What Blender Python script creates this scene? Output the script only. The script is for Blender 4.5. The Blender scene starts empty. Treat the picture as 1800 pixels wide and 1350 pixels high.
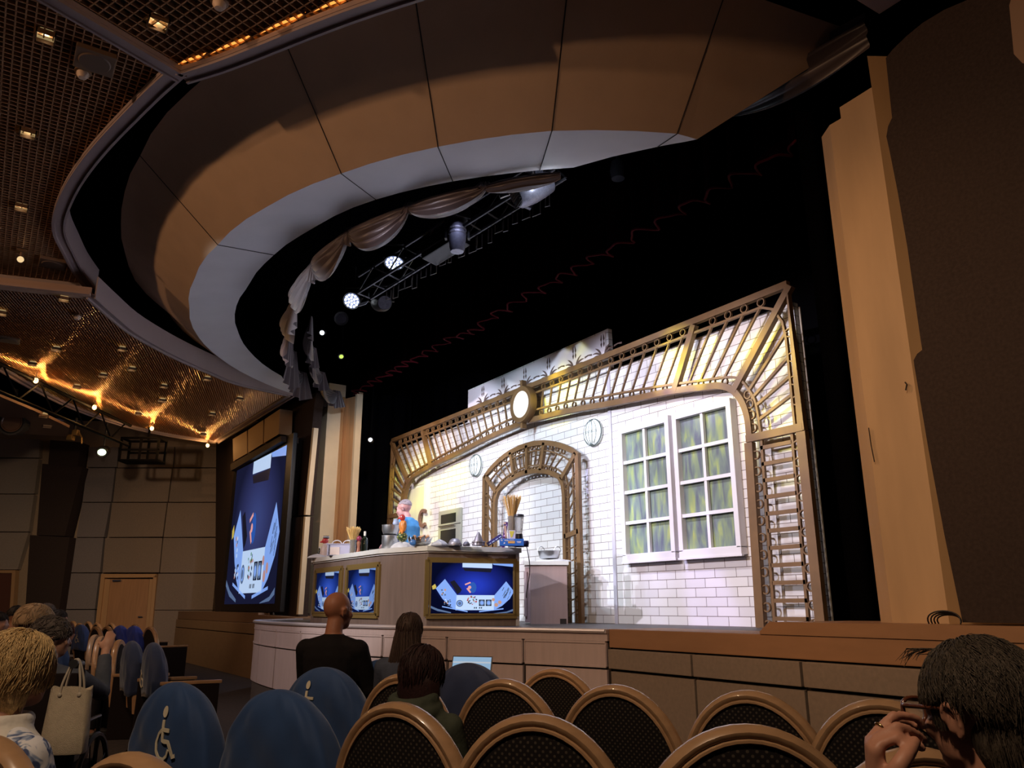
import bpy, bmesh, math, random
from mathutils import Vector, Matrix, Euler

S = bpy.context.scene
COL = S.collection
PI = math.pi
random.seed(7)
R = math.radians

# ------------------------------------------------------------------ camera
FPX, HORIZON, EYE = 1385.0, 1068.0, 1.25
PITCH = math.atan((HORIZON - 675) / FPX)
HEAD = PI / 2 - math.atan(952 / math.hypot(FPX, HORIZON - 675))
cam_d = bpy.data.cameras.new('camera')
cam_d.sensor_fit = 'HORIZONTAL'
cam_d.sensor_width = 36.0
cam_d.lens = FPX * 36.0 / 1800
cam_d.clip_start = 0.05
cam_d.clip_end = 200
cam = bpy.data.objects.new('camera', cam_d)
COL.objects.link(cam)
cam.location = (0, 0, EYE)
cam.rotation_euler = (PI / 2 + PITCH, 0, HEAD)
S.camera = cam

# ------------------------------------------------------------------ exposure / world
S.view_settings.view_transform = 'Standard'
S.view_settings.look = 'None'
S.view_settings.exposure = 0.0
S.view_settings.gamma = 1.0
S.view_settings.use_curve_mapping = False
wd = bpy.data.worlds.new('world')
S.world = wd
wd.use_nodes = True
wd.node_tree.nodes['Background'].inputs[0].default_value = (0.34, 0.28, 0.36, 1)
wd.node_tree.nodes['Background'].inputs[1].default_value = 0.035
S.cycles.max_bounces = 5
S.cycles.diffuse_bounces = 3
S.cycles.glossy_bounces = 3
S.cycles.transmission_bounces = 5
S.cycles.transparent_max_bounces = 8
S.cycles.caustics_reflective = False
S.cycles.caustics_refractive = False
S.cycles.sample_clamp_indirect = 3.0
S.cycles.use_denoising = True

# ------------------------------------------------------------------ lights
def aim(o, target):
    d = Vector(target) - o.location
    o.rotation_euler = d.to_track_quat('-Z', 'Y').to_euler()

def gobo(light, scale, lo, hi, seed):
    """breaks a spot beam into patches, as a gobo wheel does"""
    light.use_nodes = True
    nt = light.node_tree
    em = nt.nodes['Emission']
    tc = nt.nodes.new('ShaderNodeTexCoord')
    mp = nt.nodes.new('ShaderNodeMapping')
    mp.inputs['Location'].default_value = (seed, seed * .37, seed * .71)
    mp.inputs['Scale'].default_value = scale
    no = nt.nodes.new('ShaderNodeTexNoise')
    no.inputs['Scale'].default_value = 1.0
    no.inputs['Detail'].default_value = 1.0
    mr = nt.nodes.new('ShaderNodeMapRange')
    mr.inputs[1].default_value = lo
    mr.inputs[2].default_value = hi
    nt.links.new(tc.outputs['Normal'], mp.inputs[0])
    nt.links.new(mp.outputs[0], no.inputs[0])
    nt.links.new(no.outputs[0], mr.inputs[0])
    nt.links.new(mr.outputs[0], em.inputs['Strength'])

def spot(name, loc, target, power, color, angle, blend=0.5, size=0.08, gob=None):
    d = bpy.data.lights.new(name, 'SPOT')
    d.energy = power
    d.color = color
    d.spot_size = R(angle)
    d.spot_blend = blend
    d.shadow_soft_size = size
    o = bpy.data.objects.new(name, d)
    COL.objects.link(o)
    o.location = loc
    aim(o, target)
    if gob:
        gobo(d, *gob)
    return o

def area(name, loc, target, power, color, sx, sy):
    d = bpy.data.lights.new(name, 'AREA')
    d.energy = power
    d.color = color
    d.shape = 'RECTANGLE'
    d.size, d.size_y = sx, sy
    o = bpy.data.objects.new(name, d)
    COL.objects.link(o)
    o.location = loc
    aim(o, target)
    return o

def point(name, loc, power, color, size=0.03):
    d = bpy.data.lights.new(name, 'POINT')
    d.energy = power
    d.color = color
    d.shadow_soft_size = size
    o = bpy.data.objects.new(name, d)
    COL.objects.link(o)
    o.location = loc
    return o

COOL = (0.80, 0.86, 1.0)
WARM = (1.0, 0.62, 0.34)
YEL = (0.95, 0.95, 0.05)
LAV = (0.55, 0.45, 1.0)
# stage wash from the lighting bar behind the proscenium
spot('stage_wash_light', (-11.2, 4.9, 5.35), (-14.4, 7.5, 2.8), 330, (0.76, 0.82, 1.0), 92, 0.3)
spot('stage_wash_light', (-10.2, 4.5, 5.35), (-11.3, 7.5, 2.5), 300, (0.66, 0.83, 1.0), 92, 0.3)
spot('stage_wash_light', (-8.4, 4.4, 5.35), (-8.6, 7.5, 2.4), 320, (0.76, 0.80, 1.0), 92, 0.3)
spot('stage_wash_light', (-6.4, 4.6, 5.35), (-6.4, 7.5, 2.4), 240, (1.0, 0.84, 0.76), 80, 0.4)
spot('stage_wash_light', (-12.4, 5.5, 5.35), (-16.2, 7.5, 3.0), 330, (1.0, 0.72, 0.5), 70, 0.5)
spot('chef_front_light', (-9.8, 4.2, 5.35), (-10.9, 5.6, 2.4), 130, (0.95, 0.9, 1.0), 44, 0.5)
spot('front_fill_light', (-13.0, -3.0, 5.6), (-13.6, 7.5, 3.15), 2600, (0.96, 0.85, 0.97), 31, 0.5, 0.05)  # added front spots that even out the light on the backdrop
spot('front_fill_light', (-9.5, -3.0, 5.6), (-10.6, 7.5, 3.15), 2500, (0.74, 0.86, 1.0), 31.5, 0.5, 0.05)
spot('front_fill_light', (-7.5, -3.0, 5.6), (-7.2, 7.5, 2.95), 2900, (0.88, 0.82, 1.0), 31, 0.5, 0.05)
spot('front_fill_light', (-7.0, -3.2, 5.6), (-10.0, 4.7, 1.75), 1500, (1.0, 0.93, 0.88), 22, 0.5, 0.05)  # added spot that brightens the counter front
# yellow and lavender gobo washes
for (sx, sy, tx, tz, pw, colr, an, lo) in ((-9.5, 4.2, -10.1, 4.70, 2400, YEL, 18, 0.40), (-8.4, 4.2, -7.25, 4.40, 2400, YEL, 19, 0.42), (-7.6, 4.2, -5.75, 3.7, 1100, (1.0, 0.85, 0.15), 28, 0.40),
                                         (-10.6, 4.3, -13.9, 3.55, 1500, YEL, 20, 0.42), (-10.8, 4.6, -15.3, 3.95, 2000, YEL, 16, 0.40), (-9.0, 4.2, -9.7, 4.95, 300, YEL, 18, 0.45)):
    spot('yellow_gobo_light', (sx, sy, 5.35), (tx, 7.5, tz), pw, colr, an, 0.55, 0.03, ((9, 9, 9), lo - 0.05, lo + 0.26, sx * 1.7))
spot('yellow_gobo_light', (-6.8, 1.8, 5.5), (-8.75, 5.0, 1.9), 60, YEL, 16, 0.6, 0.03, ((12, 12, 12), 0.4, 0.6, 2.2))
for (sx, tx, tz) in ((-9.4, -7.7, 3.95), (-8.8, -7.55, 2.05), (-10.2, -8.9, 3.2)):
    spot('lavender_gobo_light', (sx, 4.2, 5.35), (tx, 7.5, tz), 700, LAV, 22, 0.6, 0.03, ((8, 8, 8), 0.40, 0.6, sx * 2.3))
# cool spill from the stage onto the canopy lip, and light on the apron
area('stage_spill_light', (-10.0, 6.0, 3.2), (-10.6, 2.3, 5.7), 52, (0.75, 0.78, 1.0), 7.0, 1.5)
spot('apron_light', (-10.5, -2.0, 5.6), (-11.5, 4.0, 0.7), 420, (0.92, 0.90, 1.0), 46, 0.8)
# warm house lights and added fill lamps
spot('canopy_house_light', (-5.5, -6.5, 5.95), (-9.5, 2.5, 6.0), 680, (1.0, 0.56, 0.30), 100, 0.5, 0.12)
spot('canopy_house_light', (-0.5, -4.5, 5.7), (-5.2, 4.6, 5.9), 420, (1.0, 0.56, 0.30), 70, 0.6, 0.12)  # added to brighten the right half of the canopy
spot('canopy_house_light', (-13.5, -6.0, 5.95), (-13.0, 2.5, 6.0), 260, (1.0, 0.55, 0.28), 90, 0.5, 0.12)
spot('house_wash_light', (-0.5, -1.5, 5.8), (-2.0, 2.0, 0.0), 620, (1.0, 0.72, 0.48), 120, 0.8, 0.3)
spot('house_wash_light', (-9.5, -1.5, 5.9), (-10.5, 0.0, 0.0), 180, (1.0, 0.74, 0.52), 130, 0.8, 0.3)
for wy, wz in ((-0.6, 2.0), (2.2, 2.4), (5.0, 2.2)):
    spot('house_wash_light', (-14.0, 0.2, 4.4), (-23.6, wy, wz), 680, (1.0, 0.70, 0.45), 50, 1.0, 0.1)
spot('column_light', (-6.5, 0.5, 5.8), (-3.2, 5.6, 2.6), 290, (1.0, 0.53, 0.22), 44, 0.7)
spot('ledge_fill_light', (-4.0, 0.5, 5.8), (-4.0, 5.2, 0.7), 150, (1.0, 0.64, 0.38), 70, 0.8)  # added spot that brightens the low wall panels
spot('column_light', (-19.0, 3.2, 5.4), (-16.4, 6.3, 2.6), 120, (1.0, 0.6, 0.3), 50, 0.7)

# ------------------------------------------------------------------ placing by sight line
_r = Vector((math.cos(HEAD), math.sin(HEAD), 0))
_h = Vector((-math.sin(HEAD), math.cos(HEAD), 0))
EYEP = Vector((0, 0, EYE))

def ray(x, y):
    u, v = x - 900.0, 675.0 - y
    return (_r * u + _h * (FPX * math.cos(PITCH) - v * math.sin(PITCH))
            + Vector((0, 0, FPX * math.sin(PITCH) + v * math.cos(PITCH))))

def onZ(x, y, Z):
    d = ray(x, y)
    return EYEP + d * ((Z - EYE) / d.z)

def onY(x, y, Y):
    d = ray(x, y)
    return EYEP + d * (Y / d.y)

def onT(x, y, T):
    d = ray(x, y)
    return EYEP + d * (T / d.dot(_h))

def TA(t, a, z=0.0):
    return _h * t + _r * a + Vector((0, 0, z))

# ------------------------------------------------------------------ materials
def srgb(hexs):
    hexs = hexs.lstrip('#')
    out = []
    for i in (0, 2, 4):
        c = int(hexs[i:i + 2], 16) / 255.0
        out.append(c / 12.92 if c <= 0.04045 else ((c + 0.055) / 1.055) ** 2.4)
    return tuple(out)

MATS = {}

def mat(name, color, rough=0.6, metal=0.0, spec=0.5, noise=0.0, nscale=8.0, stretch=(1, 1, 1), bump=0.0,
        bscale=None, emit=None, estr=0.0, coat=0.0, alpha=1.0, trans=0.0, sheen=0.0, coords='Object'):
    if name in MATS:
        return MATS[name]
    if isinstance(color, str):
        color = srgb(color)
    m = bpy.data.materials.new(name)
    m.use_nodes = True
    nt = m.node_tree
    b = nt.nodes['Principled BSDF']
    b.inputs['Base Color'].default_value = (*color, 1)
    b.inputs['Roughness'].default_value = rough
    b.inputs['Metallic'].default_value = metal
    b.inputs['Specular IOR Level'].default_value = spec
    b.inputs['Coat Weight'].default_value = coat
    b.inputs['Alpha'].default_value = alpha
    b.inputs['Transmission Weight'].default_value = trans
    b.inputs['Sheen Weight'].default_value = sheen
    if emit is not None:
        if isinstance(emit, str):
            emit = srgb(emit)
        b.inputs['Emission Color'].default_value = (*emit, 1)
        b.inputs['Emission Strength'].default_value = estr
    if noise or bump:
        tc = nt.nodes.new('ShaderNodeTexCoord')
        mp = nt.nodes.new('ShaderNodeMapping')
        mp.inputs['Scale'].default_value = stretch
        nt.links.new(tc.outputs[coords], mp.inputs[0])
        no = nt.nodes.new('ShaderNodeTexNoise')
        no.inputs['Scale'].default_value = nscale
        no.inputs['Detail'].default_value = 4.0
        nt.links.new(mp.outputs[0], no.inputs[0])
        if noise:
            mr = nt.nodes.new('ShaderNodeMapRange')
            mr.inputs[1].default_value = 0.3
            mr.inputs[2].default_value = 0.7
            mr.inputs[3].default_value = 1.0 - noise
            mr.inputs[4].default_value = 1.0 + noise
            nt.links.new(no.outputs[0], mr.inputs[0])
            mx = nt.nodes.new('ShaderNodeVectorMath')
            mx.operation = 'SCALE'
            mx.inputs[0].default_value = color
            nt.links.new(mr.outputs[0], mx.inputs['Scale'])
            nt.links.new(mx.outputs[0], b.inputs['Base Color'])
        if bump:
            src = no
            if bscale:
                src = nt.nodes.new('ShaderNodeTexNoise')
                src.inputs['Scale'].default_value = bscale
                nt.links.new(mp.outputs[0], src.inputs[0])
            bp = nt.nodes.new('ShaderNodeBump')
            bp.inputs['Strength'].default_value = bump
            bp.inputs['Distance'].default_value = 0.01
            nt.links.new(src.outputs[0], bp.inputs['Height'])
            nt.links.new(bp.outputs[0], b.inputs['Normal'])
    MATS[name] = m
    return m

def emitter(name, color, strength):
    return mat(name, (0.0, 0.0, 0.0), emit=color, estr=strength)

# ------------------------------------------------------------------ mesh builder
def wm(o):
    m = Matrix.Identity(4)
    while o is not None:
        m = o.matrix_basis @ m
        o = o.parent
    return m

class MB:
    def __init__(self):
        self.v, self.f, self.mi, self.x = [], [], [], Matrix.Identity(4)

    def at(self, m):
        self.x = m
        return self

    def add(self, vs, fs, mi=0):
        n = len(self.v)
        self.v += [self.x @ Vector(p) for p in vs]
        self.f += [tuple(i + n for i in f) for f in fs]
        self.mi += [mi] * len(fs)
        return self

    def box(self, lo, hi, mi=0):
        x0, y0, z0 = lo
        x1, y1, z1 = hi
        return self.add([(x0, y0, z0), (x1, y0, z0), (x1, y1, z0), (x0, y1, z0), (x0, y0, z1), (x1, y0, z1), (x1, y1, z1), (x0, y1, z1)],
                        [(3, 2, 1, 0), (4, 5, 6, 7), (0, 1, 5, 4), (1, 2, 6, 5), (2, 3, 7, 6), (3, 0, 4, 7)], mi)

    def bbox(self, lo, hi, b=0.01, mi=0):
        """box with chamfered edges"""
        c = [(lo[i] + hi[i]) / 2 for i in range(3)]
        hs = [abs(hi[i] - lo[i]) / 2 for i in range(3)]
        b = min(b, min(hs) * 0.9)
        bm = bmesh.new()
        bmesh.ops.create_cube(bm, size=2)
        for v in bm.verts:
            v.co = Vector((c[0] + v.co.x * hs[0], c[1] + v.co.y * hs[1], c[2] + v.co.z * hs[2]))
        bmesh.ops.bevel(bm, geom=bm.edges[:], offset=b, segments=2, affect='EDGES', profile=0.7)
        bm.verts.index_update()
        self.add([v.co.copy() for v in bm.verts], [tuple(v.index for v in f.verts) for f in bm.faces], mi)
        bm.free()
        return self

    def beam(self, a, b, w, d, n, mi=0):
        """flat bar from a to b: width w across, depth d along normal n (centred)"""
        a, b, n = Vector(a), Vector(b), Vector(n).normalized()
        t = (b - a).normalized()
        s = n.cross(t).normalized() * (w / 2)
        n = n * (d / 2)
        return self.add([a - s - n, a + s - n, a + s + n, a - s + n, b - s - n, b + s - n, b + s + n, b - s + n],
                        [(0, 1, 2, 3), (7, 6, 5, 4), (0, 4, 5, 1), (1, 5, 6, 2), (2, 6, 7, 3), (3, 7, 4, 0)], mi)

    def ribbon(self, pts, w, d, n, closed=False, mi=0):
        """flat bar following a path lying in a plane with normal n"""
        pts = [Vector(p) for p in pts]
        n = Vector(n).normalized()
        N = len(pts)
        vs, fs = [], []
        for i, p in enumerate(pts):
            if closed:
                t = pts[(i + 1) % N] - pts[i - 1]
            else:
                t = pts[min(i + 1, N - 1)] - pts[max(i - 1, 0)]
            s = n.cross(t.normalized()).normalized() * (w / 2)
            vs += [p - s - n * d / 2, p + s - n * d / 2, p + s + n * d / 2, p - s + n * d / 2]
        rng = N if closed else N - 1
        for i in range(rng):
            a, b = 4 * i, 4 * ((i + 1) % N)
            for k in range(4):
                fs.append((a + k, b + k, b + (k + 1) % 4, a + (k + 1) % 4))
        if not closed:
            fs += [(0, 1, 2, 3), (4 * N - 1, 4 * N - 2, 4 * N - 3, 4 * N - 4)]
        return self.add(vs, fs, mi)

    def tube(self, pts, r, n=8, closed=False, mi=0, caps=True):
        pts = [Vector(p) for p in pts]
        N = len(pts)
        rs = r if isinstance(r, (list, tuple)) else [r] * N
        vs, fs = [], []
        prev = None
        for i, p in enumerate(pts):
            t = (pts[(i + 1) % N] - pts[i - 1]) if closed else (pts[min(i + 1, N - 1)] - pts[max(i - 1, 0)])
            t = t.normalized() if t.length > 1e-9 else Vector((0, 0, 1))
            if prev is None:
                up = Vector((0, 0, 1)) if abs(t.z) < 0.9 else Vector((1, 0, 0))
                s = t.cross(up).normalized()
            else:
                s = (prev - t * prev.dot(t)).normalized()
            prev = s
            q = t.cross(s)
            for k in range(n):
                a = 2 * PI * k / n
                vs.append(p + (s * math.cos(a) + q * math.sin(a)) * rs[i])
        for i in range(N if closed else N - 1):
            a, b = n * i, n * ((i + 1) % N)
            for k in range(n):
                fs.append((a + k, a + (k + 1) % n, b + (k + 1) % n, b + k))
        if caps and not closed:
            fs.append(tuple(range(n))[::-1])
            fs.append(tuple(range(n * (N - 1), n * N)))
        return self.add(vs, fs, mi)

    def lathe(self, prof, c=(0, 0, 0), n=24, mi=0, axis='z'):
        vs, fs = [], []
        for (r, z) in prof:
            for k in range(n):
                a = 2 * PI * k / n
                if axis == 'z':
                    p = (r * math.cos(a), r * math.sin(a), z)
                elif axis == 'y':
                    p = (r * math.cos(a), z, r * math.sin(a))
                else:
                    p = (z, r * math.cos(a), r * math.sin(a))
                vs.append(Vector(p) + Vector(c))
        for i in range(len(prof) - 1):
            for k in range(n):
                fs.append((n * i + k, n * i + (k + 1) % n, n * i + n + (k + 1) % n, n * i + n + k))
        if prof[0][0] > 1e-6:
            fs.append(tuple(range(n))[::-1])
        if prof[-1][0] > 1e-6:
            fs.append(tuple(range(n * (len(prof) - 1), n * len(prof))))
        return self.add(vs, fs, mi)

    def ell(self, c, r, nu=16, nv=10, mi=0, rot=None):
        vs, fs = [], []
        c = Vector(c)
        for j in range(nv + 1):
            th = PI * j / nv
            for k in range(nu):
                a = 2 * PI * k / nu
                p = Vector((r[0] * math.sin(th) * math.cos(a), r[1] * math.sin(th) * math.sin(a), r[2] * math.cos(th)))
                if rot is not None:
                    p = rot @ p
                vs.append(c + p)
        for j in range(nv):
            for k in range(nu):
                fs.append((nu * j + k, nu * j + nu + k, nu * j + nu + (k + 1) % nu, nu * j + (k + 1) % nu))
        return self.add(vs, fs, mi)

    def prism(self, poly, ax, d0, d1, mi=0):
        """extrude a 2D polygon. ax='y': poly=(x,z) extruded y d0..d1; 'z': poly=(x,y); 'x': poly=(y,z)"""
        def P(p, d):
            return {'y': (p[0], d, p[1]), 'z': (p[0], p[1], d), 'x': (d, p[0], p[1])}[ax]
        n = len(poly)
        vs = [P(p, d0) for p in poly] + [P(p, d1) for p in poly]
        fs = [tuple(range(n))[::-1], tuple(range(n, 2 * n))]
        fs += [(i, (i + 1) % n, n + (i + 1) % n, n + i) for i in range(n)]
        return self.add(vs, fs, mi)

    def loft(self, secs, mi=0, caps=True, closed=True):
        n = len(secs[0])
        vs, fs = [], []
        for s in secs:
            vs += list(s)
        for i in range(len(secs) - 1):
            for k in range(n if closed else n - 1):
                fs.append((n * i + k, n * i + (k + 1) % n, n * i + n + (k + 1) % n, n * i + n + k))
        if caps and closed:
            fs.append(tuple(range(n))[::-1])
            fs.append(tuple(range(n * (len(secs) - 1), n * len(secs))))
        return self.add(vs, fs, mi)

    def build(self, name, m, parent=None, smooth=False, local=False, fix=True, kind=None):
        """links the collected geometry as one object; points are world unless local=True"""
        me = bpy.data.meshes.new(name)
        vs = self.v
        if parent is not None and not local:
            inv = wm(parent).inverted()
            vs = [inv @ p for p in vs]
            org = Vector((0, 0, 0))
        elif parent is None:
            lo = Vector([min(p[i] for p in vs) for i in range(3)])
            hi = Vector([max(p[i] for p in vs) for i in range(3)])
            org = Vector(((lo.x + hi.x) / 2, (lo.y + hi.y) / 2, lo.z))
            vs = [p - org for p in vs]
        else:
            org = Vector((0, 0, 0))
        me.from_pydata([tuple(p) for p in vs], [], self.f)
        ms = m if isinstance(m, (list, tuple)) else [m]
        for q in ms:
            me.materials.append(q)
        if len(ms) > 1:
            me.polygons.foreach_set('material_index', self.mi)
        if fix:
            bm = bmesh.new()
            bm.from_mesh(me)
            bmesh.ops.recalc_face_normals(bm, faces=bm.faces[:])
            bm.to_mesh(me)
            bm.free()
        if smooth:
            me.polygons.foreach_set('use_smooth', [True] * len(me.polygons))
            if smooth == 'auto':
                me.set_sharp_from_angle(angle=R(38))
        me.update()
        o = bpy.data.objects.new(name, me)
        COL.objects.link(o)
        o.location = org
        if parent is not None:
            o.parent = parent
        if kind:
            o['kind'] = kind
        return o

def tag(o, label=None, cat=None, group=None, kind=None):
    if label:
        o['label'] = label
    if cat:
        o['category'] = cat
    if group:
        o['group'] = group
    if kind:
        o['kind'] = kind
    return o

def thing(name, label, cat, loc=(0, 0, 0), rz=0.0, group=None):
    o = bpy.data.objects.new(name, None)
    o.empty_display_size = 0.1
    COL.objects.link(o)
    o.location = loc
    o.rotation_euler = (0, 0, rz)
    return tag(o, label, cat, group)

def struct_group(name, label, loc=(0, 0, 0)):
    o = thing(name, label, None, loc)
    o['kind'] = 'structure'
    return o

KIDS = {}

def dup(root, loc, rz=None, label=None, group=None, scale=None):
    """a copy of a thing together with copies of its parts and sub-parts"""
    def cp(o, par):
        c = o.copy()
        COL.objects.link(c)
        c.parent = par
        for ch in KIDS[o]:
            cp(ch, c)
        return c
    if not KIDS or root not in KIDS:
        for o in S.objects:
            KIDS[o] = []
        for o in S.objects:
            if o.parent is not None:
                KIDS[o.parent].append(o)
    r = cp(root, None)
    r.location = loc
    if rz is not None:
        r.rotation_euler = (0, 0, rz)
    if scale is not None:
        r.scale = (scale,) * 3
    if label:
        r['label'] = label
    if group:
        r['group'] = group
    return r

def lerp(a, b, t):
    return a + (b - a) * t

def interp(pts, n):
    """n points evenly spaced along a 2D/3D polyline"""
    pts = [Vector(p) for p in pts]
    ds = [0.0]
    for a, b in zip(pts, pts[1:]):
        ds.append(ds[-1] + (b - a).length)
    out, j = [], 0
    for i in range(n):
        s = ds[-1] * i / (n - 1)
        while j < len(pts) - 2 and s > ds[j + 1]:
            j += 1
        seg = ds[j + 1] - ds[j]
        out.append(pts[j].lerp(pts[j + 1], (s - ds[j]) / seg if seg > 0 else 0))
    return out

def smoothpath(pts, sub=6):
    """Catmull-Rom through pts"""
    P = [Vector(p) for p in pts]
    out = []
    for i in range(len(P) - 1):
        p0, p1, p2, p3 = P[max(i - 1, 0)], P[i], P[i + 1], P[min(i + 2, len(P) - 1)]
        for k in range(sub):
            t = k / sub
            out.append(0.5 * ((2 * p1) + (-p0 + p2) * t + (2 * p0 - 5 * p1 + 4 * p2 - p3) * t * t + (-p0 + 3 * p1 - 3 * p2 + p3) * t ** 3))
    out.append(P[-1])
    return out

# ================================================================== THE SETTING
BLACK = mat('black_void', (0.0012, 0.0012, 0.0016), 0.95, spec=0.0)
TAN = mat('tan_plaster', (0.56, 0.40, 0.27), 0.8, noise=0.05, nscale=3, bump=0.15, bscale=180)
OFFW = mat('pale_plaster', (0.62, 0.60, 0.62), 0.75, noise=0.04, nscale=2, bump=0.1, bscale=120)
TRIMM = mat('mauve_moulding', (0.34, 0.27, 0.27), 0.45)
CREAM = mat('cream_column', (0.62, 0.50, 0.33), 0.6, noise=0.06, nscale=2)
WOODC = mat('orange_column_wood', (0.52, 0.30, 0.14), 0.5, noise=0.12, nscale=3, stretch=(6, 6, 0.5))
PINKW = mat('pale_apron_panel', (0.47, 0.38, 0.38), 0.5, noise=0.06, nscale=4, stretch=(5, 5, 0.5))
BRNW = mat('brown_apron_wood', (0.31, 0.165, 0.085), 0.5, noise=0.06, nscale=4, stretch=(1, 1, 4))
TAUPE = mat('taupe_fabric_panel', (0.235, 0.18, 0.14), 0.9, noise=0.08, nscale=30, bump=0.3, bscale=400)
GREYP = mat('grey_fabric_panel', (0.20, 0.175, 0.175), 0.9, noise=0.08, nscale=30, bump=0.3, bscale=400)
BEIGEP = mat('beige_fabric_panel', (0.36, 0.27, 0.19), 0.9, noise=0.06, nscale=20)
DARKP = mat('dark_brown_fabric', (0.045, 0.032, 0.028), 0.95, spec=0.1, noise=0.15, nscale=40, bump=0.3, bscale=500)
DARKB = mat('dark_brown_panel', (0.055, 0.035, 0.024), 0.8, noise=0.1, nscale=10)
SEAMM = mat('dark_seam', (0.02, 0.013, 0.01), 0.8)
MESHM = mat('bronze_mesh', (0.62, 0.38, 0.22), 0.4, metal=0.5)
MESHB = mat('mesh_backing', (0.012, 0.007, 0.005), 0.9)
DOORW = mat('door_wood', (0.40, 0.21, 0.10), 0.5, noise=0.1, nscale=3, stretch=(6, 6, 0.5))
FRAMEW = mat('door_frame_wood', (0.46, 0.27, 0.13), 0.45)
STEEL = mat('steel', (0.6, 0.6, 0.62), 0.25, metal=1.0)
CARPET = mat('dark_carpet', (0.030, 0.020, 0.018), 0.95, noise=0.4, nscale=25)

# floor: level near the camera, raked down to the stage
mb = MB()
mb.prism([(-40, 0.0), (-4.2, -0.0), (0, 0.0), (40, 0.0), (40, -0.3), (-40, -0.3)], 'x', -0.01, 0.0)
mb = MB()
FN = TA(0.864, 0.503)           # facing direction of the near seats
FT = Vector((-FN.y, FN.x, 0))
secs = []
for s, z in ((-12, 0), (4.2, 0), (6.6, -0.2), (40, -0.2)):
    secs.append([FN * s + FT * w + Vector((0, 0, zz)) for w, zz in ((-40, z), (40, z), (40, z - 0.2), (-40, z - 0.2))])
mb.loft(secs)
mb.build('floor', CARPET, kind='structure')

def floor_z(p):
    s = FN.x * p[0] + FN.y * p[1]
    return -0.2 * min(max((s - 4.2) / 2.4, 0), 1)

# dark shell of the room
mb = MB()
mb.box((-30, 9.6, -0.3), (4, 9.7, 9))
mb.build('wall_back', BLACK, kind='structure')
mb = MB()
mb.box((-34, -12, 8.2), (6, 9.6, 8.3))
mb.build('ceiling', BLACK, kind='structure')

# ---- egg-crate ceiling panels
def clip_lines(poly, d, s):
    """segments of parallel lines (direction d, spacing s) inside polygon"""
    d = Vector(d).normalized()
    n = Vector((-d.y, d.x))
    P = [Vector((p[0], p[1])) for p in poly]
    lo = min(n.dot(p) for p in P)
    hi = max(n.dot(p) for p in P)
    out = []
    k = math.ceil(lo / s)
    while k * s < hi:
        c = k * s
        ts = []
        for a, b in zip(P, P[1:] + P[:1]):
            da, db = n.dot(a) - c, n.dot(b) - c
            if (da < 0) != (db < 0):
                ts.append(d.dot(a.lerp(b, da / (da - db))))
        ts.sort()
        for i in range(0, len(ts) - 1, 2):
            out.append((n * c + d * ts[i], n * c + d * ts[i + 1]))
        k += 1
    return out

def egg_crate(poly, z, d, pitch, hgt, th, parent):
    mb = MB()
    for dd in (d, (-d[1], d[0])):
        for a, b in clip_lines(poly, dd, pitch):
            mb.beam((a.x, a.y, z + hgt / 2), (b.x, b.y, z + hgt / 2), th, hgt, (0, 0, 1))
    mb.build('mesh_grid', MESHM, parent, fix=False)
    mb = MB()
    mb.prism([(p[0], p[1]) for p in poly], 'z', z + 0.22, z + 0.25)
    mb.build('backing', MESHB, parent)

ZC = 6.2
RIM1 = [onZ(x, y, ZC) for x, y in ((320, 115), (275, 155), (230, 200), (187, 245), (150, 290), (122, 335), (105, 380), (106, 410), (120, 440), (138, 475), (160, 505))]
RIM2 = [onZ(x, y, ZC) for x, y in ((860, -70), (760, -40), (640, 0), (545, 36), (450, 75), (385, 100), (322, 120))]
Z3 = 5.75
RIM3 = [onZ(x, y, Z3) for x, y in ((160, 520), (195, 551), (230, 580), (275, 607), (320, 630), (370, 652), (420, 672), (512, 693))]
OUT3 = [onZ(x, y, Z3) for x, y in ((-60, 612), (0, 645), (63, 682), (130, 715), (215, 745), (300, 764), (380, 776))]

c1 = struct_group('ceiling_panel', 'bronze grid ceiling panel beside the curved rim', (-10, -1, ZC))
b12 = (Vector((0.38, -0.94, 0))).normalized()
b13 = (Vector((-0.33, -1.23, 0))).normalized()
poly1 = RIM1 + [RIM1[-1] + b13 * 6, RIM1[0] + b12 * 6]
egg_crate(poly1, ZC + 0.03, (1, 0), 0.075, 0.04, 0.012, c1)
c2 = struct_group('ceiling_panel', 'bronze grid ceiling panel over the near seats', (-5, 0, ZC))
poly2 = RIM2 + [RIM2[-1] + b12 * 6, Vector((2.5, -4, ZC)), Vector((2.5, 1.0, ZC))]
egg_crate(poly2, ZC - 0.05, (b12.x, b12.y), 0.085, 0.04, 0.010, c2)
c3 = struct_group('ceiling_panel', 'lower bronze mesh ceiling panel with hanging bulbs', (-17, 2, Z3))
poly3 = RIM3 + list(reversed(OUT3)) + [RIM3[0] + b13 * 7]
# fine bronze wires woven in two directions
WIRE = mat('bronze_wire', (0.78, 0.45, 0.21), 0.16, metal=1.0)
mb = MB()
for a, b in clip_lines(poly3, (0.948, -0.317), 0.045):
    mb.tube([(a.x, a.y, Z3), (b.x, b.y, Z3)], 0.0065, 8, caps=False)
for a, b in clip_lines(poly3, (0.105, 0.9945), 0.05):
    mb.tube([(a.x, a.y, Z3 + 0.010), (b.x, b.y, Z3 + 0.010)], 0.0065, 8, caps=False)
mb.build('mesh_wires', WIRE, c3, smooth=True, fix=False)
mb = MB()
mb.prism([(p.x, p.y) for p in poly3], 'z', Z3 + 0.035, Z3 + 0.06)
mb.build('mesh_sheet', mat('dim_bronze_sheet', (0.34, 0.17, 0.085), 0.6, spec=0.1), c3)

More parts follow.
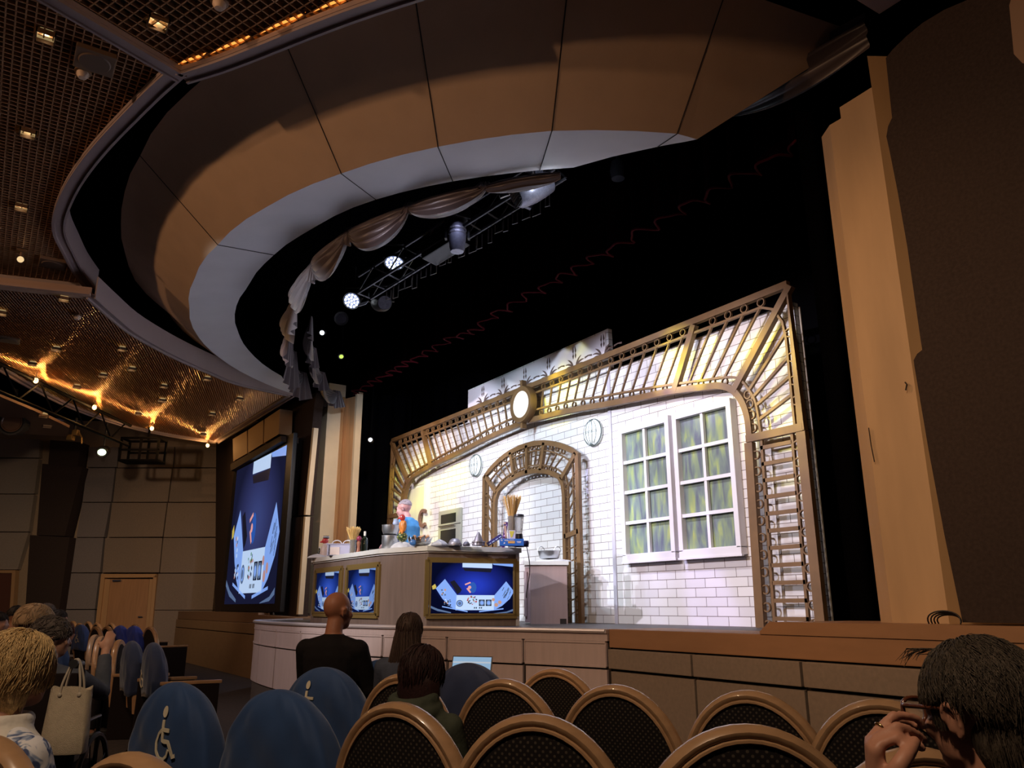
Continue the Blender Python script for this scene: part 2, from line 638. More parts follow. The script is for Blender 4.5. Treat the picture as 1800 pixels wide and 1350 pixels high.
def trim(name, pts, z, w, parent=None, drop=0.05, mat_=None, kind='structure', side=1):
    """stepped moulding along a path on the underside of the ceiling"""
    mb = MB()
    up = Vector((0, 0, 1))
    base = [Vector((p[0], p[1], z)) for p in pts]
    def off(d):
        out = []
        for i, p in enumerate(base):
            t = base[min(i + 1, len(base) - 1)] - base[max(i - 1, 0)]
            s = up.cross(t.normalized()).normalized()
            out.append(p + s * d * side)
        return out
    mb.ribbon([p + up * 0.0 for p in off(0.0)], w, drop, up)
    mb.ribbon([p - up * drop * 0.6 for p in off(w * 0.36)], w * 0.22, drop, up)
    mb.ribbon([p - up * drop * 0.5 for p in off(-w * 0.40)], w * 0.16, drop * 0.8, up)
    mb.ribbon([p + up * 0.16 for p in off(-w * 0.42)], 0.02, 0.3, up)
    return mb.build(name, mat_ or TRIMM, parent, kind=kind if parent is None else None)

trim('trim_1', smoothpath(RIM1, 3), ZC, 0.17)
trim('trim_2', smoothpath(RIM2, 3) + [], ZC - 0.08, 0.17)
trim('trim_3', [RIM2[-1], RIM2[-1] + b12 * 3, RIM2[-1] + b12 * 6], ZC - 0.08, 0.17)
trim('trim_4', [RIM1[-1], RIM1[-1] + b13 * 3, RIM1[-1] + b13 * 6], ZC, 0.13)
trim('trim_5', smoothpath(RIM3, 3), Z3, 0.14)
trim('trim_6', smoothpath(OUT3, 3), Z3, 0.16)
trim('trim_7', [OUT3[-1], RIM3[-1]], Z3, 0.16)
mb = MB()
e3 = [RIM3[0], RIM3[0] + b13 * 3, RIM3[0] + b13 * 7]
mb.ribbon([Vector((p.x, p.y, Z3 + 0.05)) for p in e3], 0.05, 0.15, (0, 0, 1))
mb.ribbon([Vector((p.x, p.y, Z3)) for p in e3], 0.22, 0.04, (0, 0, 1))
mb.build('trim_8', mat('pinkish_fascia', (0.42, 0.28, 0.22), 0.6), kind='structure')
# orange highlight along the near panel edge, put in as a glowing tube
cv = [p + Vector((-0.02, -0.13, -0.03)) for p in smoothpath(RIM2, 4)]
mb = MB()
mb.tube([Vector((p.x, p.y, ZC - 0.02)) for p in cv], 0.012, 6)
tag(mb.build('edge_highlight_tube', emitter('orange_highlight', (1.0, 0.33, 0.06), 1.6)), 'orange highlight made as a glowing tube along the edge of the near grid ceiling', 'light strip')

# second, lower strip of ceiling at the far left
far = [onZ(x, y, 5.3) for x, y in ((-60, 668), (0, 697), (60, 722), (122, 752), (118, 768), (35, 762), (-60, 757))]
mb = MB()
mb.prism([(p.x, p.y) for p in far], 'z', 5.3, 5.36)
mb.build('ceiling_far', mat('far_ceiling_bronze', (0.22, 0.12, 0.07), 0.5, metal=0.3), kind='structure')

# ---- faceted oval canopy over the stage front
cen = Vector((-10.6, 6.8))
def curve(px, z):
    out = []
    for (x, y) in px:
        p = onZ(x, y, z)
        out.append((math.atan2(p.y - cen.y, p.x - cen.x), math.hypot(p.x - cen.x, p.y - cen.y)))
    out = [(a - 2 * PI if a > PI / 2 else a, q) for a, q in out]
    out.sort()
    return out
def samp(cv_, a):
    if a <= cv_[0][0]:
        return cv_[0][1]
    for (a0, r0), (a1, r1) in zip(cv_, cv_[1:]):
        if a <= a1:
            return lerp(r0, r1, (a - a0) / max(a1 - a0, 1e-9))
    return cv_[-1][1]
ZA, ZB, ZCC = 6.6, 5.75, 5.85
CA = curve([(514, 692), (444, 664), (383, 625), (294, 547), (244, 503), (222, 450), (213, 390), (218, 345), (247, 273), (333, 160), (480, 58), (560, 20), (640, -6), (800, -45), (1000, -60), (1200, -35), (1355, 0), (1515, 60)], ZA)
CB = curve([(516, 693), (446, 665), (386, 629), (350, 594), (333, 542), (342, 490), (383, 430), (470, 363), (600, 305), (770, 258), (970, 230), (1190, 235), (1225, 245)], ZB)
CCc = curve([(519, 690), (497, 662), (442, 621), (420, 586), (414, 545), (437, 504), (475, 455), (545, 405), (620, 365), (740, 330), (870, 308), (975, 297), (1000, 297), (1225, 246)], ZCC)
angs = [a for a, _ in CB]
# even out facets
fine = []
for a0, a1 in zip(angs, angs[1:]):
    fine += [a0, lerp(a0, a1, 0.34), lerp(a0, a1, 0.67)]
fine.append(angs[-1])
def PT(cv_, a, z):
    q = samp(cv_, a)
    return Vector((cen.x + q * math.cos(a), cen.y + q * math.sin(a), z))
canopy = struct_group('ceiling_canopy', 'oval tan and white canopy over the stage', (-10.5, 3, ZB))
aEnd = CA[-1][0]
rowA = [PT(CA, a, ZA) for a in fine[:-1]]
rowB = [PT(CB, a, ZB) for a in fine]
rowC = [PT(CCc, a, ZCC) for a in fine]
for (sx, sy) in ():
    pass
rowA.append(PT(CA, CA[-1][0], ZA))
mb = MB()
mb.loft([rowA, rowB], closed=False, caps=False)
mb.build('tan_band', TAN, canopy, smooth=True)
mb = MB()
mb.loft([rowB, rowC], closed=False, caps=False)
mb.build('white_band', OFFW, canopy, smooth=True)
mb = MB()
mb.loft([rowC, [p + Vector((0, 0, 0.5)) for p in rowC]], closed=False, caps=False)
mb.loft([rowA, [p + Vector((0, 0, 0.8)) for p in rowA]], closed=False, caps=False)
mb.build('upstand', BLACK, canopy)
mb = MB()
for i in (18, 24, 27, 30, 33):
    if i < len(rowB):
        for a, b in ((rowA[i], rowB[i]), (rowB[i], rowC[i])):
            mb.tube([a + Vector((0, 0, -0.004)), b + Vector((0, 0, -0.004))], 0.006, 4)
mb.build('panel_joint', SEAMM, canopy)

# ---- left house wall, panelled, with doors
TW = 24.5
def c5(pts):
    return [(x * 500 / 1800.0, 740 + y * 375 / 1350.0) for x, y in pts]
def polyT(mb, px, T, depth, mi=0):
    a = [onT(x, y, T) for x, y in px]
    b = [p + _h * depth for p in a]
    n = len(a)
    return mb.add(a + b, [tuple(range(n)), tuple(range(n, 2 * n))[::-1]] + [(i, n + i, n + (i + 1) % n, (i + 1) % n) for i in range(n)], mi)
wall = struct_group('wall_left', 'panelled house wall', onT(200, 1100, TW))
mb = MB()
polyT(mb, [(-120, 740), (470, 740), (430, 1175), (-120, 1175)], TW + 0.25, 0.2)
mb.build('wall_base', BEIGEP, wall)
main = [[(755, 165), (1103, 162), (1095, 293), (745, 295)], [(1110, 162), (1455, 160), (1430, 293), (1101, 293)],
        [(738, 300), (1088, 300), (1060, 512), (715, 512)], [(1095, 300), (1430, 300), (1415, 512), (1068, 512)],
        [(710, 518), (1056, 518), (1028, 732), (682, 735)], [(1063, 518), (1415, 518), (1400, 732), (1036, 735)],
        [(667, 740), (1027, 740), (1006, 958), (648, 958)], [(1034, 740), (1375, 740), (1368, 960), (1013, 960)],
        [(1003, 966), (1365, 966), (1345, 1195), (978, 1195)], [(972, 1199), (1345, 1199), (1330, 1500), (945, 1500)]]
for p in main:
    mb = MB()
    polyT(mb, c5(p), TW, 0.2)
    mb.build('acoustic_panel', TAUPE, wall)
for p in ([(562, 165), (748, 165), (740, 292), (552, 292)], [(550, 298), (728, 298), (702, 512), (522, 512)], [(520, 518), (698, 518), (658, 735), (484, 735)],
          [(482, 740), (655, 740), (632, 958), (447, 958)], [(442, 964), (628, 964), (600, 1190), (415, 1190)], [(410, 1196), (600, 1196), (585, 1500), (395, 1500)]):
    mb = MB()
    polyT(mb, c5(p), TW + 0.03, 0.2)
    mb.build('acoustic_panel', GREYP, wall)
for p in ([(-300, 110), (250, 118), (246, 232), (-300, 228)], [(-300, 236), (245, 240), (217, 460), (-300, 458)], [(-300, 465), (215, 467), (182, 700), (-300, 697)],
          [(-300, 704), (180, 706), (110, 940), (-300, 938)]):
    mb = MB()
    polyT(mb, c5(p), TW + 0.05, 0.2)
    mb.build('acoustic_panel', mat('tan_fabric_panel', (0.30, 0.25, 0.21), 0.9, noise=0.06, nscale=20), wall)
for p in ([(318, 120), (515, 135), (490, 290), (305, 272)], [(267, 270), (520, 290), (410, 728), (232, 722)], [(190, 722), (440, 735), (330, 1500), (140, 1500)]):
    mb = MB()
    polyT(mb, c5(p), TW - 0.35, 0.5)
    mb.build('stepped_pylon', DARKP, wall)
door = struct_group('door_1', 'pale wooden door with lever handle', onT(225, 1120, TW))
mb = MB()
polyT(mb, c5([(700, 1000), (945, 1000), (905, 1500), (650, 1500)]), TW - 0.02, 0.1)
mb.build('door_leaf', DOORW, door)
mb = MB()
polyT(mb, c5([(640, 968), (993, 968), (990, 990), (662, 992)]), TW - 0.08, 0.25)
polyT(mb, c5([(640, 968), (662, 985), (605, 1500), (580, 1500)]), TW - 0.08, 0.25)
polyT(mb, c5([(993, 968), (970, 985), (925, 1500), (945, 1500)]), TW - 0.08, 0.25)
polyT(mb, c5([(664, 1000), (698, 1000), (648, 1500), (612, 1500)]), TW - 0.03, 0.2)
polyT(mb, c5([(947, 1000), (968, 1000), (925, 1500), (905, 1500)]), TW - 0.03, 0.2)
mb.build('door_frame', FRAMEW, door)
mb = MB()
polyT(mb, c5([(710, 1005), (765, 1003), (762, 1014), (712, 1016)]), TW - 0.12, 0.1)
polyT(mb, c5([(872, 1236), (900, 1236), (899, 1243), (872, 1243)]), TW - 0.1, 0.08)
mb.build('door_handle', STEEL, door)
door2 = struct_group('door_2', 'dark wooden door in shadow at the far left', onT(10, 1120, TW))
mb = MB()
polyT(mb, c5([(-150, 962), (72, 962), (40, 1500), (-150, 1500)]), TW - 0.02, 0.1)
mb.build('door_leaf', mat('dark_door', (0.10, 0.035, 0.022), 0.6), door2)
mb = MB()
polyT(mb, c5([(-150, 944), (98, 944), (75, 962), (-150, 962)]), TW - 0.08, 0.2)
polyT(mb, c5([(98, 944), (75, 962), (42, 1500), (62, 1500)]), TW - 0.08, 0.2)
mb.build('door_frame', FRAMEW, door2)

# ---- bulkhead above the side screen, and dark reveal panels beside it
def polyY(mb, px, Y, depth, mi=0):
    a = [onY(x, y, Y) for x, y in px]
    b = [p + Vector((0, depth, 0)) for p in a]
    n = len(a)
    return mb.add(a + b, [tuple(range(n)), tuple(range(n, 2 * n))[::-1]] + [(i, n + i, n + (i + 1) % n, (i + 1) % n) for i in range(n)], mi)
blk = struct_group('wall_bulkhead', 'tan panelled bulkhead over the side screen', onY(450, 760, 5.3))
for p in ([(409, 772), (434, 757), (434, 797), (410, 811)], [(436, 756), (463, 738), (462, 780), (436, 796)], [(465, 737), (492, 719), (490, 763), (464, 779)]):
    mb = MB()
    polyY(mb, p, 5.25, 0.3)
    mb.build('bulkhead_panel', mat('warm_tan_panel', (0.46, 0.29, 0.15), 0.7), blk)
mb = MB()
polyY(mb, [(405, 816), (494, 766), (494, 776), (405, 828)], 5.2, 0.4)
mb.build('bulkhead_rail', DARKB, blk)
mb = MB()
polyY(mb, [(380, 780), (552, 690), (552, 712), (495, 745), (495, 1075), (520, 1078), (520, 1092), (378, 1088)], 5.7, 0.3)
polyY(mb, [(495, 712), (556, 690), (552, 715), (535, 905), (500, 910)], 5.62, 0.2)
polyY(mb, [(493, 912), (535, 908), (524, 1084), (478, 1080)], 5.55, 0.2)
mb.build('wall_reveal', DARKP, kind='structure')
mb = MB()
polyY(mb, [(549, 752), (552, 752), (537, 905), (534, 905)], 5.5, 0.1)
polyY(mb, [(534, 908), (537, 908), (524, 1080), (521, 1080)], 5.45, 0.1)
mb.build('trim_9', CREAM, kind='structure')

# ---- proscenium columns
col = struct_group('column_left', 'cream and orange proscenium column at the far side', (-16.6, 6.1, 1.05))
def ratio(x, y=1068):
    d = ray(x, y)
    return d.x / d.y
X0, X1 = ratio(527, 1085), ratio(552, 1000)
pA = Vector((X0 * 6.0, 6.0))
pB = Vector((ratio(553, 1068) * 6.02, 6.02))
def vpoly(mb, plan, z0, z1, mi=0):
    return mb.prism([(p[0], p[1]) for p in plan], 'z', z0, z1, mi)
mb = MB()
vpoly(mb, [pA, pB, pB + Vector((0, 0.4)), pA + Vector((0, 0.4))], 1.05, 6.15)
mb.build('cream_face', CREAM, col)
mb = MB()
ra, rb = ratio(553, 1068), ratio(604, 1068)
ys = [6.06, 6.16, 6.2, 6.34, 6.38, 6.52]
plan = [(ra * 6.06, 6.06)]
for i, f in enumerate((0.30, 0.34, 0.62, 0.66, 1.0)):
    y = lerp(6.06, 6.55, f)
    rr = lerp(ra, rb, f)
    d = 0.0 if i % 2 == 0 else 0.06
    plan.append((rr * (y + d), y + d))
plan += [(plan[-1][0], plan[-1][1] + 0.15), (plan[0][0] - 0.2, plan[-1][1] + 0.15)]
vpoly(mb, plan, 1.05, 5.85)
mb.build('grooved_face', WOODC, col)
mb = MB()
e = plan[-3]
vpoly(mb, [(e[0], e[1]), (e[0] + 0.05, e[1] + 0.02), (e[0] + 0.05, e[1] + 0.16), (e[0], e[1] + 0.16)], 1.05, 5.95)
mb.build('edge_strip', CREAM, col)

colr = struct_group('column_right', 'tall tan proscenium column at the near side', (-3.2, 5.7, 1.14))
rx = [ratio(1548, 1090), ratio(1568, 1090), ratio(1668, 1090), ratio(1692, 1090)]
planr = [(rx[0] * 5.72, 5.72), (rx[1] * 5.62, 5.62), (rx[2] * 5.60, 5.60), (rx[3] * 5.68, 5.68), (rx[3] * 5.68 + 0.3, 6.1), (rx[0] * 5.72, 6.1)]
mb = MB()
vpoly(mb, [planr[0], planr[1], planr[2], (planr[2][0], 6.1), planr[5]], 1.14, 5.30)
vpoly(mb, [(lerp(planr[1][0], planr[2][0], 0.25), 5.63), (planr[2][0], 5.61), (planr[2][0], 6.1), (lerp(planr[1][0], planr[2][0], 0.25), 6.1)], 5.30, 5.42)
mb.build('column_face', mat('tan_column', (0.46, 0.31, 0.18), 0.65, noise=0.12, nscale=1.2, stretch=(3, 3, 0.6)), colr)
mb = MB()
vpoly(mb, [planr[2], planr[3], (planr[3][0] + 0.25, 6.1), (planr[2][0], 6.1)], 1.14, 5.72)
mb.build('column_return', mat('tan_column_side', (0.50, 0.31, 0.15), 0.65, noise=0.1, nscale=1.2, stretch=(3, 3, 0.6)), colr)
mb = MB()
for (x, y0, y1) in ((1527, 752, 812),):
    mb.tube([onY(x, y0, 5.59), onY(x + 4, (y0 + y1) / 2, 5.59), onY(x + 10, y1, 5.59)], 0.004, 5)
mb.tube([onY(1591, 672, 5.58), onY(1594, 676, 5.57), onY(1592, 686, 5.57)], 0.006, 5)
mb.build('scuff_hook', SEAMM, colr)

mb = MB()
edge = [(1692, 1094), (1684, 1055), (1660, 940), (1632, 790), (1607, 642), (1606, 633), (1612, 622), (1621, 615), (1618, 596), (1595, 435), (1578, 338), (1564, 267), (1558, 240),
        (1561, 222), (1568, 207), (1564, 169), (1557, 102), (1569, 87), (1595, 62), (1622, 40), (1660, 17), (1700, 0), (1740, -30), (2100, -30), (2100, 1100)]
polyY(mb, edge, 5.33, 0.25)
mb.build('wall_pylon', DARKP, kind='structure')
mb = MB()
polyY(mb, [(1640, -30), (1700, -2), (1622, 38), (1565, 90), (1523, 118), (1440, 90), (1300, -60)], 6.6, 0.1)
mb.build('dark_gap_sheet', BLACK, kind='structure')  # black sheet put where there is only a dark gap
mb = MB()
polyY(mb, [(1782, -20), (1830, -20), (1830, 125), (1796, 110), (1782, 95), (1774, 10)], 4.9, 0.2)
mb.build('trim_10', mat('dim_tan_corbel', (0.22, 0.13, 0.08), 0.7), kind='structure')
mb = MB()
p3 = [onZ(x, y, 5.9) for x, y in ((1492, -12), (1545, 21), (1600, -14))]
mb.prism([(p.x, p.y) for p in p3], 'z', 5.88, 5.93)
mb.build('trim_11', TRIMM, kind='structure')

# coil of black cable on the ledge at the foot of the dark pylon
cc = onY(1668, 1088, 5.30)
mb = MB()
for k in range(4):
    rr_ = 0.055 + 0.008 * k
    mb.tube([Vector((cc.x + rr_ * 1.3 * math.cos(a), cc.y - 0.02 * k + 0.03 * math.sin(2 * a), 1.150 + max(0.0, rr_ * math.sin(a)))) for a in [PI * j / 14 for j in range(15)]], 0.005, 6)
tag(mb.build('cable_coil', mat('black_cable', (0.01, 0.01, 0.012), 0.5), None, smooth=True), 'loop of black cable on the ledge at the foot of the dark pylon', 'cable')

# ---- stage: deck, curved apron, lip
stage = struct_group('stage_platform', 'raised stage with pale curved apron', (-10, 6, 0))
LIP = [(-16.3, 6.1), (-15.6, 5.5), (-14.9, 4.75), (-14.35, 4.27), (-13.8, 4.02), (-13.1, 3.9), (-12.2, 3.84), (-11.2, 3.84), (-10.2, 3.93), (-9.25, 4.09), (-8.3, 4.4), (-7.46, 4.74), (-6.8, 5.0), (-6.16, 5.2)]
LIPC = smoothpath([(x, y, 0) for x, y in LIP], 4)
mb = MB()
mb.prism([(p.x, p.y + 0.05) for p in LIPC] + [(0.5, 5.3), (0.5, 9.5), (-22, 9.5), (-22, 6.1)], 'z', 0.9, 1.03)
mb.build('deck', mat('dark_stage_deck', (0.05, 0.045, 0.045), 0.5, noise=0.2, nscale=6), stage)
mb = MB()
mb.ribbon([Vector((p.x, p.y, 1.03)) for p in LIPC], 0.10, 0.04, (0, 0, 1))
mb.tube([Vector((p.x, p.y - 0.045, 1.03)) for p in LIPC], 0.022, 8)
mb.build('lip', mat('pale_metal_lip', (0.62, 0.56, 0.58), 0.3, metal=0.4), stage)
mb = MB()
mb.ribbon([Vector((p.x, p.y + 0.03, 0.42)) for p in LIPC], 0.04, 1.14, (0, 0, 1))
mb.build('apron_core', SEAMM, stage)
# panels along the apron
acc = [0.0]
for a, b in zip(LIPC, LIPC[1:]):
    acc.append(acc[-1] + (b - a).length)
def lip_at(s):
    for i in range(len(acc) - 1):
        if s <= acc[i + 1]:
            f = (s - acc[i]) / (acc[i + 1] - acc[i])
            return LIPC[i].lerp(LIPC[i + 1], f)
    return LIPC[-1].copy()
mb = MB()
mb.ribbon([Vector((p.x, p.y - 0.005, 0.975)) for p in LIPC], 0.05, 0.075, (0, 0, 1))
mb.build('apron_rail', PINKW, stage)
npan = 11
L = acc[-1]
for row, (z0, z1) in enumerate(((0.705, 0.925), (0.13, 0.675))):
    for i in range(npan):
        s0, s1 = L * i / npan + 0.02, L * (i + 1) / npan - 0.02
        pts = [lip_at(lerp(s0, s1, k / 5.0)) for k in range(6)]
        mb = MB()
        mb.ribbon([Vector((p.x, p.y, (z0 + z1) / 2)) for p in pts], 0.05, z1 - z0, (0, 0, 1))
        if row == 0:
            for zz in (z0, z1):
                mb.ribbon([Vector((p.x, p.y - 0.02, zz)) for p in pts], 0.03, 0.022, (0, 0, 1))
            for p in (pts[0], pts[-1]):
                mb.tube([Vector((p.x, p.y - 0.025, z0)), Vector((p.x, p.y - 0.025, z1))], 0.011, 5)
        mb.build('apron_panel', PINKW, stage)
mb = MB()
mb.ribbon([Vector((p.x, p.y + 0.02, -0.05)) for p in LIPC], 0.04, 0.32, (0, 0, 1))
mb.build('kickboard', mat('grey_kickboard', (0.08, 0.065, 0.06), 0.7), stage)

# straight walls either side of the apron
def apron_wall(name, x0, x1, raised_from, seams, label):
    g = struct_group(name, label, ((x0 + x1) / 2, 5.2, 0))
    mb = MB()
    mb.bbox((x0, 5.2, 0.88), (x1, 5.9, 1.05), 0.008)
    mb.build('ledge_band', BRNW, g)
    mb = MB()
    a, b = raised_from
    pr = [(a, 1.05), (b, 1.05), (b, 1.143), (a + 0.10, 1.143), (a, 1.07)]
    mb.prism(pr, 'y', 5.19, 6.3)
    mb.build('raised_ledge', BRNW, g)
    xs = [x0] + seams + [x1]
    for u, v in zip(xs, xs[1:]):
        for z0, z1, y in ((0.69, 0.865, 5.17), (-0.25, 0.665, 5.2)):
            mb = MB()
            mb.bbox((u + 0.012, y, z0), (v - 0.012, y + 0.1, z1), 0.008)
            mb.build('fabric_panel', TAUPE, g)
    mb = MB()
    mb.box((x0, 5.24, -0.25), (x1, 5.5, 0.9))
    mb.build('wall_core', SEAMM, g)
    return g
apron_wall('wall_right_front', -6.16, 1.5, (-4.33, 1.5), [-5.06, -3.96, -2.86, -1.76, -0.66], 'brown topped low wall right of the stage apron')
xl = ratio(313, 1080) * 5.2
g = struct_group('wall_left_front', 'tan low wall under the side screen', (-19, 5.2, 0))
mb = MB()
mb.prism([(xl - 0.3, 0.93), (xl - 0.3, 1.145), (-17.8, 1.145), (-17.78, 1.10), (-15.4, 1.06), (-15.4, 0.93)], 'y', 5.2, 6.2)
mb.build('ledge_band', mat('dim_brown_ledge', (0.24, 0.14, 0.08), 0.6), g)
for z0, z1 in ((0.70, 0.92), (-0.25, 0.68)):
    mb = MB()
    mb.bbox((xl - 0.3, 5.17, z0), (-15.0, 5.3, z1), 0.01)
    mb.build('wall_panel', mat('dim_tan_wood', (0.30, 0.19, 0.105), 0.6, noise=0.06, nscale=3, stretch=(1, 1, 4)), g)

# ================================================================== STAGE SET
def brick_mat():
    m = bpy.data.materials.new('white_painted_brick')
    m.use_nodes = True
    nt = m.node_tree
    b = nt.nodes['Principled BSDF']
    b.inputs['Roughness'].default_value = 0.75
    tc = nt.nodes.new('ShaderNodeTexCoord')
    sx = nt.nodes.new('ShaderNodeSeparateXYZ')
    cx = nt.nodes.new('ShaderNodeCombineXYZ')
    nt.links.new(tc.outputs['Object'], sx.inputs[0])
    nt.links.new(sx.outputs[0], cx.inputs[0])
    nt.links.new(sx.outputs[2], cx.inputs[1])
    br = nt.nodes.new('ShaderNodeTexBrick')
    br.inputs['Scale'].default_value = 1.0
    br.inputs['Brick Width'].default_value = 0.34
    br.inputs['Row Height'].default_value = 0.115
    br.inputs['Mortar Size'].default_value = 0.0042
    br.inputs['Mortar Smooth'].default_value = 0.1
    br.inputs['Color1'].default_value = (0.78, 0.77, 0.76, 1)
    br.inputs['Color2'].default_value = (0.68, 0.67, 0.67, 1)
    br.inputs['Mortar'].default_value = (0.16, 0.13, 0.11, 1)
    nt.links.new(cx.outputs[0], br.inputs[0])
    nt.links.new(br.outputs[0], b.inputs['Base Color'])
    return m
BRICK = brick_mat()
BRASS = mat('antique_brass_paint', (0.175, 0.098, 0.040), 0.5, metal=0.1, noise=0.15, nscale=4)
SETW = mat('white_set_paint', (0.78, 0.77, 0.80), 0.6)
CX = -10.86
YF = 7.50

# painted flats
flat = thing('brick_backdrop', 'white brick stage backdrop with stencilled crest across the kitchen set', 'stage set', (CX, 7.8, 1.03))
mb = MB()
mb.prism([(-16.67, 1.03), (-8.99, 1.03), (-8.99, 4.78), (-9.01, 5.46), (-13.33, 5.45), (-13.33, 4.79), (-16.67, 4.76)], 'y', 7.78, 7.86)
o = mb.build('centre_flat', BRICK, flat)
mb = MB()
mb.prism([(-8.99, 1.03), (-5.60, 1.03), (-5.60, 4.76), (-8.99, 4.76)], 'y', 7.75, 7.83)
mb.build('side_flat', BRICK, flat)
mb = MB()
mb.prism([(-13.28, 5.0), (-9.06, 5.0), (-9.06, 5.42), (-13.28, 5.41)], 'y', 7.76, 7.79)
mb.build('crest_board', mat('pale_crest_paint', (0.82, 0.76, 0.80), 0.7), flat)
mb = MB()
mb.box((-9.03, 7.735, 1.03), (-8.96, 7.76, 4.7))
mb.build('seam_strip', mat('lavender_seam', (0.50, 0.48, 0.55), 0.7), flat)
mb = MB()
def leaf(mb, x, z, ang, ln, w, bend):
    pts = []
    for i in range(7):
        f = i / 6
        a = ang + bend * (f - 0.3)
        pts.append((x + ln * f * math.sin(a), z + ln * f * math.cos(a), w * math.sin(PI * (0.12 + 0.83 * f))))
    L_, R_ = [], []
    for i, (px, pz, hw) in enumerate(pts):
        q0 = pts[max(i - 1, 0)]
        q1 = pts[min(i + 1, 6)]
        d = Vector((q1[0] - q0[0], q1[1] - q0[1])).normalized()
        L_.append((px - d.y * hw, pz + d.x * hw))
        R_.append((px + d.y * hw, pz - d.x * hw))
    mb.prism(L_ + R_[::-1], 'y', 7.752, 7.758)
for i in range(7):
    x = -12.66 + 0.72 * i - 0.06
    z = 4.98
    if x > -9.05:
        break
    for s in (-1, 1):
        for k, (a, ln, bd) in enumerate(((0.35, 0.22, 0.5), (0.75, 0.23, 0.6), (1.2, 0.2, 0.3), (2.2, 0.11, -0.3))):
            leaf(mb, x + s * 0.035, z + 0.05, s * a, ln, 0.017, s * bd)
        mb.prism([(x + s * 0.03, z + 0.2), (x + s * 0.05, z + 0.25), (x + s * 0.028, z + 0.29), (x + s * 0.05, z + 0.33), (x + s * 0.026, z + 0.41), (x + s * 0.016, z + 0.33), (x + s * 0.032, z + 0.29), (x + s * 0.014, z + 0.25)], 'y', 7.752, 7.758)
    for zz in (0.03, 0.13):
        mb.prism([(x + 0.27, z + zz), (x + 0.36, z + zz + 0.02), (x + 0.45, z + zz), (x + 0.45, z + zz + 0.03), (x + 0.36, z + zz + 0.04), (x + 0.27, z + zz + 0.03)], 'y', 7.752, 7.758)
mb.build('stencil_motif', mat('brown_stencil', (0.13, 0.085, 0.075), 0.8), flat)

# --- big brass header and the two ladder pillars
def mir(p):
    return (2 * CX - p[0], p[1])
def V3(p, y=YF):
    return Vector((p[0], y, p[1]))
def both(pts):
    """right-half polyline starting at the centre -> full path left to right"""
    return [mir(p) for p in reversed(pts[1:])] + list(pts)
NY = (0, 1, 0)
ring_me = {}
def ring(parent, x, z, r=0.052, y=YF, w=0.016):
    key = (round(r, 4), w)
    o = None
    if key not in ring_me:
        mb = MB()
        mb.ribbon([(r * math.cos(2 * PI * k / 16), 0, r * math.sin(2 * PI * k / 16)) for k in range(16)], w, 0.03, NY, closed=True)
        o = mb.build('ring', BRASS, parent, local=True)
        ring_me[key] = o.data
    else:
        o = bpy.data.objects.new('ring', ring_me[key])
        COL.objects.link(o)
        o.parent = parent
    o.location = wm(parent).inverted() @ Vector((x, y, z))
    return o
def part(parent, name, pts, w, d=0.05, y=YF, m=None):
    mb = MB()
    mb.ribbon([V3(p, y) for p in pts], w, d, NY)
    return mb.build(name, m or BRASS, parent)

hd = thing('brass_arch_header', 'wide brass arch header with spokes and rings over the brick backdrop', 'stage set frame', (CX, YF, 3.2))
LOW = [(-10.86, 4.33), (-9.7, 4.27), (-8.6, 4.165), (-7.76, 4.10), (-7.35, 4.065), (-6.81, 3.99), (-6.56, 3.95), (-6.36, 3.85), (-6.23, 3.69), (-6.16, 3.47), (-6.15, 3.19)]
LR = [(-10.86, 4.49), (-9.7, 4.43), (-8.94, 4.335), (-7.76, 4.21), (-6.8, 4.085), (-6.42, 4.03), (-6.24, 3.96), (-6.10, 3.78), (-6.02, 3.59), (-5.99, 3.22)]
UR = [(-10.86, 4.775), (-5.82, 4.77), (-5.65, 4.69), (-5.54, 4.50), (-5.51, 4.30), (-5.51, 3.22)]
part(hd, 'outer_frame', [(-16.30, 3.16), (-16.30, 4.93), (-5.42, 4.93), (-5.42, 3.16)], 0.088, 0.07)
part(hd, 'lower_arch', both(smoothpath([Vector((p[0], p[1])) for p in LOW], 4)), 0.085, 0.07)
part(hd, 'inner_rail', both(smoothpath([Vector((p[0], p[1])) for p in LR], 4)), 0.030, 0.04)
part(hd, 'upper_rail', both([Vector(p) for p in UR]), 0.030, 0.04)
def xmir(f, *pts):
    f(*pts)
    f(*[mir(p) for p in pts])
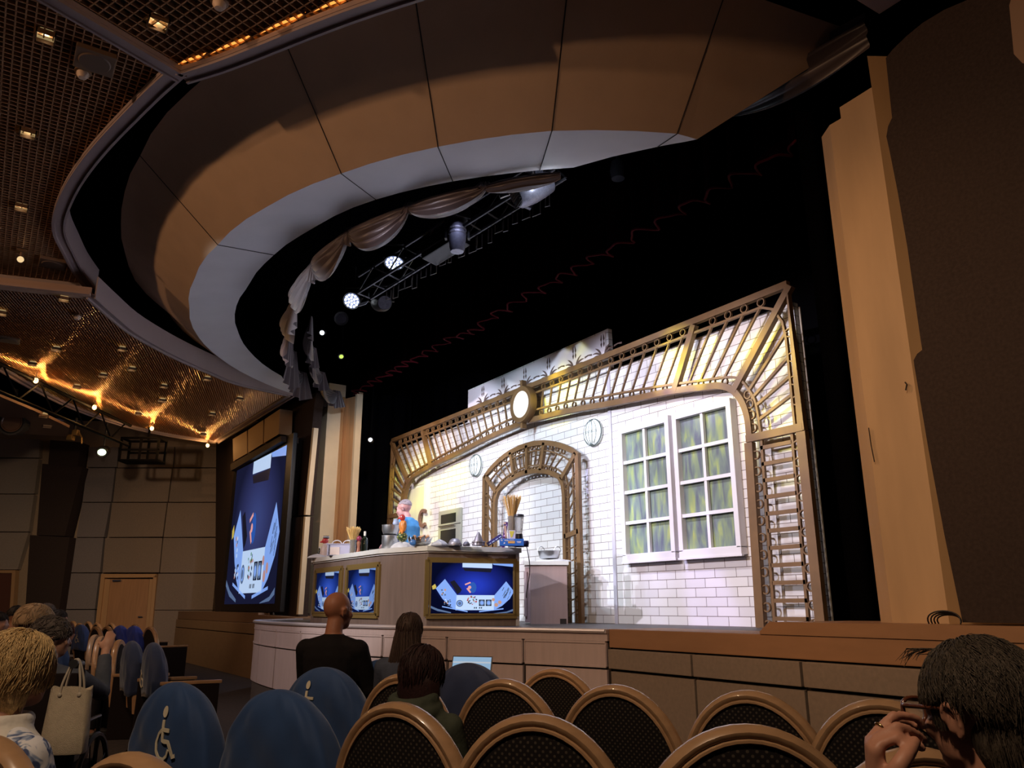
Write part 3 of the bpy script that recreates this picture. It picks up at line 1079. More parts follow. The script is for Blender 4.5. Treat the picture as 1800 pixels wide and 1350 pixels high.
for s in (0, 1):
    m_ = (lambda p: mir(p)) if s else (lambda p: p)
    part(hd, 'corner_brace', [m_((-5.38, 4.90)), m_((-6.34, 3.83))], 0.085, 0.075)
    part(hd, 'bracket', [m_((-6.92, 4.88)), m_((-7.35, 4.06))], 0.09, 0.075)
    part(hd, 'cross_bar', [m_((-6.2, 3.20)), m_((-5.40, 3.20))], 0.09, 0.075)
    def zat(path, x):
        for a, b in zip(path, path[1:]):
            if a[0] <= x <= b[0]:
                return lerp(a[1], b[1], (x - a[0]) / (b[0] - a[0]))
        return path[-1][1]
    for k in range(14):
        off = 0.42 + 0.224 * k
        xl, xu = CX + off, CX + off * 1.115
        zl = zat(LR, xl)
        part(hd, 'baluster', [m_((xl, zl)), m_((xu, 4.775))], 0.018, 0.03)
        ring(hd, m_((xu + 0.01, 0))[0], 4.838, 0.046, w=0.012)
        ring(hd, m_((xl - 0.01, 0))[0], (zl + zat(LOW, xl)) / 2 + 0.012, 0.042, w=0.011)
    for k in range(4):
        xl = -7.08 + 0.20 * k
        xu = -6.62 + 0.26 * k
        zl = zat(LR, xl)
        part(hd, 'baluster', [m_((xl, zl)), m_((xu, 4.775))], 0.024, 0.03)
        ring(hd, m_((xu + 0.02, 0))[0], 4.838, 0.05, w=0.014)
        ring(hd, m_((xl, 0))[0], (zl + zat(LOW, xl)) / 2 + 0.012, 0.045, w=0.012)
    for k, (a, b) in enumerate((((-6.10, 3.80), (-5.50, 4.36)), ((-6.08, 3.68), (-5.51, 4.05)), ((-6.03, 3.58), (-5.51, 3.82)), ((-6.01, 3.40), (-5.51, 3.60)))):
        part(hd, 'spoke', [m_(a), m_(b)], 0.035, 0.035)
        ring(hd, m_((-5.465, 0))[0], (4.34, 4.04, 3.76, 3.52)[k], 0.05, w=0.014)
        ring(hd, m_((-6.115 + (0, .02, .03, .035)[k] - 0.02, 0))[0], (3.74, 3.62, 3.48, 3.32)[k], 0.05, w=0.014)

def pillar(label, s):
    t = thing('brass_ladder_pillar', label, 'stage set frame', ((-5.8 if not s else 2 * CX + 5.8), YF, 1.03))
    m_ = (lambda p: mir(p)) if s else (lambda p: p)
    part(t, 'post', [m_((-5.43, 3.15)), m_((-5.43, 1.03))], 0.12, 0.07)
    part(t, 'post', [m_((-6.17, 3.15)), m_((-6.22, 1.03))], 0.115, 0.07)
    part(t, 'rail', [m_((-5.99, 3.15)), m_((-6.03, 1.03))], 0.035, 0.035)
    part(t, 'rail', [m_((-5.56, 3.15)), m_((-5.59, 1.03))], 0.035, 0.035)
    for k in range(11):
        z = 3.06 - 0.193 * k
        part(t, 'rung', [m_((-6.01, z)), m_((-5.57, z))], 0.045, 0.035)
        if not s:
            ring(t, -6.09 - 0.0035 * k, z - 0.07, 0.048, w=0.014)
            ring(t, -5.515, z - 0.05, 0.048, w=0.014)
    return t
pillar('brass ladder pillar with rings at the right end of the brick backdrop', 0)
pillar('brass ladder pillar behind the chef at the left end of the backdrop', 1)

mb = MB()
bx_ = onY(1405, 540, 7.72)
mb.tube([(bx_.x, 7.72, 1.03), (bx_.x, 7.72, bx_.z)], 0.012, 6)
mb.box((bx_.x - 0.05, 7.66, 1.03), (bx_.x + 0.05, 7.78, 1.05))
tag(mb.build('stage_brace', mat('pale_pole', (0.45, 0.42, 0.36), 0.5), None), 'thin pale pole standing behind the right end of the brass frame', 'pole')

# --- brass niche arch
na = thing('brass_niche_arch', 'narrow brass arch with spokes framing the niche behind the counter', 'stage set frame', (-10.84, 7.5, 1.03))
NC, HWo, HWi = -10.84, 1.37, 1.02
def arc(hw, zs, za, n=16):
    # shallow crown with rounded shoulders
    out = []
    for i in range(n + 1):
        f = -1 + 2 * i / n
        z = zs + (za - zs) * (1 - abs(f) ** 2.2)
        out.append((NC + hw * f, z))
    return out
YA = 7.48
outer = [(NC - HWo, 1.03)] + arc(HWo, 3.54, 3.90) + [(NC + HWo, 1.03)]
inner_ = [(NC - HWi, 1.03), (NC - HWi, 2.95)] + [(NC - HWi + 0.03, 3.12), (NC - HWi + 0.12, 3.24)] + arc(HWi - 0.22, 3.29, 3.44, 12) + [(NC + HWi - 0.12, 3.24), (NC + HWi - 0.03, 3.12), (NC + HWi, 2.95), (NC + HWi, 1.03)]
part(na, 'outer_frame', outer, 0.085, 0.06, YA)
part(na, 'inner_frame', inner_, 0.075, 0.06, YA)
part(na, 'outer_rail', [(NC - HWo + 0.12, 1.03), (NC - HWo + 0.12, 3.38)] + arc(HWo - 0.16, 3.44, 3.78, 12) + [(NC + HWo - 0.12, 3.38), (NC + HWo - 0.12, 1.03)], 0.02, 0.03, YA)
part(na, 'inner_rail', [(NC - HWi - 0.1, 1.03), (NC - HWi - 0.1, 3.05), (NC - HWi - 0.04, 3.24)] + arc(HWi - 0.15, 3.36, 3.54, 12) + [(NC + HWi + 0.04, 3.24), (NC + HWi + 0.1, 3.05), (NC + HWi + 0.1, 1.03)], 0.02, 0.03, YA)
for f in (-1, -0.45, 0, 0.45, 1):
    xo, xi = NC + HWo * f * (0.98 if abs(f) == 1 else 0.82), NC + (HWi - 0.05) * f * (0.98 if abs(f) == 1 else 0.9)
    zo = 3.54 + 0.36 * (1 - abs((xo - NC) / HWo) ** 2.2)
    zi = 3.20 if abs(f) == 1 else 3.42
    part(na, 'bracket', [(xi, zi), (xo, zo)], 0.07, 0.06, YA)
for g0, g1 in ((-1, -0.45), (-0.45, 0), (0, 0.45), (0.45, 1)):
    for k in (1, 2, 3):
        f = lerp(g0, g1, k / 4)
        xo, xi = NC + (HWo - 0.14) * f * 0.95, NC + (HWi - 0.1) * f * 0.98
        zo = 3.44 + 0.34 * (1 - abs(f * 0.95) ** 2.2)
        part(na, 'baluster', [(xi, 3.36 + 0.18 * (1 - abs(f) ** 2.2)), (xo, zo)], 0.014, 0.025, YA)
        ring(na, xo * 1.0, zo + 0.07, 0.04, YA, 0.012)
        ring(na, xi, 3.335 + 0.14 * (1 - abs(f) ** 2.2), 0.036, YA, 0.012)
for s in (-1, 1):
    part(na, 'cross_bar', [(NC + s * HWi, 2.28 if s < 0 else 2.30), (NC + s * HWo, 2.36)], 0.07, 0.06, YA)
    for k in range(11):
        z = 3.06 - 0.19 * k
        dz = 0.16 if z > 2.3 else 0.03
        if abs(z - 2.3) < 0.05:
            continue
        part(na, 'rung', [(NC + s * (HWi + 0.1), z), (NC + s * (HWo - 0.12), z + dz)], 0.014, 0.025, YA)
        ring(na, NC + s * (HWi + 0.055), z, 0.036, YA, 0.012)
        ring(na, NC + s * (HWo - 0.075), z + dz, 0.036, YA, 0.012)

# --- round lit clock face on the header
ck = thing('round_lamp', 'large blank white round lamp in a brass rim at the arch crown', 'lamp', (CX, 7.36, 4.3))
mb = MB()
mb.lathe([(0.27, 7.36), (0.315, 7.35), (0.33, 7.38), (0.33, 7.47), (0.27, 7.47)], (CX, 0, 4.61), 40, axis='y')
mb.build('rim', BRASS, ck, smooth='auto')
mb = MB()
mb.lathe([(0.0, 7.345), (0.15, 7.35), (0.275, 7.365), (0.275, 7.40), (0.0, 7.40)], (CX, 0, 4.61), 40, axis='y')
mb.build('face', emitter('lit_white_face', (1.0, 0.99, 0.95), 1.25), ck, smooth=True)
mb = MB()
mb.box((CX - 0.03, 7.37, 4.92), (CX + 0.03, 7.46, 5.04))
mb.box((CX - 0.03, 7.37, 4.19), (CX + 0.03, 7.46, 4.31))
mb.build('bracket', BRASS, ck)

def globe_plate(x, z, label):
    t = thing('globe_disc', label, 'lamp', (x, 7.7, z - 0.22), 0, 'round white discs on the brick backdrop')
    mb = MB()
    mb.lathe([(0.0, 7.66), (0.10, 7.67), (0.18, 7.70), (0.205, 7.735), (0.205, 7.76), (0, 7.76)], (x, 0, z), 32, axis='y')
    mb.build('globe', mat('glowing_disc_paint', (0.8, 0.84, 0.85), 0.5, emit=(0.9, 0.97, 1.0), estr=0.45), t, smooth=True)  # painted plate; a faint glow is put into its colour
    mb = MB()
    def disc(px, pz):
        q = math.hypot(px, pz) / 0.205
        return 7.735 - 0.085 * math.sqrt(max(0, 1 - q * q)) + 0.004
    mb.tube([(x + 0.208 * math.cos(a), 7.735, z + 0.208 * math.sin(a)) for a in [2 * PI * k / 32 for k in range(32)]], 0.010, 5, closed=True)
    for k in (-2, -1, 0, 1, 2):
        pts = []
        for i in range(9):
            a = -1.2 + 2.4 * i / 8
            px, pz = 0.075 * k * math.cos(a), 0.19 * math.sin(a)
            pts.append((x + px, disc(px, pz) - 0.006, z + pz))
        mb.tube(pts, 0.0045, 4)
    for dz in (-0.012, 0.012):
        mb.tube([(x + px, disc(px, dz) - 0.006, z + dz) for px in (-0.17, -0.1, 0, 0.1, 0.17)], 0.003, 4)
    for s in (-1, 1):
        mb.prism([(x - 0.04, z + s * 0.20), (x + 0.04, z + s * 0.20), (x, z + s * 0.165)], 'y', 7.69, 7.72)
    mb.build('band', mat('green_grey_band', (0.10, 0.13, 0.12), 0.5), t)
globe_plate(-9.42, 3.86, 'round white globe disc between niche arch and windows')
globe_plate(-12.95, 3.86, 'round white globe disc on the brick left of the niche arch')

# --- set windows
def pane_mat():
    m = bpy.data.materials.new('light_streaked_pane')  # yellow-green light streaks painted into the grey-green pane colour
    m.use_nodes = True
    nt = m.node_tree
    b = nt.nodes['Principled BSDF']
    b.inputs['Roughness'].default_value = 0.35
    tc = nt.nodes.new('ShaderNodeTexCoord')
    mp = nt.nodes.new('ShaderNodeMapping')
    mp.inputs['Rotation'].default_value = (0, R(20), 0)
    mp.inputs['Scale'].default_value = (7, 1, 1.6)
    no = nt.nodes.new('ShaderNodeTexNoise')
    no.inputs['Scale'].default_value = 1.3
    no.inputs['Detail'].default_value = 3
    no.inputs['Distortion'].default_value = 0.6
    geo = nt.nodes.new('ShaderNodeNewGeometry')
    nt.links.new(geo.outputs['Position'], mp.inputs[0])
    nt.links.new(mp.outputs[0], no.inputs[0])
    cr = nt.nodes.new('ShaderNodeValToRGB')
    e = cr.color_ramp.elements
    e[0].position, e[0].color = 0.36, (0.13, 0.15, 0.18, 1)
    e[1].position, e[1].color = 0.72, (0.42, 0.48, 0.14, 1)
    q = cr.color_ramp.elements.new(0.5)
    q.color = (0.19, 0.25, 0.21, 1)
    q2 = cr.color_ramp.elements.new(0.6)
    q2.color = (0.28, 0.36, 0.18, 1)
    nt.links.new(no.outputs[0], cr.inputs[0])
    nt.links.new(cr.outputs[0], b.inputs['Base Color'])
    return m
PANE = pane_mat()
def set_window(x0, x1, z0, z1, label):
    t = thing('set_window', label, 'window', ((x0 + x1) / 2, 7.7, z0), 0, 'white framed windows on the set')
    mb = MB()
    f = 0.075
    for lo, hi in (((x0, z0), (x1, z0 + f + 0.03)), ((x0, z1 - f - 0.02), (x1, z1)), ((x0, z0 + f), (x0 + f, z1 - f)), ((x1 - f, z0 + f), (x1, z1 - f))):
        mb.bbox((lo[0], 7.63, lo[1]), (hi[0], 7.75, hi[1]), 0.01)
    mb.build('frame', SETW, t)
    xm = (x0 + x1) / 2
    gx0, gx1, gz0, gz1 = x0 + f, x1 - f, z0 + f + 0.03, z1 - f - 0.02
    mb = MB()
    mb.box((xm - 0.022, 7.655, gz0), (xm + 0.022, 7.70, gz1))
    for k in (1, 2, 3):
        z = lerp(gz0, gz1, k / 4)
        mb.box((gx0, 7.65, z - 0.022), (gx1, 7.695, z + 0.022))
    mb.build('glazing_bars', SETW, t)
    for c, (a, b) in enumerate(((gx0, xm), (xm, gx1))):
        for k in range(4):
            mb = MB()
            mb.box((a, 7.71, lerp(gz0, gz1, k / 4)), (b, 7.725, lerp(gz0, gz1, (k + 1) / 4)))
            mb.build('pane', PANE, t)
    mb = MB()
    mb.box((x0 - 0.015, 7.62, z0 - 0.02), (x1 + 0.015, 7.66, z0 + 0.005))
    mb.build('sill', SETW, t)
set_window(-8.68, -7.65, 1.86, 3.78, 'white eight-pane set window nearer the niche arch')
set_window(-7.58, -6.56, 1.86, 3.78, 'white eight-pane set window nearer the ladder pillar')

# --- oven and door on the left of the backdrop
ov = thing('wall_oven', 'built-in double oven with dark glass on the brick backdrop', 'oven', (-14.0, 7.6, 1.6))
mb = MB()
mb.bbox((-14.42, 7.73, 1.55), (-13.52, 7.775, 3.12), 0.01)
mb.build('body', mat('olive_steel_front', (0.46, 0.47, 0.38), 0.4, metal=0.2), ov)
for z0, z1 in ((2.86, 3.04), (2.15, 2.73)):
    mb = MB()
    mb.bbox((-14.30, 7.72, z0), (-13.70, 7.74, z1), 0.008)
    mb.build('glass', mat('dark_oven_glass', (0.02, 0.022, 0.02), 0.15), ov)
mb = MB()
mb.tube([(-14.3, 7.70, 2.79), (-13.7, 7.70, 2.79)], 0.012, 8)
mb.box((-14.28, 7.70, 2.78), (-14.25, 7.735, 2.80))
mb.box((-13.75, 7.70, 2.78), (-13.72, 7.735, 2.80))
mb.build('handle', STEEL, ov)
mb = MB()
mb.box((-14.42, 7.722, 2.815), (-13.52, 7.735, 2.825))
mb.build('seam', SEAMM, ov)
sd = thing('set_door', 'cream flush stage door panel behind the chef', 'door', (-15.4, 7.65, 1.03))
mb = MB()
mb.bbox((-15.85, 7.70, 1.03), (-14.98, 7.775, 3.72), 0.01)
mb.build('leaf', mat('cream_door_paint', (0.66, 0.66, 0.52), 0.6, noise=0.05, nscale=3, stretch=(8, 1, .4)), sd)
mb = MB()
mb.box((-14.98, 7.66, 1.03), (-14.90, 7.775, 3.85))
mb.box((-15.98, 7.66, 1.03), (-15.86, 7.775, 3.45))
mb.build('jamb', SETW, sd)
hk = MB()
p0 = onY(743, 913, 7.62)
hk.ribbon([(p0.x + 0.16 * math.cos(a), 7.63, p0.z + 0.16 * math.sin(a)) for a in [R(50 + 26 * k) for k in range(11)]], 0.07, 0.05, NY)
tag(hk.build('wall_hook', mat('dull_brown_hook', (0.20, 0.11, 0.09), 0.6), None), 'brown c-shaped hook on the cream door behind the chef', 'hook')

for o_ in S.objects:
    if o_.parent is None and o_.name.split('.')[0] in ('brick_backdrop', 'set_window', 'wall_oven', 'set_door', 'globe_disc', 'wall_hook'):
        o_.location.y -= 0.10
        o_.location.x += {'brick_backdrop': 0.12, 'set_window': 0.105, 'wall_oven': 0.18, 'set_door': 0.20, 'globe_disc': 0.14, 'wall_hook': 0.20}[o_.name.split('.')[0]]

# ================================================================== KITCHEN COUNTER
CTOP = 1.985
TAUPW = mat('taupe_counter_wood', (0.19, 0.14, 0.12), 0.4, noise=0.15, nscale=3, stretch=(7, 7, 0.4))
GOLDF = mat('antique_gold_frame', (0.36, 0.25, 0.09), 0.35, metal=0.5)
STONE = mat('white_worktop', (0.70, 0.69, 0.66), 0.35)
YC = 4.36
xa = ratio(547, 1068) * YC
xb = ratio(667, 1068) * YC
W0 = Vector((-8.86, 4.62))
W1 = Vector((-8.56, 5.74))
ctr = thing('kitchen_counter', 'long angled demonstration counter with white top and built-in screens', 'counter', (-10.7, 5.0, 1.03))
plan = [(xa, YC), (xb, YC), tuple(W0), tuple(W1), (W1.x - 0.62, W1.y + 0.18), (W0.x - 0.62, W0.y + 0.52), (xb - 0.2, YC + 0.75), (xa + 0.2, YC + 0.75),
        (xa - 0.15, W0.y + 0.52), (xa - 0.45, W1.y + 0.18), (xa - 1.05, W1.y), (xa - 0.72, W0.y)]
def inset(poly, d):
    n = len(poly)
    out = []
    ar = sum(poly[i][0] * poly[(i + 1) % n][1] - poly[(i + 1) % n][0] * poly[i][1] for i in range(n))
    sg = 1 if ar > 0 else -1
    for i in range(n):
        p0, p1, p2 = Vector(poly[i - 1]), Vector(poly[i]), Vector(poly[(i + 1) % n])
        e0, e1 = (p1 - p0).normalized(), (p2 - p1).normalized()
        n0, n1 = Vector((-e0.y, e0.x)) * sg, Vector((-e1.y, e1.x)) * sg
        m_ = (n0 + n1).normalized()
        out.append(tuple(p1 + m_ * (d / max(0.4, m_.dot(n0)))))
    return out
mb = MB()
mb.prism(plan, 'z', 1.03, 1.92)
mb.build('cabinet_body', TAUPW, ctr)
mb = MB()
mb.prism(inset(plan, -0.045), 'z', 1.925, CTOP)
mb.prism(inset(plan, -0.02), 'z', 1.905, 1.925)
mb.build('worktop', STONE, ctr)
# the wing's end post
ed = (W1 - W0).normalized()
en = Vector((ed.y, -ed.x))
mb = MB()
a, b = W1, W1 + Vector((-0.62, 0.18))
mb.prism([tuple(a + en * 0.012 - ed * 0.02), tuple(a + en * 0.012 + ed * 0.025), tuple(b + ed * 0.025), tuple(b)], 'z', 1.03, 1.92)
mb.build('end_panel', mat('grey_end_panel', (0.50, 0.48, 0.50), 0.5), ctr)

# --- picture shown on the screens: overhead view of the counter
def screen_mats(key, dim, bg):
    q = []
    def e(n, c, s=1.0):
        return emitter(key + '_' + n, c, s * dim)
    m = bpy.data.materials.new(key + '_background')
    m.use_nodes = True
    nt = m.node_tree
    nt.nodes.remove(nt.nodes['Principled BSDF'])
    em = nt.nodes.new('ShaderNodeEmission')
    uv = nt.nodes.new('ShaderNodeUVMap')
    mp = nt.nodes.new('ShaderNodeMapping')
    mp.inputs['Location'].default_value = (-0.53, -0.50, 0)
    mp.inputs['Scale'].default_value = (1, 0.9, 1)
    gr = nt.nodes.new('ShaderNodeVectorMath')
    gr.operation = 'LENGTH'
    cr = nt.nodes.new('ShaderNodeValToRGB')
    c0, c1, c2 = bg
    cr.color_ramp.elements[0].position, cr.color_ramp.elements[0].color = 0.08, (*c0, 1)
    cr.color_ramp.elements[1].position, cr.color_ramp.elements[1].color = 0.48, (*c2, 1)
    x = cr.color_ramp.elements.new(0.27)
    x.color = (*c1, 1)
    nt.links.new(uv.outputs[0], mp.inputs[0])
    nt.links.new(mp.outputs[0], gr.inputs[0])
    nt.links.new(gr.outputs['Value'], cr.inputs[0])
    nt.links.new(cr.outputs[0], em.inputs[0])
    em.inputs[1].default_value = dim
    nt.links.new(em.outputs[0], nt.nodes['Material Output'].inputs[0])
    return [m, e('counter', (0.24, 0.42, 0.95)), e('white', (0.55, 0.72, 1.0)), e('dark', (0.005, 0.007, 0.02)), e('shirt', (0.02, 0.10, 0.45)),
            e('skin', (0.85, 0.38, 0.36)), e('grey', (0.10, 0.16, 0.30)), e('orange', (0.55, 0.32, 0.25)), e('straw', (0.62, 0.48, 0.10)), e('red', (0.45, 0.05, 0.06)), e('green', (0.05, 0.22, 0.07))]

def picture(parent, name, P, mats, seed=1):
    """P(u,v,d) -> world point on the screen, d metres proud of the glass"""
    rnd = random.Random(seed)
    vs, fs, mi, uvs = [], [], [], []
    def poly(pts, m, d):
        n = len(vs)
        for u, v in pts:
            vs.append(P(u, v, d))
            uvs.append((u, v))
        fs.append(tuple(range(n, n + len(pts))))
        mi.append(m)
    def px(pts):
        return [((x - 320) / 785.0, 1 - (y - 255) / 460.0) for x, y in pts]
    def circ(x, y, rx, ry, m, d, n=14):
        poly(px([(x + rx * math.cos(2 * PI * k / n), y + ry * math.sin(2 * PI * k / n)) for k in range(n)]), m, d)
    poly([(0, 0), (1, 0), (1, 1), (0, 1)], 0, 0)
    D = 0.0012
    poly(px([(617, 255), (893, 255), (893, 303), (617, 297)]), 2, D)
    poly(px([(893, 255), (1105, 255), (1105, 287), (905, 270)]), 1, D)
    poly(px([(620, 303), (893, 305), (880, 340), (640, 330)]), 3, D)
    poly(px([(505, 430), (545, 415), (615, 500), (600, 525), (575, 540)]), 3, D)
    poly(px([(380, 490), (460, 405), (570, 545), (560, 678), (500, 640), (440, 580)]), 1, D)
    poly(px([(560, 548), (915, 548), (910, 682), (560, 682)]), 2, D)
    poly(px([(915, 548), (1025, 420), (1098, 512), (1060, 580), (985, 645), (910, 682)]), 1, D)
    for x0, y0, x1, y1 in ((440, 645, 670, 690), (775, 690, 1000, 665)):
        poly(px([(x0, y0), (x1, y1), (x1, y1 + 10), (x0, y0 + 10)]), 1, D)
    poly(px([(320, 635), (400, 670), (520, 700), (520, 710), (400, 690), (320, 655)]), 6, D)
    poly(px([(1095, 670), (1030, 695), (900, 712), (900, 714), (1030, 708), (1095, 690)]), 6, D)
    circ(714, 480, 34, 50, 4, D * 2)
    poly(px([(640, 448), (690, 428), (696, 440), (645, 460)]), 5, D * 3)
    poly(px([(655, 490), (672, 480), (700, 522), (688, 530)]), 5, D * 3)
    circ(685, 478, 15, 15, 5, D * 3)
    for x, r in ((597, 31),):
        circ(x, 622, r, r, 6, D * 2)
        circ(x, 622, r * 0.72, r * 0.72, 1, D * 3)
        circ(x, 622, r * 0.5, r * 0.5, 6, D * 4)
    for x0 in (772, 835):
        poly(px([(x0, 588), (x0 + 53, 588), (x0 + 53, 645), (x0, 645)]), 3, D * 2)
        circ(x0 + 27, 617, 25, 26, 6, D * 3)
        circ(x0 + 27, 617, 16, 17, 1, D * 4)
    for i in range(38):
        a, q = rnd.uniform(0, 2 * PI), 42 * math.sqrt(rnd.random())
        circ(710 + q * math.cos(a), 597 + q * math.sin(a), 7, 7, rnd.choice((2, 10, 9, 7, 3, 6, 2)), D * 2 + i * 2e-5, 7)
    for x, y, r in ((905, 588, 15), (965, 612, 17), (932, 635, 18)):
        circ(x, y, r, r, 7, D * 2)
    for i in range(16):
        f = rnd.random()
        x, y = 1000 + 70 * rnd.random(), 470 + 90 * rnd.random()
        poly(px([(x, y), (x + 5, y), (x - 12, y + 32), (x - 17, y + 32)]), rnd.choice((3, 6)), D * 2 + i * 2e-5)
    for i in range(20):
        circ(460 + 60 * rnd.random(), 590 + 50 * rnd.random(), 7, 6, rnd.choice((3, 6, 7, 2)), D * 2 + i * 2e-5, 7)
    for i in range(8):
        circ(430 + 40 * rnd.random(), 500 + 60 * rnd.random(), 9, 8, rnd.choice((6, 2, 7)), D * 2 + i * 2e-5, 7)
    for x in (728, 745, 775, 792):
        poly(px([(x, 655), (x + 10, 655), (x + 8, 668), (x - 2, 668)]), 3, D * 2)
    poly(px([(345, 470), (372, 450), (385, 475), (378, 492), (352, 500)]), 8, D * 3)
    me = bpy.data.meshes.new(name)
    inv = wm(parent).inverted()
    me.from_pydata([tuple(inv @ p) for p in vs], [], fs)
    for m in mats:
        me.materials.append(m)
    me.polygons.foreach_set('material_index', mi)
    uvl = me.uv_layers.new(name='UVMap')
    for p in me.polygons:
        for li in p.loop_indices:
            uvl.data[li].uv = uvs[me.loops[li].vertex_index]
    o = bpy.data.objects.new(name, me)
    COL.objects.link(o)
    o.parent = parent
    return o

def onPl(x, y, P0, n):
    d = ray(x, y)
    n = Vector((n[0], n[1], 0))
    P0 = Vector((P0[0], P0[1], 0))
    return EYEP + d * ((P0 - EYEP).dot(n) / d.dot(n))

def frame_rect(parent, name, A, B, n, w, d, m):
    """picture frame: A lower-left, B upper-right (world), horizontal along A->B, outward normal n"""
    n = Vector((n[0], n[1], 0)).normalized()
    c = [A, Vector((B.x, B.y, A.z)), B, Vector((A.x, A.y, B.z))]
    mb = MB()
    N = 4
    for i in range(4):
        mb.beam(c[i], c[(i + 1) % 4], w, d, n)
    ctr_ = (A + B) / 2
    inn = [p + (ctr_ - p).normalized() * w * 0.9 for p in c]
    for i in range(4):
        mb.beam(inn[i] + n * d * .3, inn[(i + 1) % 4] + n * d * .3, w * .35, d, n)
    return mb.build(name, m, parent)

BG_S = ((0.02, 0.045, 0.50), (0.010, 0.018, 0.20), (0.002, 0.003, 0.018))
sm1 = screen_mats('bright_screen', 1.0, BG_S)
sm2 = screen_mats('dim_screen', 0.62, ((0.05, 0.13, 0.75), (0.02, 0.06, 0.40), (0.006, 0.012, 0.07)))
# wing screen
gl = [onPl(752.5, 1079, W0, en), onPl(903, 1079, W0, en), onPl(904, 989, W0, en), onPl(755, 990, W0, en)]
zlo, zhi = (gl[0].z + gl[1].z) / 2, (gl[2].z + gl[3].z) / 2
A_ = Vector((gl[0].x, gl[0].y, zlo)) + Vector((en.x, en.y, 0)) * 0.012
B_ = Vector((gl[2].x, gl[2].y, zhi)) + Vector((en.x, en.y, 0)) * 0.012
EN3 = Vector((en.x, en.y, 0))
def Pw(u, v, d, A=A_, B=B_, n=EN3):
    return Vector((lerp(A.x, B.x, u), lerp(A.y, B.y, u), lerp(A.z, B.z, v))) + n * d
picture(ctr, 'wing_screen', Pw, sm1, 3)
e1 = (B_ - A_)
hd_ = Vector((e1.x, e1.y, 0)).normalized()
frame_rect(ctr, 'screen_frame', A_ - hd_ * 0.03 - Vector((0, 0, 0.03)), B_ + hd_ * 0.03 + Vector((0, 0, 0.03)), en, 0.055, 0.03, GOLDF)
for (x0, x1, yt, yb) in ((552, 600, 1002, 1075.5), (608, 665, 996, 1077)):
    q0 = onY(x0, yb, YC - 0.012)
    q1 = onY(x1, yt + 1, YC - 0.012)
    A2, B2 = Vector((q0.x, q0.y, q0.z)), Vector((q1.x, q0.y, q1.z))
    nn = Vector((0, -1, 0))
    picture(ctr, 'front_screen', lambda u, v, d, A=A2, B=B2: Vector((lerp(A.x, B.x, u), A.y - d, lerp(A.z, B.z, v))), sm2, x0)
    frame_rect(ctr, 'screen_frame', A2 - Vector((0.035, 0, 0.035)), B2 + Vector((0.035, 0, 0.035)), (0, -1), 0.065, 0.03, GOLDF)

# --- big side screen
scr = thing('projection_screen', 'large lit side screen in a black frame showing the counter from above', 'screen', (-19, 5.3, 1.2))
qa, qb = onY(393, 1060, 5.3), onY(495, 792, 5.3)
xL, xR = onY(399, 1000, 5.3).x, onY(486, 1000, 5.3).x
zB, zT = 1.33, 4.72
mb = MB()
mb.bbox((xL - 0.35, 5.32, zB - 0.17), (xR + 0.38, 5.42, zT + 0.22), 0.02)
mb.build('frame', mat('black_screen_frame', (0.004, 0.004, 0.005), 0.5), scr)
def Ps(u, v, d):
    return Vector((lerp(xL, xR, u), 5.315 - d * 2, lerp(zB, zT, v)))
sm3 = screen_mats('side_screen', 0.85, ((0.045, 0.06, 0.20), (0.03, 0.035, 0.12), (0.010, 0.011, 0.035)))
sm3[1] = emitter('side_screen_counter', (0.32, 0.36, 0.85), 0.8)
sm3[2] = emitter('side_screen_white', (0.36, 0.42, 0.90), 0.85)
sm3[4] = emitter('side_screen_shirt', (0.02, 0.14, 0.42), 0.9)
sm3[7] = emitter('side_screen_plate', (0.55, 0.30, 0.28), 0.8)
picture(scr, 'picture', Ps, sm3, 9)

# ================================================================== THINGS ON THE COUNTER
def at_px(x, t, z):
    """point at height z, forward distance t, on the sight line through pixel column x"""
    d = ray(x, 950)
    k = t / d.dot(_h)
    return Vector((d.x * k, d.y * k, z))
def zpx(y, t):
    d = ray(700, y)
    return EYE + d.z * t / d.dot(_h)
def PXM(t):
    return t / 1440.0          # metres per pixel at distance t

CERW = mat('cream_ceramic', (0.75, 0.62, 0.58), 0.35)
REDC = mat('glossy_red_paint', (0.62, 0.06, 0.06), 0.35)
ORNG = mat('orange_paint', (0.72, 0.25, 0.05), 0.45, noise=0.35, nscale=14)
GLASS = mat('clear_glass', (0.92, 0.95, 0.96), 0.05, trans=0.85, alpha=0.6)
SPAG = mat('dry_spaghetti', (0.72, 0.45, 0.15), 0.6)
DKGL = mat('dark_bottle_glass', (0.012, 0.018, 0.010), 0.08)
CORK = mat('pale_cork', (0.75, 0.66, 0.55), 0.7)
CLOTH = mat('white_cloth', (0.74, 0.74, 0.78), 0.85)
STL2 = mat('brushed_steel', (0.62, 0.63, 0.66), 0.3, metal=0.9)
LAVP = mat('lavender_plastic', (0.62, 0.60, 0.78), 0.25, alpha=0.75)
rnd = random.Random(11)
Z0 = CTOP

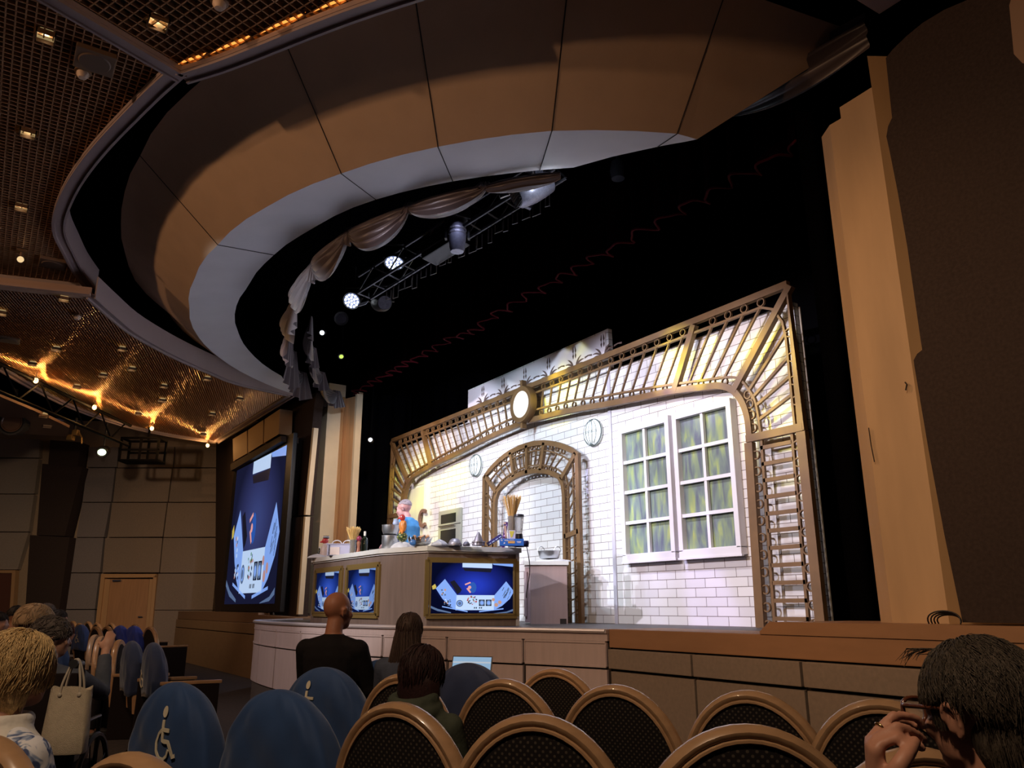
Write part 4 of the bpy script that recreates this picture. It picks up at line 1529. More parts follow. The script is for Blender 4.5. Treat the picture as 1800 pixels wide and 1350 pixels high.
# bird-headed bottle figurine
p = at_px(573, 12.55, Z0)
f1 = thing('figurine', 'white bird-headed figurine with red face and dark hat at the far end of the counter', 'figurine', p)
mb = MB()
mb.lathe([(0.055, 0), (0.075, 0.02), (0.085, 0.08), (0.07, 0.16), (0.045, 0.21), (0.03, 0.24)], (0, 0, 0), 16)
mb.ell((0.07, 0, 0.12), (0.028, 0.03, 0.07), 10, 8)
mb.ell((-0.07, 0, 0.12), (0.028, 0.03, 0.07), 10, 8)
mb.build('body', CERW, f1, smooth=True, local=True)
mb = MB()
mb.ell((0, -0.01, 0.27), (0.05, 0.05, 0.05), 12, 8)
mb.tube([(-0.03, -0.03, 0.262), (-0.075, -0.05, 0.255), (-0.11, -0.055, 0.25)], [0.022, 0.015, 0.004], 8)
mb.build('head', REDC, f1, smooth=True, local=True)
mb = MB()
mb.lathe([(0.04, 0.305), (0.048, 0.31), (0.045, 0.345), (0.0, 0.35)], (0, 0, 0), 14)
ht_ = mb.build('hat', mat('dark_hat', (0.03, 0.02, 0.025), 0.6), f1, smooth='auto', local=True)
mb = MB()
mb.lathe([(0.047, 0.322), (0.0495, 0.324), (0.0495, 0.334), (0.046, 0.336)], (0, 0, 0), 14)
mb.build('hat_band', mat('hat_band_white', (0.8, 0.8, 0.8), 0.6), ht_, local=True)

# dark little bottle beside it
p = at_px(562.5, 12.6, Z0)
b0 = thing('bottle', 'small dark bottle beside the bird-headed figurine', 'bottle', p)
mb = MB()
mb.lathe([(0.028, 0), (0.03, 0.09), (0.014, 0.12), (0.012, 0.16), (0.0, 0.162)], (0, 0, 0), 12)
mb.build('glass', DKGL, b0, smooth='auto', local=True)
mb = MB()
mb.lathe([(0.013, 0.16), (0.013, 0.185), (0, 0.186)], (0, 0, 0), 10)
mb.build('cap', mat('white_cap', (0.7, 0.7, 0.7), 0.5), b0, local=True)

# crumpled cloth at the counter end
def cloth_heap(name, label, cat, c, rx, ry, h, rz=0, m=None, seed=0, group=None):
    rr = random.Random(seed)
    t = MB()
    secs, n = [], 28
    ph = [rr.uniform(0, 6.28) for _ in range(6)]
    for j in range(9):
        f = j / 8
        ring_ = []
        for k in range(n):
            a = 2 * PI * k / n
            w = 1 + 0.10 * math.sin(5 * a + ph[0]) * (1 - f * .5) + 0.07 * math.sin(9 * a + ph[1])
            q = (1 - f ** 1.6) * w + 0.02
            zz = h * (f ** 0.7) * (1 + 0.12 * math.sin(3 * a + ph[2])) + 0.001
            ring_.append(Vector((rx * q * math.cos(a), ry * q * math.sin(a), zz)))
        secs.append(ring_)
    t.at(Matrix.Translation(c) @ Matrix.Rotation(rz, 4, 'Z'))
    t.loft(secs)
    o = t.build(name, m or CLOTH, None, smooth=True)
    return tag(o, label, cat, group)
cloth_heap('cloth', 'white cloth heap under the bird-headed figurine at the counter end', 'cloth', at_px(561, 12.45, Z0), 0.16, 0.10, 0.06, HEAD, seed=1)

# clear tub with two white handles
p = at_px(601, 11.9, Z0)
tub = thing('storage_tub', 'clear lavender plastic tub of papers with arched white handles', 'tub', p, HEAD)
mb = MB()
w, d, hgt = 0.185, 0.12, 0.17
for (x0, x1, y0, y1) in ((-w, w, -d, -d + 0.008), (-w, w, d - 0.008, d), (-w, -w + 0.008, -d, d), (w - 0.008, w, -d, d)):
    mb.box((x0, y0, 0), (x1, y1, hgt))
mb.box((-w, -d, 0), (w, d, 0.01))
mb.box((-w - 0.012, -d - 0.012, hgt - 0.012), (w + 0.012, -d, hgt))
mb.build('tub_body', LAVP, tub, local=True)
mb = MB()
for x0 in (-0.10, 0.06):
    mb.tube([(x0 + 0.07 * math.cos(a) + 0.03, 0, hgt + 0.055 * math.sin(a)) for a in [PI * k / 10 for k in range(11)]], 0.008, 6)
mb.build('handle', mat('white_plastic', (0.78, 0.74, 0.76), 0.4), tub, local=True)
mb = MB()
mb.box((-0.14, -0.125, 0.01), (0.0, -0.121, 0.12))
mb.build('label', mat('cream_paper', (0.75, 0.62, 0.58), 0.7), tub, local=True)
mb = MB()
for k in range(9):
    mb.box((-0.165, -0.126, 0.01 + 0.016 * k), (-0.145, -0.1215, 0.02 + 0.016 * k))
mb.build('barcode', mat('dark_ink', (0.03, 0.03, 0.05), 0.6), tub, local=True)

def spaghetti(px, t, zb, h, rw, rt, n, label, glass_h, seed):
    p = at_px(px, t, Z0)
    sp = thing('spaghetti_jar', label, 'spaghetti', p)
    rr = random.Random(seed)
    mb = MB()
    for i in range(n):
        a, q = rr.uniform(0, 2 * PI), math.sqrt(rr.random())
        b = (rw * 0.8 * q * math.cos(a), rw * 0.8 * q * math.sin(a), zb)
        wz = zb + (h - zb) * 0.45
        m1 = (rw * 0.75 * q * math.cos(a), rw * 0.75 * q * math.sin(a), wz)
        hh = h * rr.uniform(0.93, 1.02)
        tp = (rt * q * math.cos(a), rt * q * math.sin(a), hh)
        mb.tube([b, m1, tp], 0.0035, 4)
    mb.build('pasta', SPAG, sp, local=True)
    mb = MB()
    mb.lathe([(rw * 1.05, 0.0), (rw * 1.05, glass_h), (rw * 0.98, glass_h), (rw * 0.98, 0.008), (0, 0.008)], (0, 0, 0), 20)
    mb.build('jar', GLASS, sp, smooth='auto', local=True)
    return sp
spaghetti(621, 11.7, 0.02, 0.40, 0.045, 0.115, 110, 'sheaf of pale dry spaghetti in a glass beside the dark oil bottle', 0.22, 4)
spaghetti(900, 10.25, 0.16, 0.66, 0.052, 0.13, 150, 'tall sheaf of dry spaghetti in a jar beside the blender', 0.40, 5)

p = at_px(631, 11.45, Z0)
pm = thing('pepper_mill', 'turned red-brown wooden pepper mill in front of the dark bottle', 'pepper mill', p)
mb = MB()
mb.lathe([(0.03, 0), (0.034, 0.02), (0.024, 0.06), (0.02, 0.10), (0.028, 0.15), (0.022, 0.18)], (0, 0, 0), 16)
mb.build('body', mat('red_brown_wood', (0.30, 0.10, 0.05), 0.4), pm, smooth=True, local=True)
mb = MB()
mb.ell((0, 0, 0.215), (0.036, 0.036, 0.04), 12, 8)
mb.build('knob', mat('dark_red_knob', (0.25, 0.02, 0.06), 0.35), pm, smooth=True, local=True)
p = at_px(641, 11.55, Z0)
ob = thing('oil_bottle', 'tall dark oil bottle with pale stopper beside the spaghetti', 'bottle', p)
mb = MB()
mb.lathe([(0.043, 0), (0.045, 0.02), (0.045, 0.19), (0.035, 0.23), (0.016, 0.245), (0.015, 0.265)], (0, 0, 0), 18)
mb.build('glass', DKGL, ob, smooth='auto', local=True)
mb = MB()
mb.lathe([(0.016, 0.262), (0.018, 0.31), (0.014, 0.325), (0, 0.326)], (0, 0, 0), 12)
mb.build('stopper', CORK, ob, smooth='auto', local=True)

p = at_px(661, 11.1, Z0)
pl = MB()
pl.at(Matrix.Translation(p))
for k in range(4):
    pl.lathe([(0.05, 0.008 * k), (0.09, 0.008 * k + 0.010), (0.092, 0.008 * k + 0.012), (0.05, 0.008 * k + 0.005), (0, 0.008 * k + 0.005)], (0, 0, 0), 22)
tag(pl.build('dish_stack', STL2, None, smooth='auto'), 'low stack of steel dishes beside the dark oil bottle', 'dishes')

# pot with mixer bowl on it
p = at_px(685, 10.7, Z0)
pot = thing('stock_pot', 'tall steel stock pot under the mixing bowl', 'pot', p)
mb = MB()
mb.lathe([(0.10, 0), (0.105, 0.01), (0.105, 0.185), (0.112, 0.19), (0.10, 0.192), (0.098, 0.02), (0, 0.02)], (0, 0, 0), 28)
mb.build('body', STL2, pot, smooth='auto', local=True)
mb = MB()
mb.tube([(0.10, 0, 0.14), (0.135, 0, 0.15), (0.135, 0, 0.11), (0.10, 0, 0.10)], 0.006, 6)
mb.build('handle', STL2, pot, local=True)
bw = thing('mixing_bowl', 'round steel mixing bowl on top of the stock pot', 'bowl', p + Vector((0, 0, 0.192)))
mb = MB()
mb.lathe([(0.05, 0), (0.09, 0.02), (0.108, 0.07), (0.11, 0.135), (0.116, 0.138), (0.106, 0.134), (0.10, 0.07), (0.05, 0.012), (0, 0.012)], (0, 0, 0), 28)
mb.build('bowl', STL2, bw, smooth='auto', local=True)
mx = at_px(695, 10.9, Z0)
mxr = thing('stand_mixer', 'pale blue stand mixer behind the steel mixing bowl', 'mixer', mx)
mb = MB()
mb.bbox((-0.05, -0.05, 0.0), (0.05, 0.05, 0.33), 0.02)
mb.build('column', mat('pale_blue_enamel', (0.40, 0.46, 0.66), 0.35), mxr, local=True)
mb = MB()
mb.lathe([(0.0, 0.32), (0.04, 0.325), (0.045, 0.38), (0.03, 0.43), (0, 0.44)], (0, 0, 0), 16)
mb.build('motor_head', mat('pale_blue_enamel', 'ffffff'), mxr, smooth=True, local=True)

# parrot sitting on a pineapple on a draped stand
p = at_px(707, 10.45, Z0)
cs = cloth_heap('draped_cloth', 'white cloth draped over a low stand under the pineapple', 'cloth', p, 0.15, 0.12, 0.092, HEAD, seed=3)
pp = p + Vector((0, 0, 0.092))
pin = thing('pineapple', 'small dark and yellow pineapple under the orange figurine', 'pineapple', pp)
mb = MB()
n, rows = 20, 12
secs = []
for j in range(rows + 1):
    th = PI * (0.04 + 0.92 * j / rows)
    secs.append([Vector((0.068 * math.sin(th) * math.cos(2 * PI * (k + 0.5 * (j % 2)) / n) * (1 + 0.05 * (-1) ** (k + j)), 0.068 * math.sin(th) * math.sin(2 * PI * (k + 0.5 * (j % 2)) / n) * (1 + 0.05 * (-1) ** (k + j)), 0.062 - 0.062 * math.cos(th))) for k in range(n)])
mb.loft(secs)
def checker():
    m = bpy.data.materials.new('pineapple_skin')
    m.use_nodes = True
    nt = m.node_tree
    vo = nt.nodes.new('ShaderNodeTexVoronoi')
    vo.inputs['Scale'].default_value = 38
    tc = nt.nodes.new('ShaderNodeTexCoord')
    cr = nt.nodes.new('ShaderNodeValToRGB')
    cr.color_ramp.elements[0].position, cr.color_ramp.elements[0].color = 0.2, (0.62, 0.60, 0.16, 1)
    cr.color_ramp.elements[1].position, cr.color_ramp.elements[1].color = 0.5, (0.03, 0.06, 0.015, 1)
    nt.links.new(tc.outputs['Object'], vo.inputs['Vector'])
    nt.links.new(vo.outputs['Distance'], cr.inputs[0])
    nt.links.new(cr.outputs[0], nt.nodes['Principled BSDF'].inputs['Base Color'])
    return m
mb.build('fruit', checker(), pin, smooth=True, local=True)
par = thing('parrot_figurine', 'orange parrot figurine with red head perched on the pineapple', 'figurine', pp + Vector((0, 0, 0.124)))
par.scale = (0.88, 0.88, 0.86)
mb = MB()
mb.ell((0, 0, 0.085), (0.058, 0.05, 0.10), 16, 12)
mb.ell((0.055, 0, 0.085), (0.022, 0.035, 0.085), 10, 8, rot=Matrix.Rotation(R(8), 3, 'Y'))
mb.ell((-0.055, 0, 0.085), (0.022, 0.035, 0.085), 10, 8, rot=Matrix.Rotation(R(-8), 3, 'Y'))
mb.tube([(0.03, -0.02, 0.02), (0.05, -0.03, -0.06), (0.045, -0.02, -0.11)], [0.02, 0.014, 0.012], 8)
mb.tube([(-0.03, -0.02, 0.02), (-0.055, -0.03, -0.06), (-0.05, -0.02, -0.11)], [0.02, 0.014, 0.012], 8)
mb.build('body', ORNG, par, smooth=True, local=True)
mb = MB()
mb.ell((0, -0.01, 0.215), (0.045, 0.045, 0.05), 14, 10)
mb.tube([(-0.03, -0.03, 0.215), (-0.06, -0.045, 0.212), (-0.065, -0.047, 0.188)], [0.018, 0.013, 0.004], 8)
ph_ = mb.build('head', REDC, par, smooth=True, local=True)
mb = MB()
for s in (-1, 1):
    mb.ell((s * 0.03, -0.042, 0.228), (0.012, 0.008, 0.012), 8, 6)
mb.build('eye', mat('pale_eye', (0.85, 0.85, 0.8), 0.3), ph_, smooth=True, local=True)

# platter of food with foil and a tilted blue bowl
p = at_px(738, 10.1, Z0)
pt = thing('food_platter', 'crowded platter of food and foil with a blue bowl beside the pineapple', 'platter', p, HEAD)
mb = MB()
mb.lathe([(0.05, 0), (0.12, 0.03), (0.14, 0.05), (0.142, 0.055), (0.11, 0.04), (0, 0.02)], (0, 0, 0), 24)
mb.build('dish', STL2, pt, smooth='auto', local=True)
mb = MB()
for i in range(26):
    a, q = rnd.uniform(0, 6.28), 0.10 * math.sqrt(rnd.random())
    mb.ell((q * math.cos(a), q * math.sin(a), 0.07 + 0.07 * rnd.random()), (0.022, 0.02, 0.016), 8, 6)
mb.build('food', mat('pale_shrimp', (0.72, 0.42, 0.26), 0.6, noise=0.3, nscale=20), pt, smooth=True, local=True)
mb = MB()
for i in range(14):
    a = 2 * PI * i / 14
    q = 0.125
    mb.add([(q * math.cos(a), q * math.sin(a), 0.03), (q * math.cos(a + .4), q * math.sin(a + .4), 0.035), ((q + 0.04) * math.cos(a + .3), (q + 0.04) * math.sin(a + .3), 0.11 + 0.03 * rnd.random()), ((q + .03) * math.cos(a), (q + .03) * math.sin(a), 0.10)], [(0, 1, 2, 3)])
mb.build('foil', mat('crumpled_foil', (0.6, 0.62, 0.68), 0.25, metal=0.9), pt, local=True)
mb = MB()
mb.ell((-0.07, -0.12, 0.045), (0.045, 0.02, 0.04), 14, 8)
mb.build('blue_bowl', mat('blue_enamel_bowl', (0.08, 0.25, 0.72), 0.3), pt, smooth=True, local=True)
cloth_heap('cling_film', 'clear crumpled film lying between the food platter and the strainer', 'film', at_px(772, 9.95, Z0), 0.10, 0.08, 0.075, HEAD, mat('crumpled_film', (0.62, 0.64, 0.74), 0.3, alpha=0.75), 8)

def wires(name, label, cat, px, t, prof, n, m, base=True):
    p = at_px(px, t, Z0)
    mb = MB()
    mb.at(Matrix.Translation(p))
    mb.lathe(prof, (0, 0, 0), n)
    return tag(mb.build(name, m, None, smooth='auto'), label, cat)
MESHS = mat('steel_gauze', (0.33, 0.33, 0.40), 0.45, metal=0.6, noise=0.25, nscale=120)
st = thing('strainer', 'upturned domed mesh strainer on the counter', 'strainer', at_px(800, 9.95, Z0), HEAD)
mb = MB()
mb.lathe([(0.085, 0.0), (0.083, 0.03), (0.065, 0.07), (0.035, 0.09), (0.0, 0.095)], (0, 0, 0), 26)
mb.build('gauze', MESHS, st, smooth=True, local=True)
mb = MB()
mb.lathe([(0.084, 0), (0.090, 0.003), (0.090, 0.012), (0.084, 0.012)], (0, 0, 0), 26)
mb.build('rim', STL2, st, local=True)
mb = MB()
mb.tube([(-0.085, 0, 0.01), (-0.16, -0.02, 0.012)], 0.007, 6)
mb.build('handle', STL2, st, local=True)
st2 = thing('strainer', 'small dark mesh sieve between the domed strainer and the cone strainer', 'strainer', at_px(820, 9.95, Z0), HEAD)
mb = MB()
mb.lathe([(0.045, 0.0), (0.043, 0.025), (0.025, 0.05), (0.0, 0.055)], (0, 0, 0), 18)
mb.build('gauze', mat('dark_gauze', (0.14, 0.14, 0.19), 0.5, metal=0.5), st2, smooth=True, local=True)
mb = MB()
mb.tube([(-0.02, 0, 0.05), (-0.005, 0, 0.075), (0.02, 0, 0.055)], 0.004, 6)
mb.build('hook', STL2, st2, local=True)
cn = thing('cone_strainer', 'tall pointed steel cone strainer upturned on the counter', 'strainer', at_px(841, 9.9, Z0), HEAD)
mb = MB()
mb.lathe([(0.078, 0.0), (0.078, 0.02), (0.012, 0.165), (0.0, 0.168)], (0, 0, 0), 28)
mb.build('cone', MESHS, cn, smooth='auto', local=True)
mb = MB()
for k in range(3):
    a = 2 * PI * k / 3 + 0.3
    mb.tube([(0.075 * math.cos(a), 0.075 * math.sin(a), 0.0), (0.08 * math.cos(a), 0.08 * math.sin(a), 0.045)], 0.006, 6)
mb.lathe([(0.078, 0.035), (0.084, 0.038), (0.084, 0.048), (0.076, 0.05)], (0, 0, 0), 28)
mb.build('stand', STL2, cn, local=True)

# packets and boxes at the wing end
def box_item(name, label, cat, px, t, dims, m, rz=0, tilt=0, zoff=0.0, print_=None):
    p = at_px(px, t, Z0 + zoff)
    th = thing(name, label, cat, p, HEAD + rz)
    mb = MB()
    w, d, h = dims
    X = Matrix.Rotation(tilt, 4, 'Y')
    mb.at(Matrix.Translation((0, 0, abs(math.sin(tilt)) * w / 2)) @ X)
    mb.bbox((-w / 2, -d / 2, 0), (w / 2, d / 2, h), 0.004)
    cb = mb.build('carton', m, th, local=True)
    return cb, mb.x, w, d, h
BLUEB = mat('bright_blue_card', (0.02, 0.16, 0.62), 0.45)
NAVY = mat('navy_card', (0.03, 0.03, 0.20), 0.45)
PRW = mat('white_print', (0.8, 0.8, 0.82), 0.5)
PRO = mat('orange_print', (0.72, 0.40, 0.12), 0.5)
th, X, w, d, h = box_item('carton', 'bright blue pasta carton with a golden picture at the counter corner', 'box', 899.5, 9.95, (0.30, 0.09, 0.085), BLUEB)
mb = MB()
mb.at(X)
mb.box((-0.045, -d / 2 - 0.002, 0.028), (0.04, -d / 2, 0.058))
mb.build('picture', PRO, th, local=True)
mb = MB()
mb.at(X)
y_ = -d / 2 - 0.002
def glyph(mb, s, x, z, hgt, wd, y=y_):
    """small block letters"""
    F = {'D': ('110', '101', '101', '101', '110'), 'R': ('110', '101', '110', '101', '101'), 'e': ('000', '111', '110', '100', '111'), 'c': ('000', '111', '100', '100', '111'),
         'o': ('000', '111', '101', '101', '111'), 'S': ('111', '100', '111', '001', '111'), 'T': ('111', '010', '010', '010', '010'), 'A': ('010', '101', '111', '101', '101'),
         'N': ('101', '111', '111', '101', '101'), 'B': ('110', '101', '110', '101', '110'), 'I': ('010', '010', '010', '010', '010'), '.': ('000', '000', '000', '000', '010')}
    for ch in s:
        if ch in F:
            for r_, row in enumerate(F[ch]):
                for c_, b in enumerate(row):
                    if b == '1':
                        mb.box((x + c_ * wd / 3, y, z + hgt * (4 - r_) / 5), (x + (c_ + 1) * wd / 3, y + 0.002, z + hgt * (5 - r_) / 5))
        x += wd * 1.25
glyph(mb, 'De Cecco', -0.135, 0.058, 0.018, 0.0095)
mb.box((-0.03, y_, 0.068), (0.03, y_ + 0.002, 0.073))
mb.box((0.062, y_, 0.045), (0.118, y_ + 0.002, 0.052))
mb.box((0.07, y_, 0.034), (0.11, y_ + 0.002, 0.039))
mb.prism([(-0.10, 0.02), (-0.08, 0.028), (-0.085, 0.042), (-0.098, 0.036)], 'y', y_, y_ + 0.002)
mb.build('print', PRW, th, local=True)
th, X, w, d, h = box_item('carton', 'dark blue printed carton leaning on the bright blue one', 'box', 871, 10.0, (0.21, 0.08, 0.045), NAVY, 0, R(-33), 0.0)
mb = MB()
mb.at(X)
for k in range(4):
    mb.box((-0.09 + 0.05 * k, -d / 2 - 0.002, 0.008), (-0.055 + 0.05 * k, -d / 2, 0.02))
mb.build('print', mat('pale_blue_print', (0.45, 0.6, 0.9), 0.5), th, local=True)
th, X, w, d, h = box_item('carton', 'tall slim purple packet standing beside the spaghetti jar', 'box', 884, 10.3, (0.045, 0.06, 0.33), mat('purple_card', (0.07, 0.02, 0.14), 0.4), 0, R(8))
mb = MB()
mb.at(X)
for k in range(6):
    mb.box((-0.012, -d / 2 - 0.002, 0.05 + 0.045 * k), (0.012, -d / 2, 0.07 + 0.045 * k))
mb.build('print', mat('lilac_print', (0.55, 0.35, 0.75), 0.5), th, local=True)
th, X, w, d, h = box_item('packet', 'tan folded packet leaning in front of the spaghetti jar', 'packet', 890.5, 10.05, (0.03, 0.03, 0.24), mat('tan_paper', (0.62, 0.42, 0.32), 0.7), 0, R(-6), 0.06)
mb = MB()
mb.at(X)
mb.box((-0.017, -0.017, 0.20), (0.017, 0.017, 0.215))
mb.build('band', NAVY, th, local=True)
th, X, w, d, h = box_item('packet', 'yellow and white packet in front of the spaghetti jar', 'packet', 900, 10.05, (0.085, 0.03, 0.20), mat('white_packet', (0.62, 0.60, 0.75), 0.4))
mb = MB()
mb.at(X)
mb.prism([(-0.035, 0.19), (0.03, 0.19), (0.005, 0.12), (-0.015, 0.11)], 'y', -0.018, -0.0155)
mb.build('print', mat('yellow_print', (0.70, 0.62, 0.08), 0.5), th, local=True)

# blender
bl = thing('blender', 'jug blender with black lid and base at the counter corner', 'blender', at_px(912.5, 10.15, Z0))
mb = MB()
mb.lathe([(0.062, 0), (0.065, 0.02), (0.05, 0.13), (0.045, 0.165), (0, 0.166)], (0, 0, 0), 20)
bb_ = mb.build('base', mat('black_blender_base', (0.015, 0.015, 0.03), 0.3), bl, smooth='auto', local=True)
mb = MB()
mb.lathe([(0.04, 0.166), (0.045, 0.19), (0.058, 0.38), (0.055, 0.38), (0.042, 0.19), (0, 0.18)], (0, 0, 0), 20)
mb.tube([(0.05, 0, 0.36), (0.085, 0, 0.34), (0.075, 0, 0.23), (0.048, 0, 0.22)], 0.007, 6)
mb.build('jug', GLASS, bl, smooth='auto', local=True)
mb = MB()
mb.lathe([(0.06, 0.378), (0.066, 0.385), (0.062, 0.41), (0, 0.418)], (0, 0, 0), 20)
mb.build('lid', mat('black_lid', (0.02, 0.022, 0.03), 0.4), bl, smooth='auto', local=True)
mb = MB()
mb.box((-0.03, -0.066, 0.04), (0.0, -0.055, 0.13))
mb.build('badge', mat('blue_badge', (0.12, 0.3, 0.7), 0.4), bb_, local=True)
mg = thing('mug', 'small dark mug at the very corner of the counter beside the blender', 'mug', at_px(924.5, 10.1, Z0))
mb = MB()
mb.lathe([(0.032, 0), (0.036, 0.01), (0.036, 0.075), (0.031, 0.075), (0.03, 0.01), (0, 0.01)], (0, 0, 0), 16)
mb.build('body', mat('navy_glaze', (0.015, 0.015, 0.06), 0.3), mg, smooth='auto', local=True)
mb = MB()
mb.tube([(0.034, 0, 0.06), (0.058, 0, 0.055), (0.058, 0, 0.025), (0.034, 0, 0.02)], 0.005, 6)
mb.build('handle', mat('navy_glaze', 'ffffff'), mg, local=True)
mb = MB()
q = [at_px(924, 10.1, Z0 + 0.01), at_px(926, 10.35, Z0 + 0.008)] + [onT(x, y, 10.45) for x, y in ((928, 972), (930.5, 988), (931, 1005), (929, 1022), (926, 1040), (925, 1051))]
mb.tube(smoothpath(q, 4), 0.006, 6)
tag(mb.build('power_cord', mat('black_cable', (0.01, 0.01, 0.012), 0.5), None, smooth=True), 'black power cord hanging off the counter corner', 'cord')

# side cabinet behind, with a handled pan on a cloth
qc = at_px(961, 11.75, 0)
scb = thing('side_cabinet', 'pinkish side cabinet with white top behind the counter wing', 'cabinet', (qc.x, qc.y, 1.03), HEAD)
mb = MB()
mb.box((-0.25, -0.28, 0), (0.27, 0.22, 0.80))
mb.build('body', mat('pink_taupe_panel', (0.36, 0.26, 0.25), 0.45, noise=0.06, nscale=3, stretch=(7, 7, .4)), scb, local=True)
mb = MB()
mb.bbox((-0.33, -0.31, 0.80), (0.295, 0.25, 0.855), 0.008)
mb.build('worktop', STONE, scb, local=True)
mb = MB()
mb.box((-0.32, -0.10, 0.02), (-0.25, 0.2, 0.78))
mb.box((-0.335, -0.12, 0.10), (-0.30, -0.09, 0.72))
mb.build('side_door', mat('pink_side_door', (0.50, 0.36, 0.38), 0.5), scb, local=True)
mb = MB()
mb.box((0.16, -0.285, 0.0), (0.25, -0.275, 0.07))
mb.build('vent', SEAMM, scb, local=True)
ztop = 1.03 + 0.856
cloth_heap('cloth', 'white cloth spread under the handled pan on the side cabinet', 'cloth', at_px(972, 11.65, ztop), 0.24, 0.17, 0.045, HEAD, seed=12)
pn = thing('handled_pan', 'steel pan with two loop handles on the side cabinet', 'pan', at_px(965, 11.65, ztop + 0.045), HEAD)
mb = MB()
mb.lathe([(0.13, 0), (0.14, 0.01), (0.165, 0.105), (0.17, 0.108), (0.158, 0.105), (0.13, 0.014), (0, 0.014)], (0, 0, 0), 32)
mb.build('body', STL2, pn, smooth='auto', local=True)
for s in (-1, 1):
    mb = MB()
    mb.tube([(s * 0.12 + 0.05 * math.cos(a), -0.03, 0.10 + 0.07 * math.sin(a)) for a in [PI * k / 10 for k in range(11)]], 0.006, 6)
    mb.build('handle', STL2, pn, local=True)

# ================================================================== DRAPES AND STAGE LIGHTING
VELV = mat('unlit_red_velvet', (0.0035, 0.0003, 0.0006), 0.95, spec=0.02)  # near-black colour stands in for velvet left unlit
HEM = mat('red_hem', (0.055, 0.0025, 0.006), 0.8, spec=0.1)  # redder colour stands in for light on the bottom edge
SATIN = mat('mauve_satin', (0.085, 0.066, 0.070), 0.36, sheen=0.3)
val = thing('red_valance', 'dark red pleated valance hanging across the stage above the set', 'curtain', (-10, 6.5, 5.85))
mb = MB()
N = 420
top, bot, hem = [], [], []
for i in range(N + 1):
    x = lerp(-16.4, -4.35, i / N)
    ph = x * 2 * PI / 0.42 + 0.8 * math.sin(x * 2.3)
    y = 6.5 + 0.11 * math.sin(ph) + 0.03 * math.sin(2.3 * ph)
    zb = 5.90 - 0.02 * math.sin(ph * 0.5) - (0.10 * math.exp(-((x + 11.0) / 0.35) ** 2))
    bot.append(Vector((x + 0.05 * math.cos(ph), y, zb)))
    top.append(Vector((x, 6.5 + (y - 6.5) * 0.6, 8.1)))
mb.loft([bot, top], closed=False, caps=False)
mb.build('drape', VELV, val, smooth=True)
mb = MB()
mb.tube(bot, 0.016, 5)
mb.build('hem', HEM, val, smooth=True)
mb = MB()
n = 160
a, b = [], []
for i in range(n + 1):
    x = lerp(-20, -1.0, i / n)
    y = 8.9 + 0.06 * math.sin(x * 9)
    a.append(Vector((x, y, 1.03)))
    b.append(Vector((x, y, 8.1)))
mb.loft([a, b], closed=False, caps=False)
tag(mb.build('black_backcloth', mat('black_serge', (0.002, 0.002, 0.003), 0.95, spec=0.02), None, smooth=True), 'black pleated cloth hanging behind the brick backdrop', 'curtain')
for (x, y0, y1, lab) in ((-17.6, 6.9, 8.6, 'black side drape at the left wing of the stage'), (-4.15, 6.2, 8.8, 'black side drape at the right wing of the stage')):
    mb = MB()
    a, b = [], []
    for i in range(61):
        y = lerp(y0, y1, i / 60)
        xx = x + 0.05 * math.sin(y * 16)
        a.append(Vector((xx, y, 1.03)))
        b.append(Vector((xx, y, 8.1)))
    mb.loft([a, b], closed=False, caps=False)
    tag(mb.build('black_leg_drape', mat('black_serge', (0, 0, 0)), None, smooth=True), lab, 'curtain')

# festooned swags following the canopy's inner edge
def swag(parent, A, B, sag, n_=Vector((0, 0, 0)), folds=5, seed=0, bulge=0.12, tail=0.0):
    rr = random.Random(seed)
    NU, NV = 26, 22
    d = (B - A)
    nrm = Vector((-d.y, d.x, 0)).normalized()
    ph = rr.uniform(0, 6.28)
    secs = []
    for j in range(NV + 1):
        v = j / NV
        row = []
        for i in range(NU + 1):
            u = i / NU
            c = 4 * u * (1 - u)
            p = A.lerp(B, u)
            z = -(0.03 + sag * (0.12 + 0.88 * v) * c ** 0.75) - v * 0.06
            fold = 0.055 * math.sin(v * folds * 2 * PI + ph + 1.2 * math.sin(u * PI)) * (0.35 + 0.65 * c)
            out = bulge * math.sin(PI * min(v * 0.9 + 0.1, 1)) * c + fold
            row.append(p + Vector((0, 0, z + fold * 0.4)) + nrm * out)
        secs.append(row)
    mb = MB()
    mb.loft(secs, closed=False, caps=False)
    return mb.build('swag', SATIN, parent, smooth=True)
def jabot(parent, P, h, w, seed=0):
    rr = random.Random(seed)
    mb = MB()
    d = Vector((P.x - cen.x, P.y - cen.y, 0)).normalized()
    tg = Vector((-d.y, d.x, 0))
    secs = []
    for j in range(13):
        v = j / 12
        row = []
        for i in range(19):
            u = i / 18 - 0.5
            ww = w * (0.35 + 0.65 * v)
            row.append(P + tg * (u * ww) + d * (0.03 * math.sin(u * 22 + seed) * (0.4 + v)) + Vector((0, 0, -v * h * (1 - 0.35 * abs(u)) + 0.02)))
        secs.append(row)
    mb.loft(secs, closed=False, caps=False)
    return mb.build('tail', SATIN, parent, smooth=True)
fes = thing('festoon_valance', 'mauve satin festoon of swags along the inner edge of the canopy', 'curtain', (-9, 3.5, 5.2))
ZS = 5.80
pins = [(985, 299), (853, 322), (718, 358), (613, 402), (552, 455), (519, 520), (512, 572), (516, 618), (532, 655)]
PW = [onZ(x, y, ZS) for x, y in pins]
for i in range(len(PW) - 1):
    ln = (PW[i + 1] - PW[i]).length
    swag(fes, PW[i], PW[i + 1], (0.05, 0.20, 0.34, 0.42, 0.42, 0.40, 0.40, 0.36)[i], folds=(3, 4, 5, 5, 5, 6, 6, 6)[i], seed=i, bulge=(0.02, 0.08, 0.12, 0.14, 0.14, 0.14, 0.14, 0.14)[i])
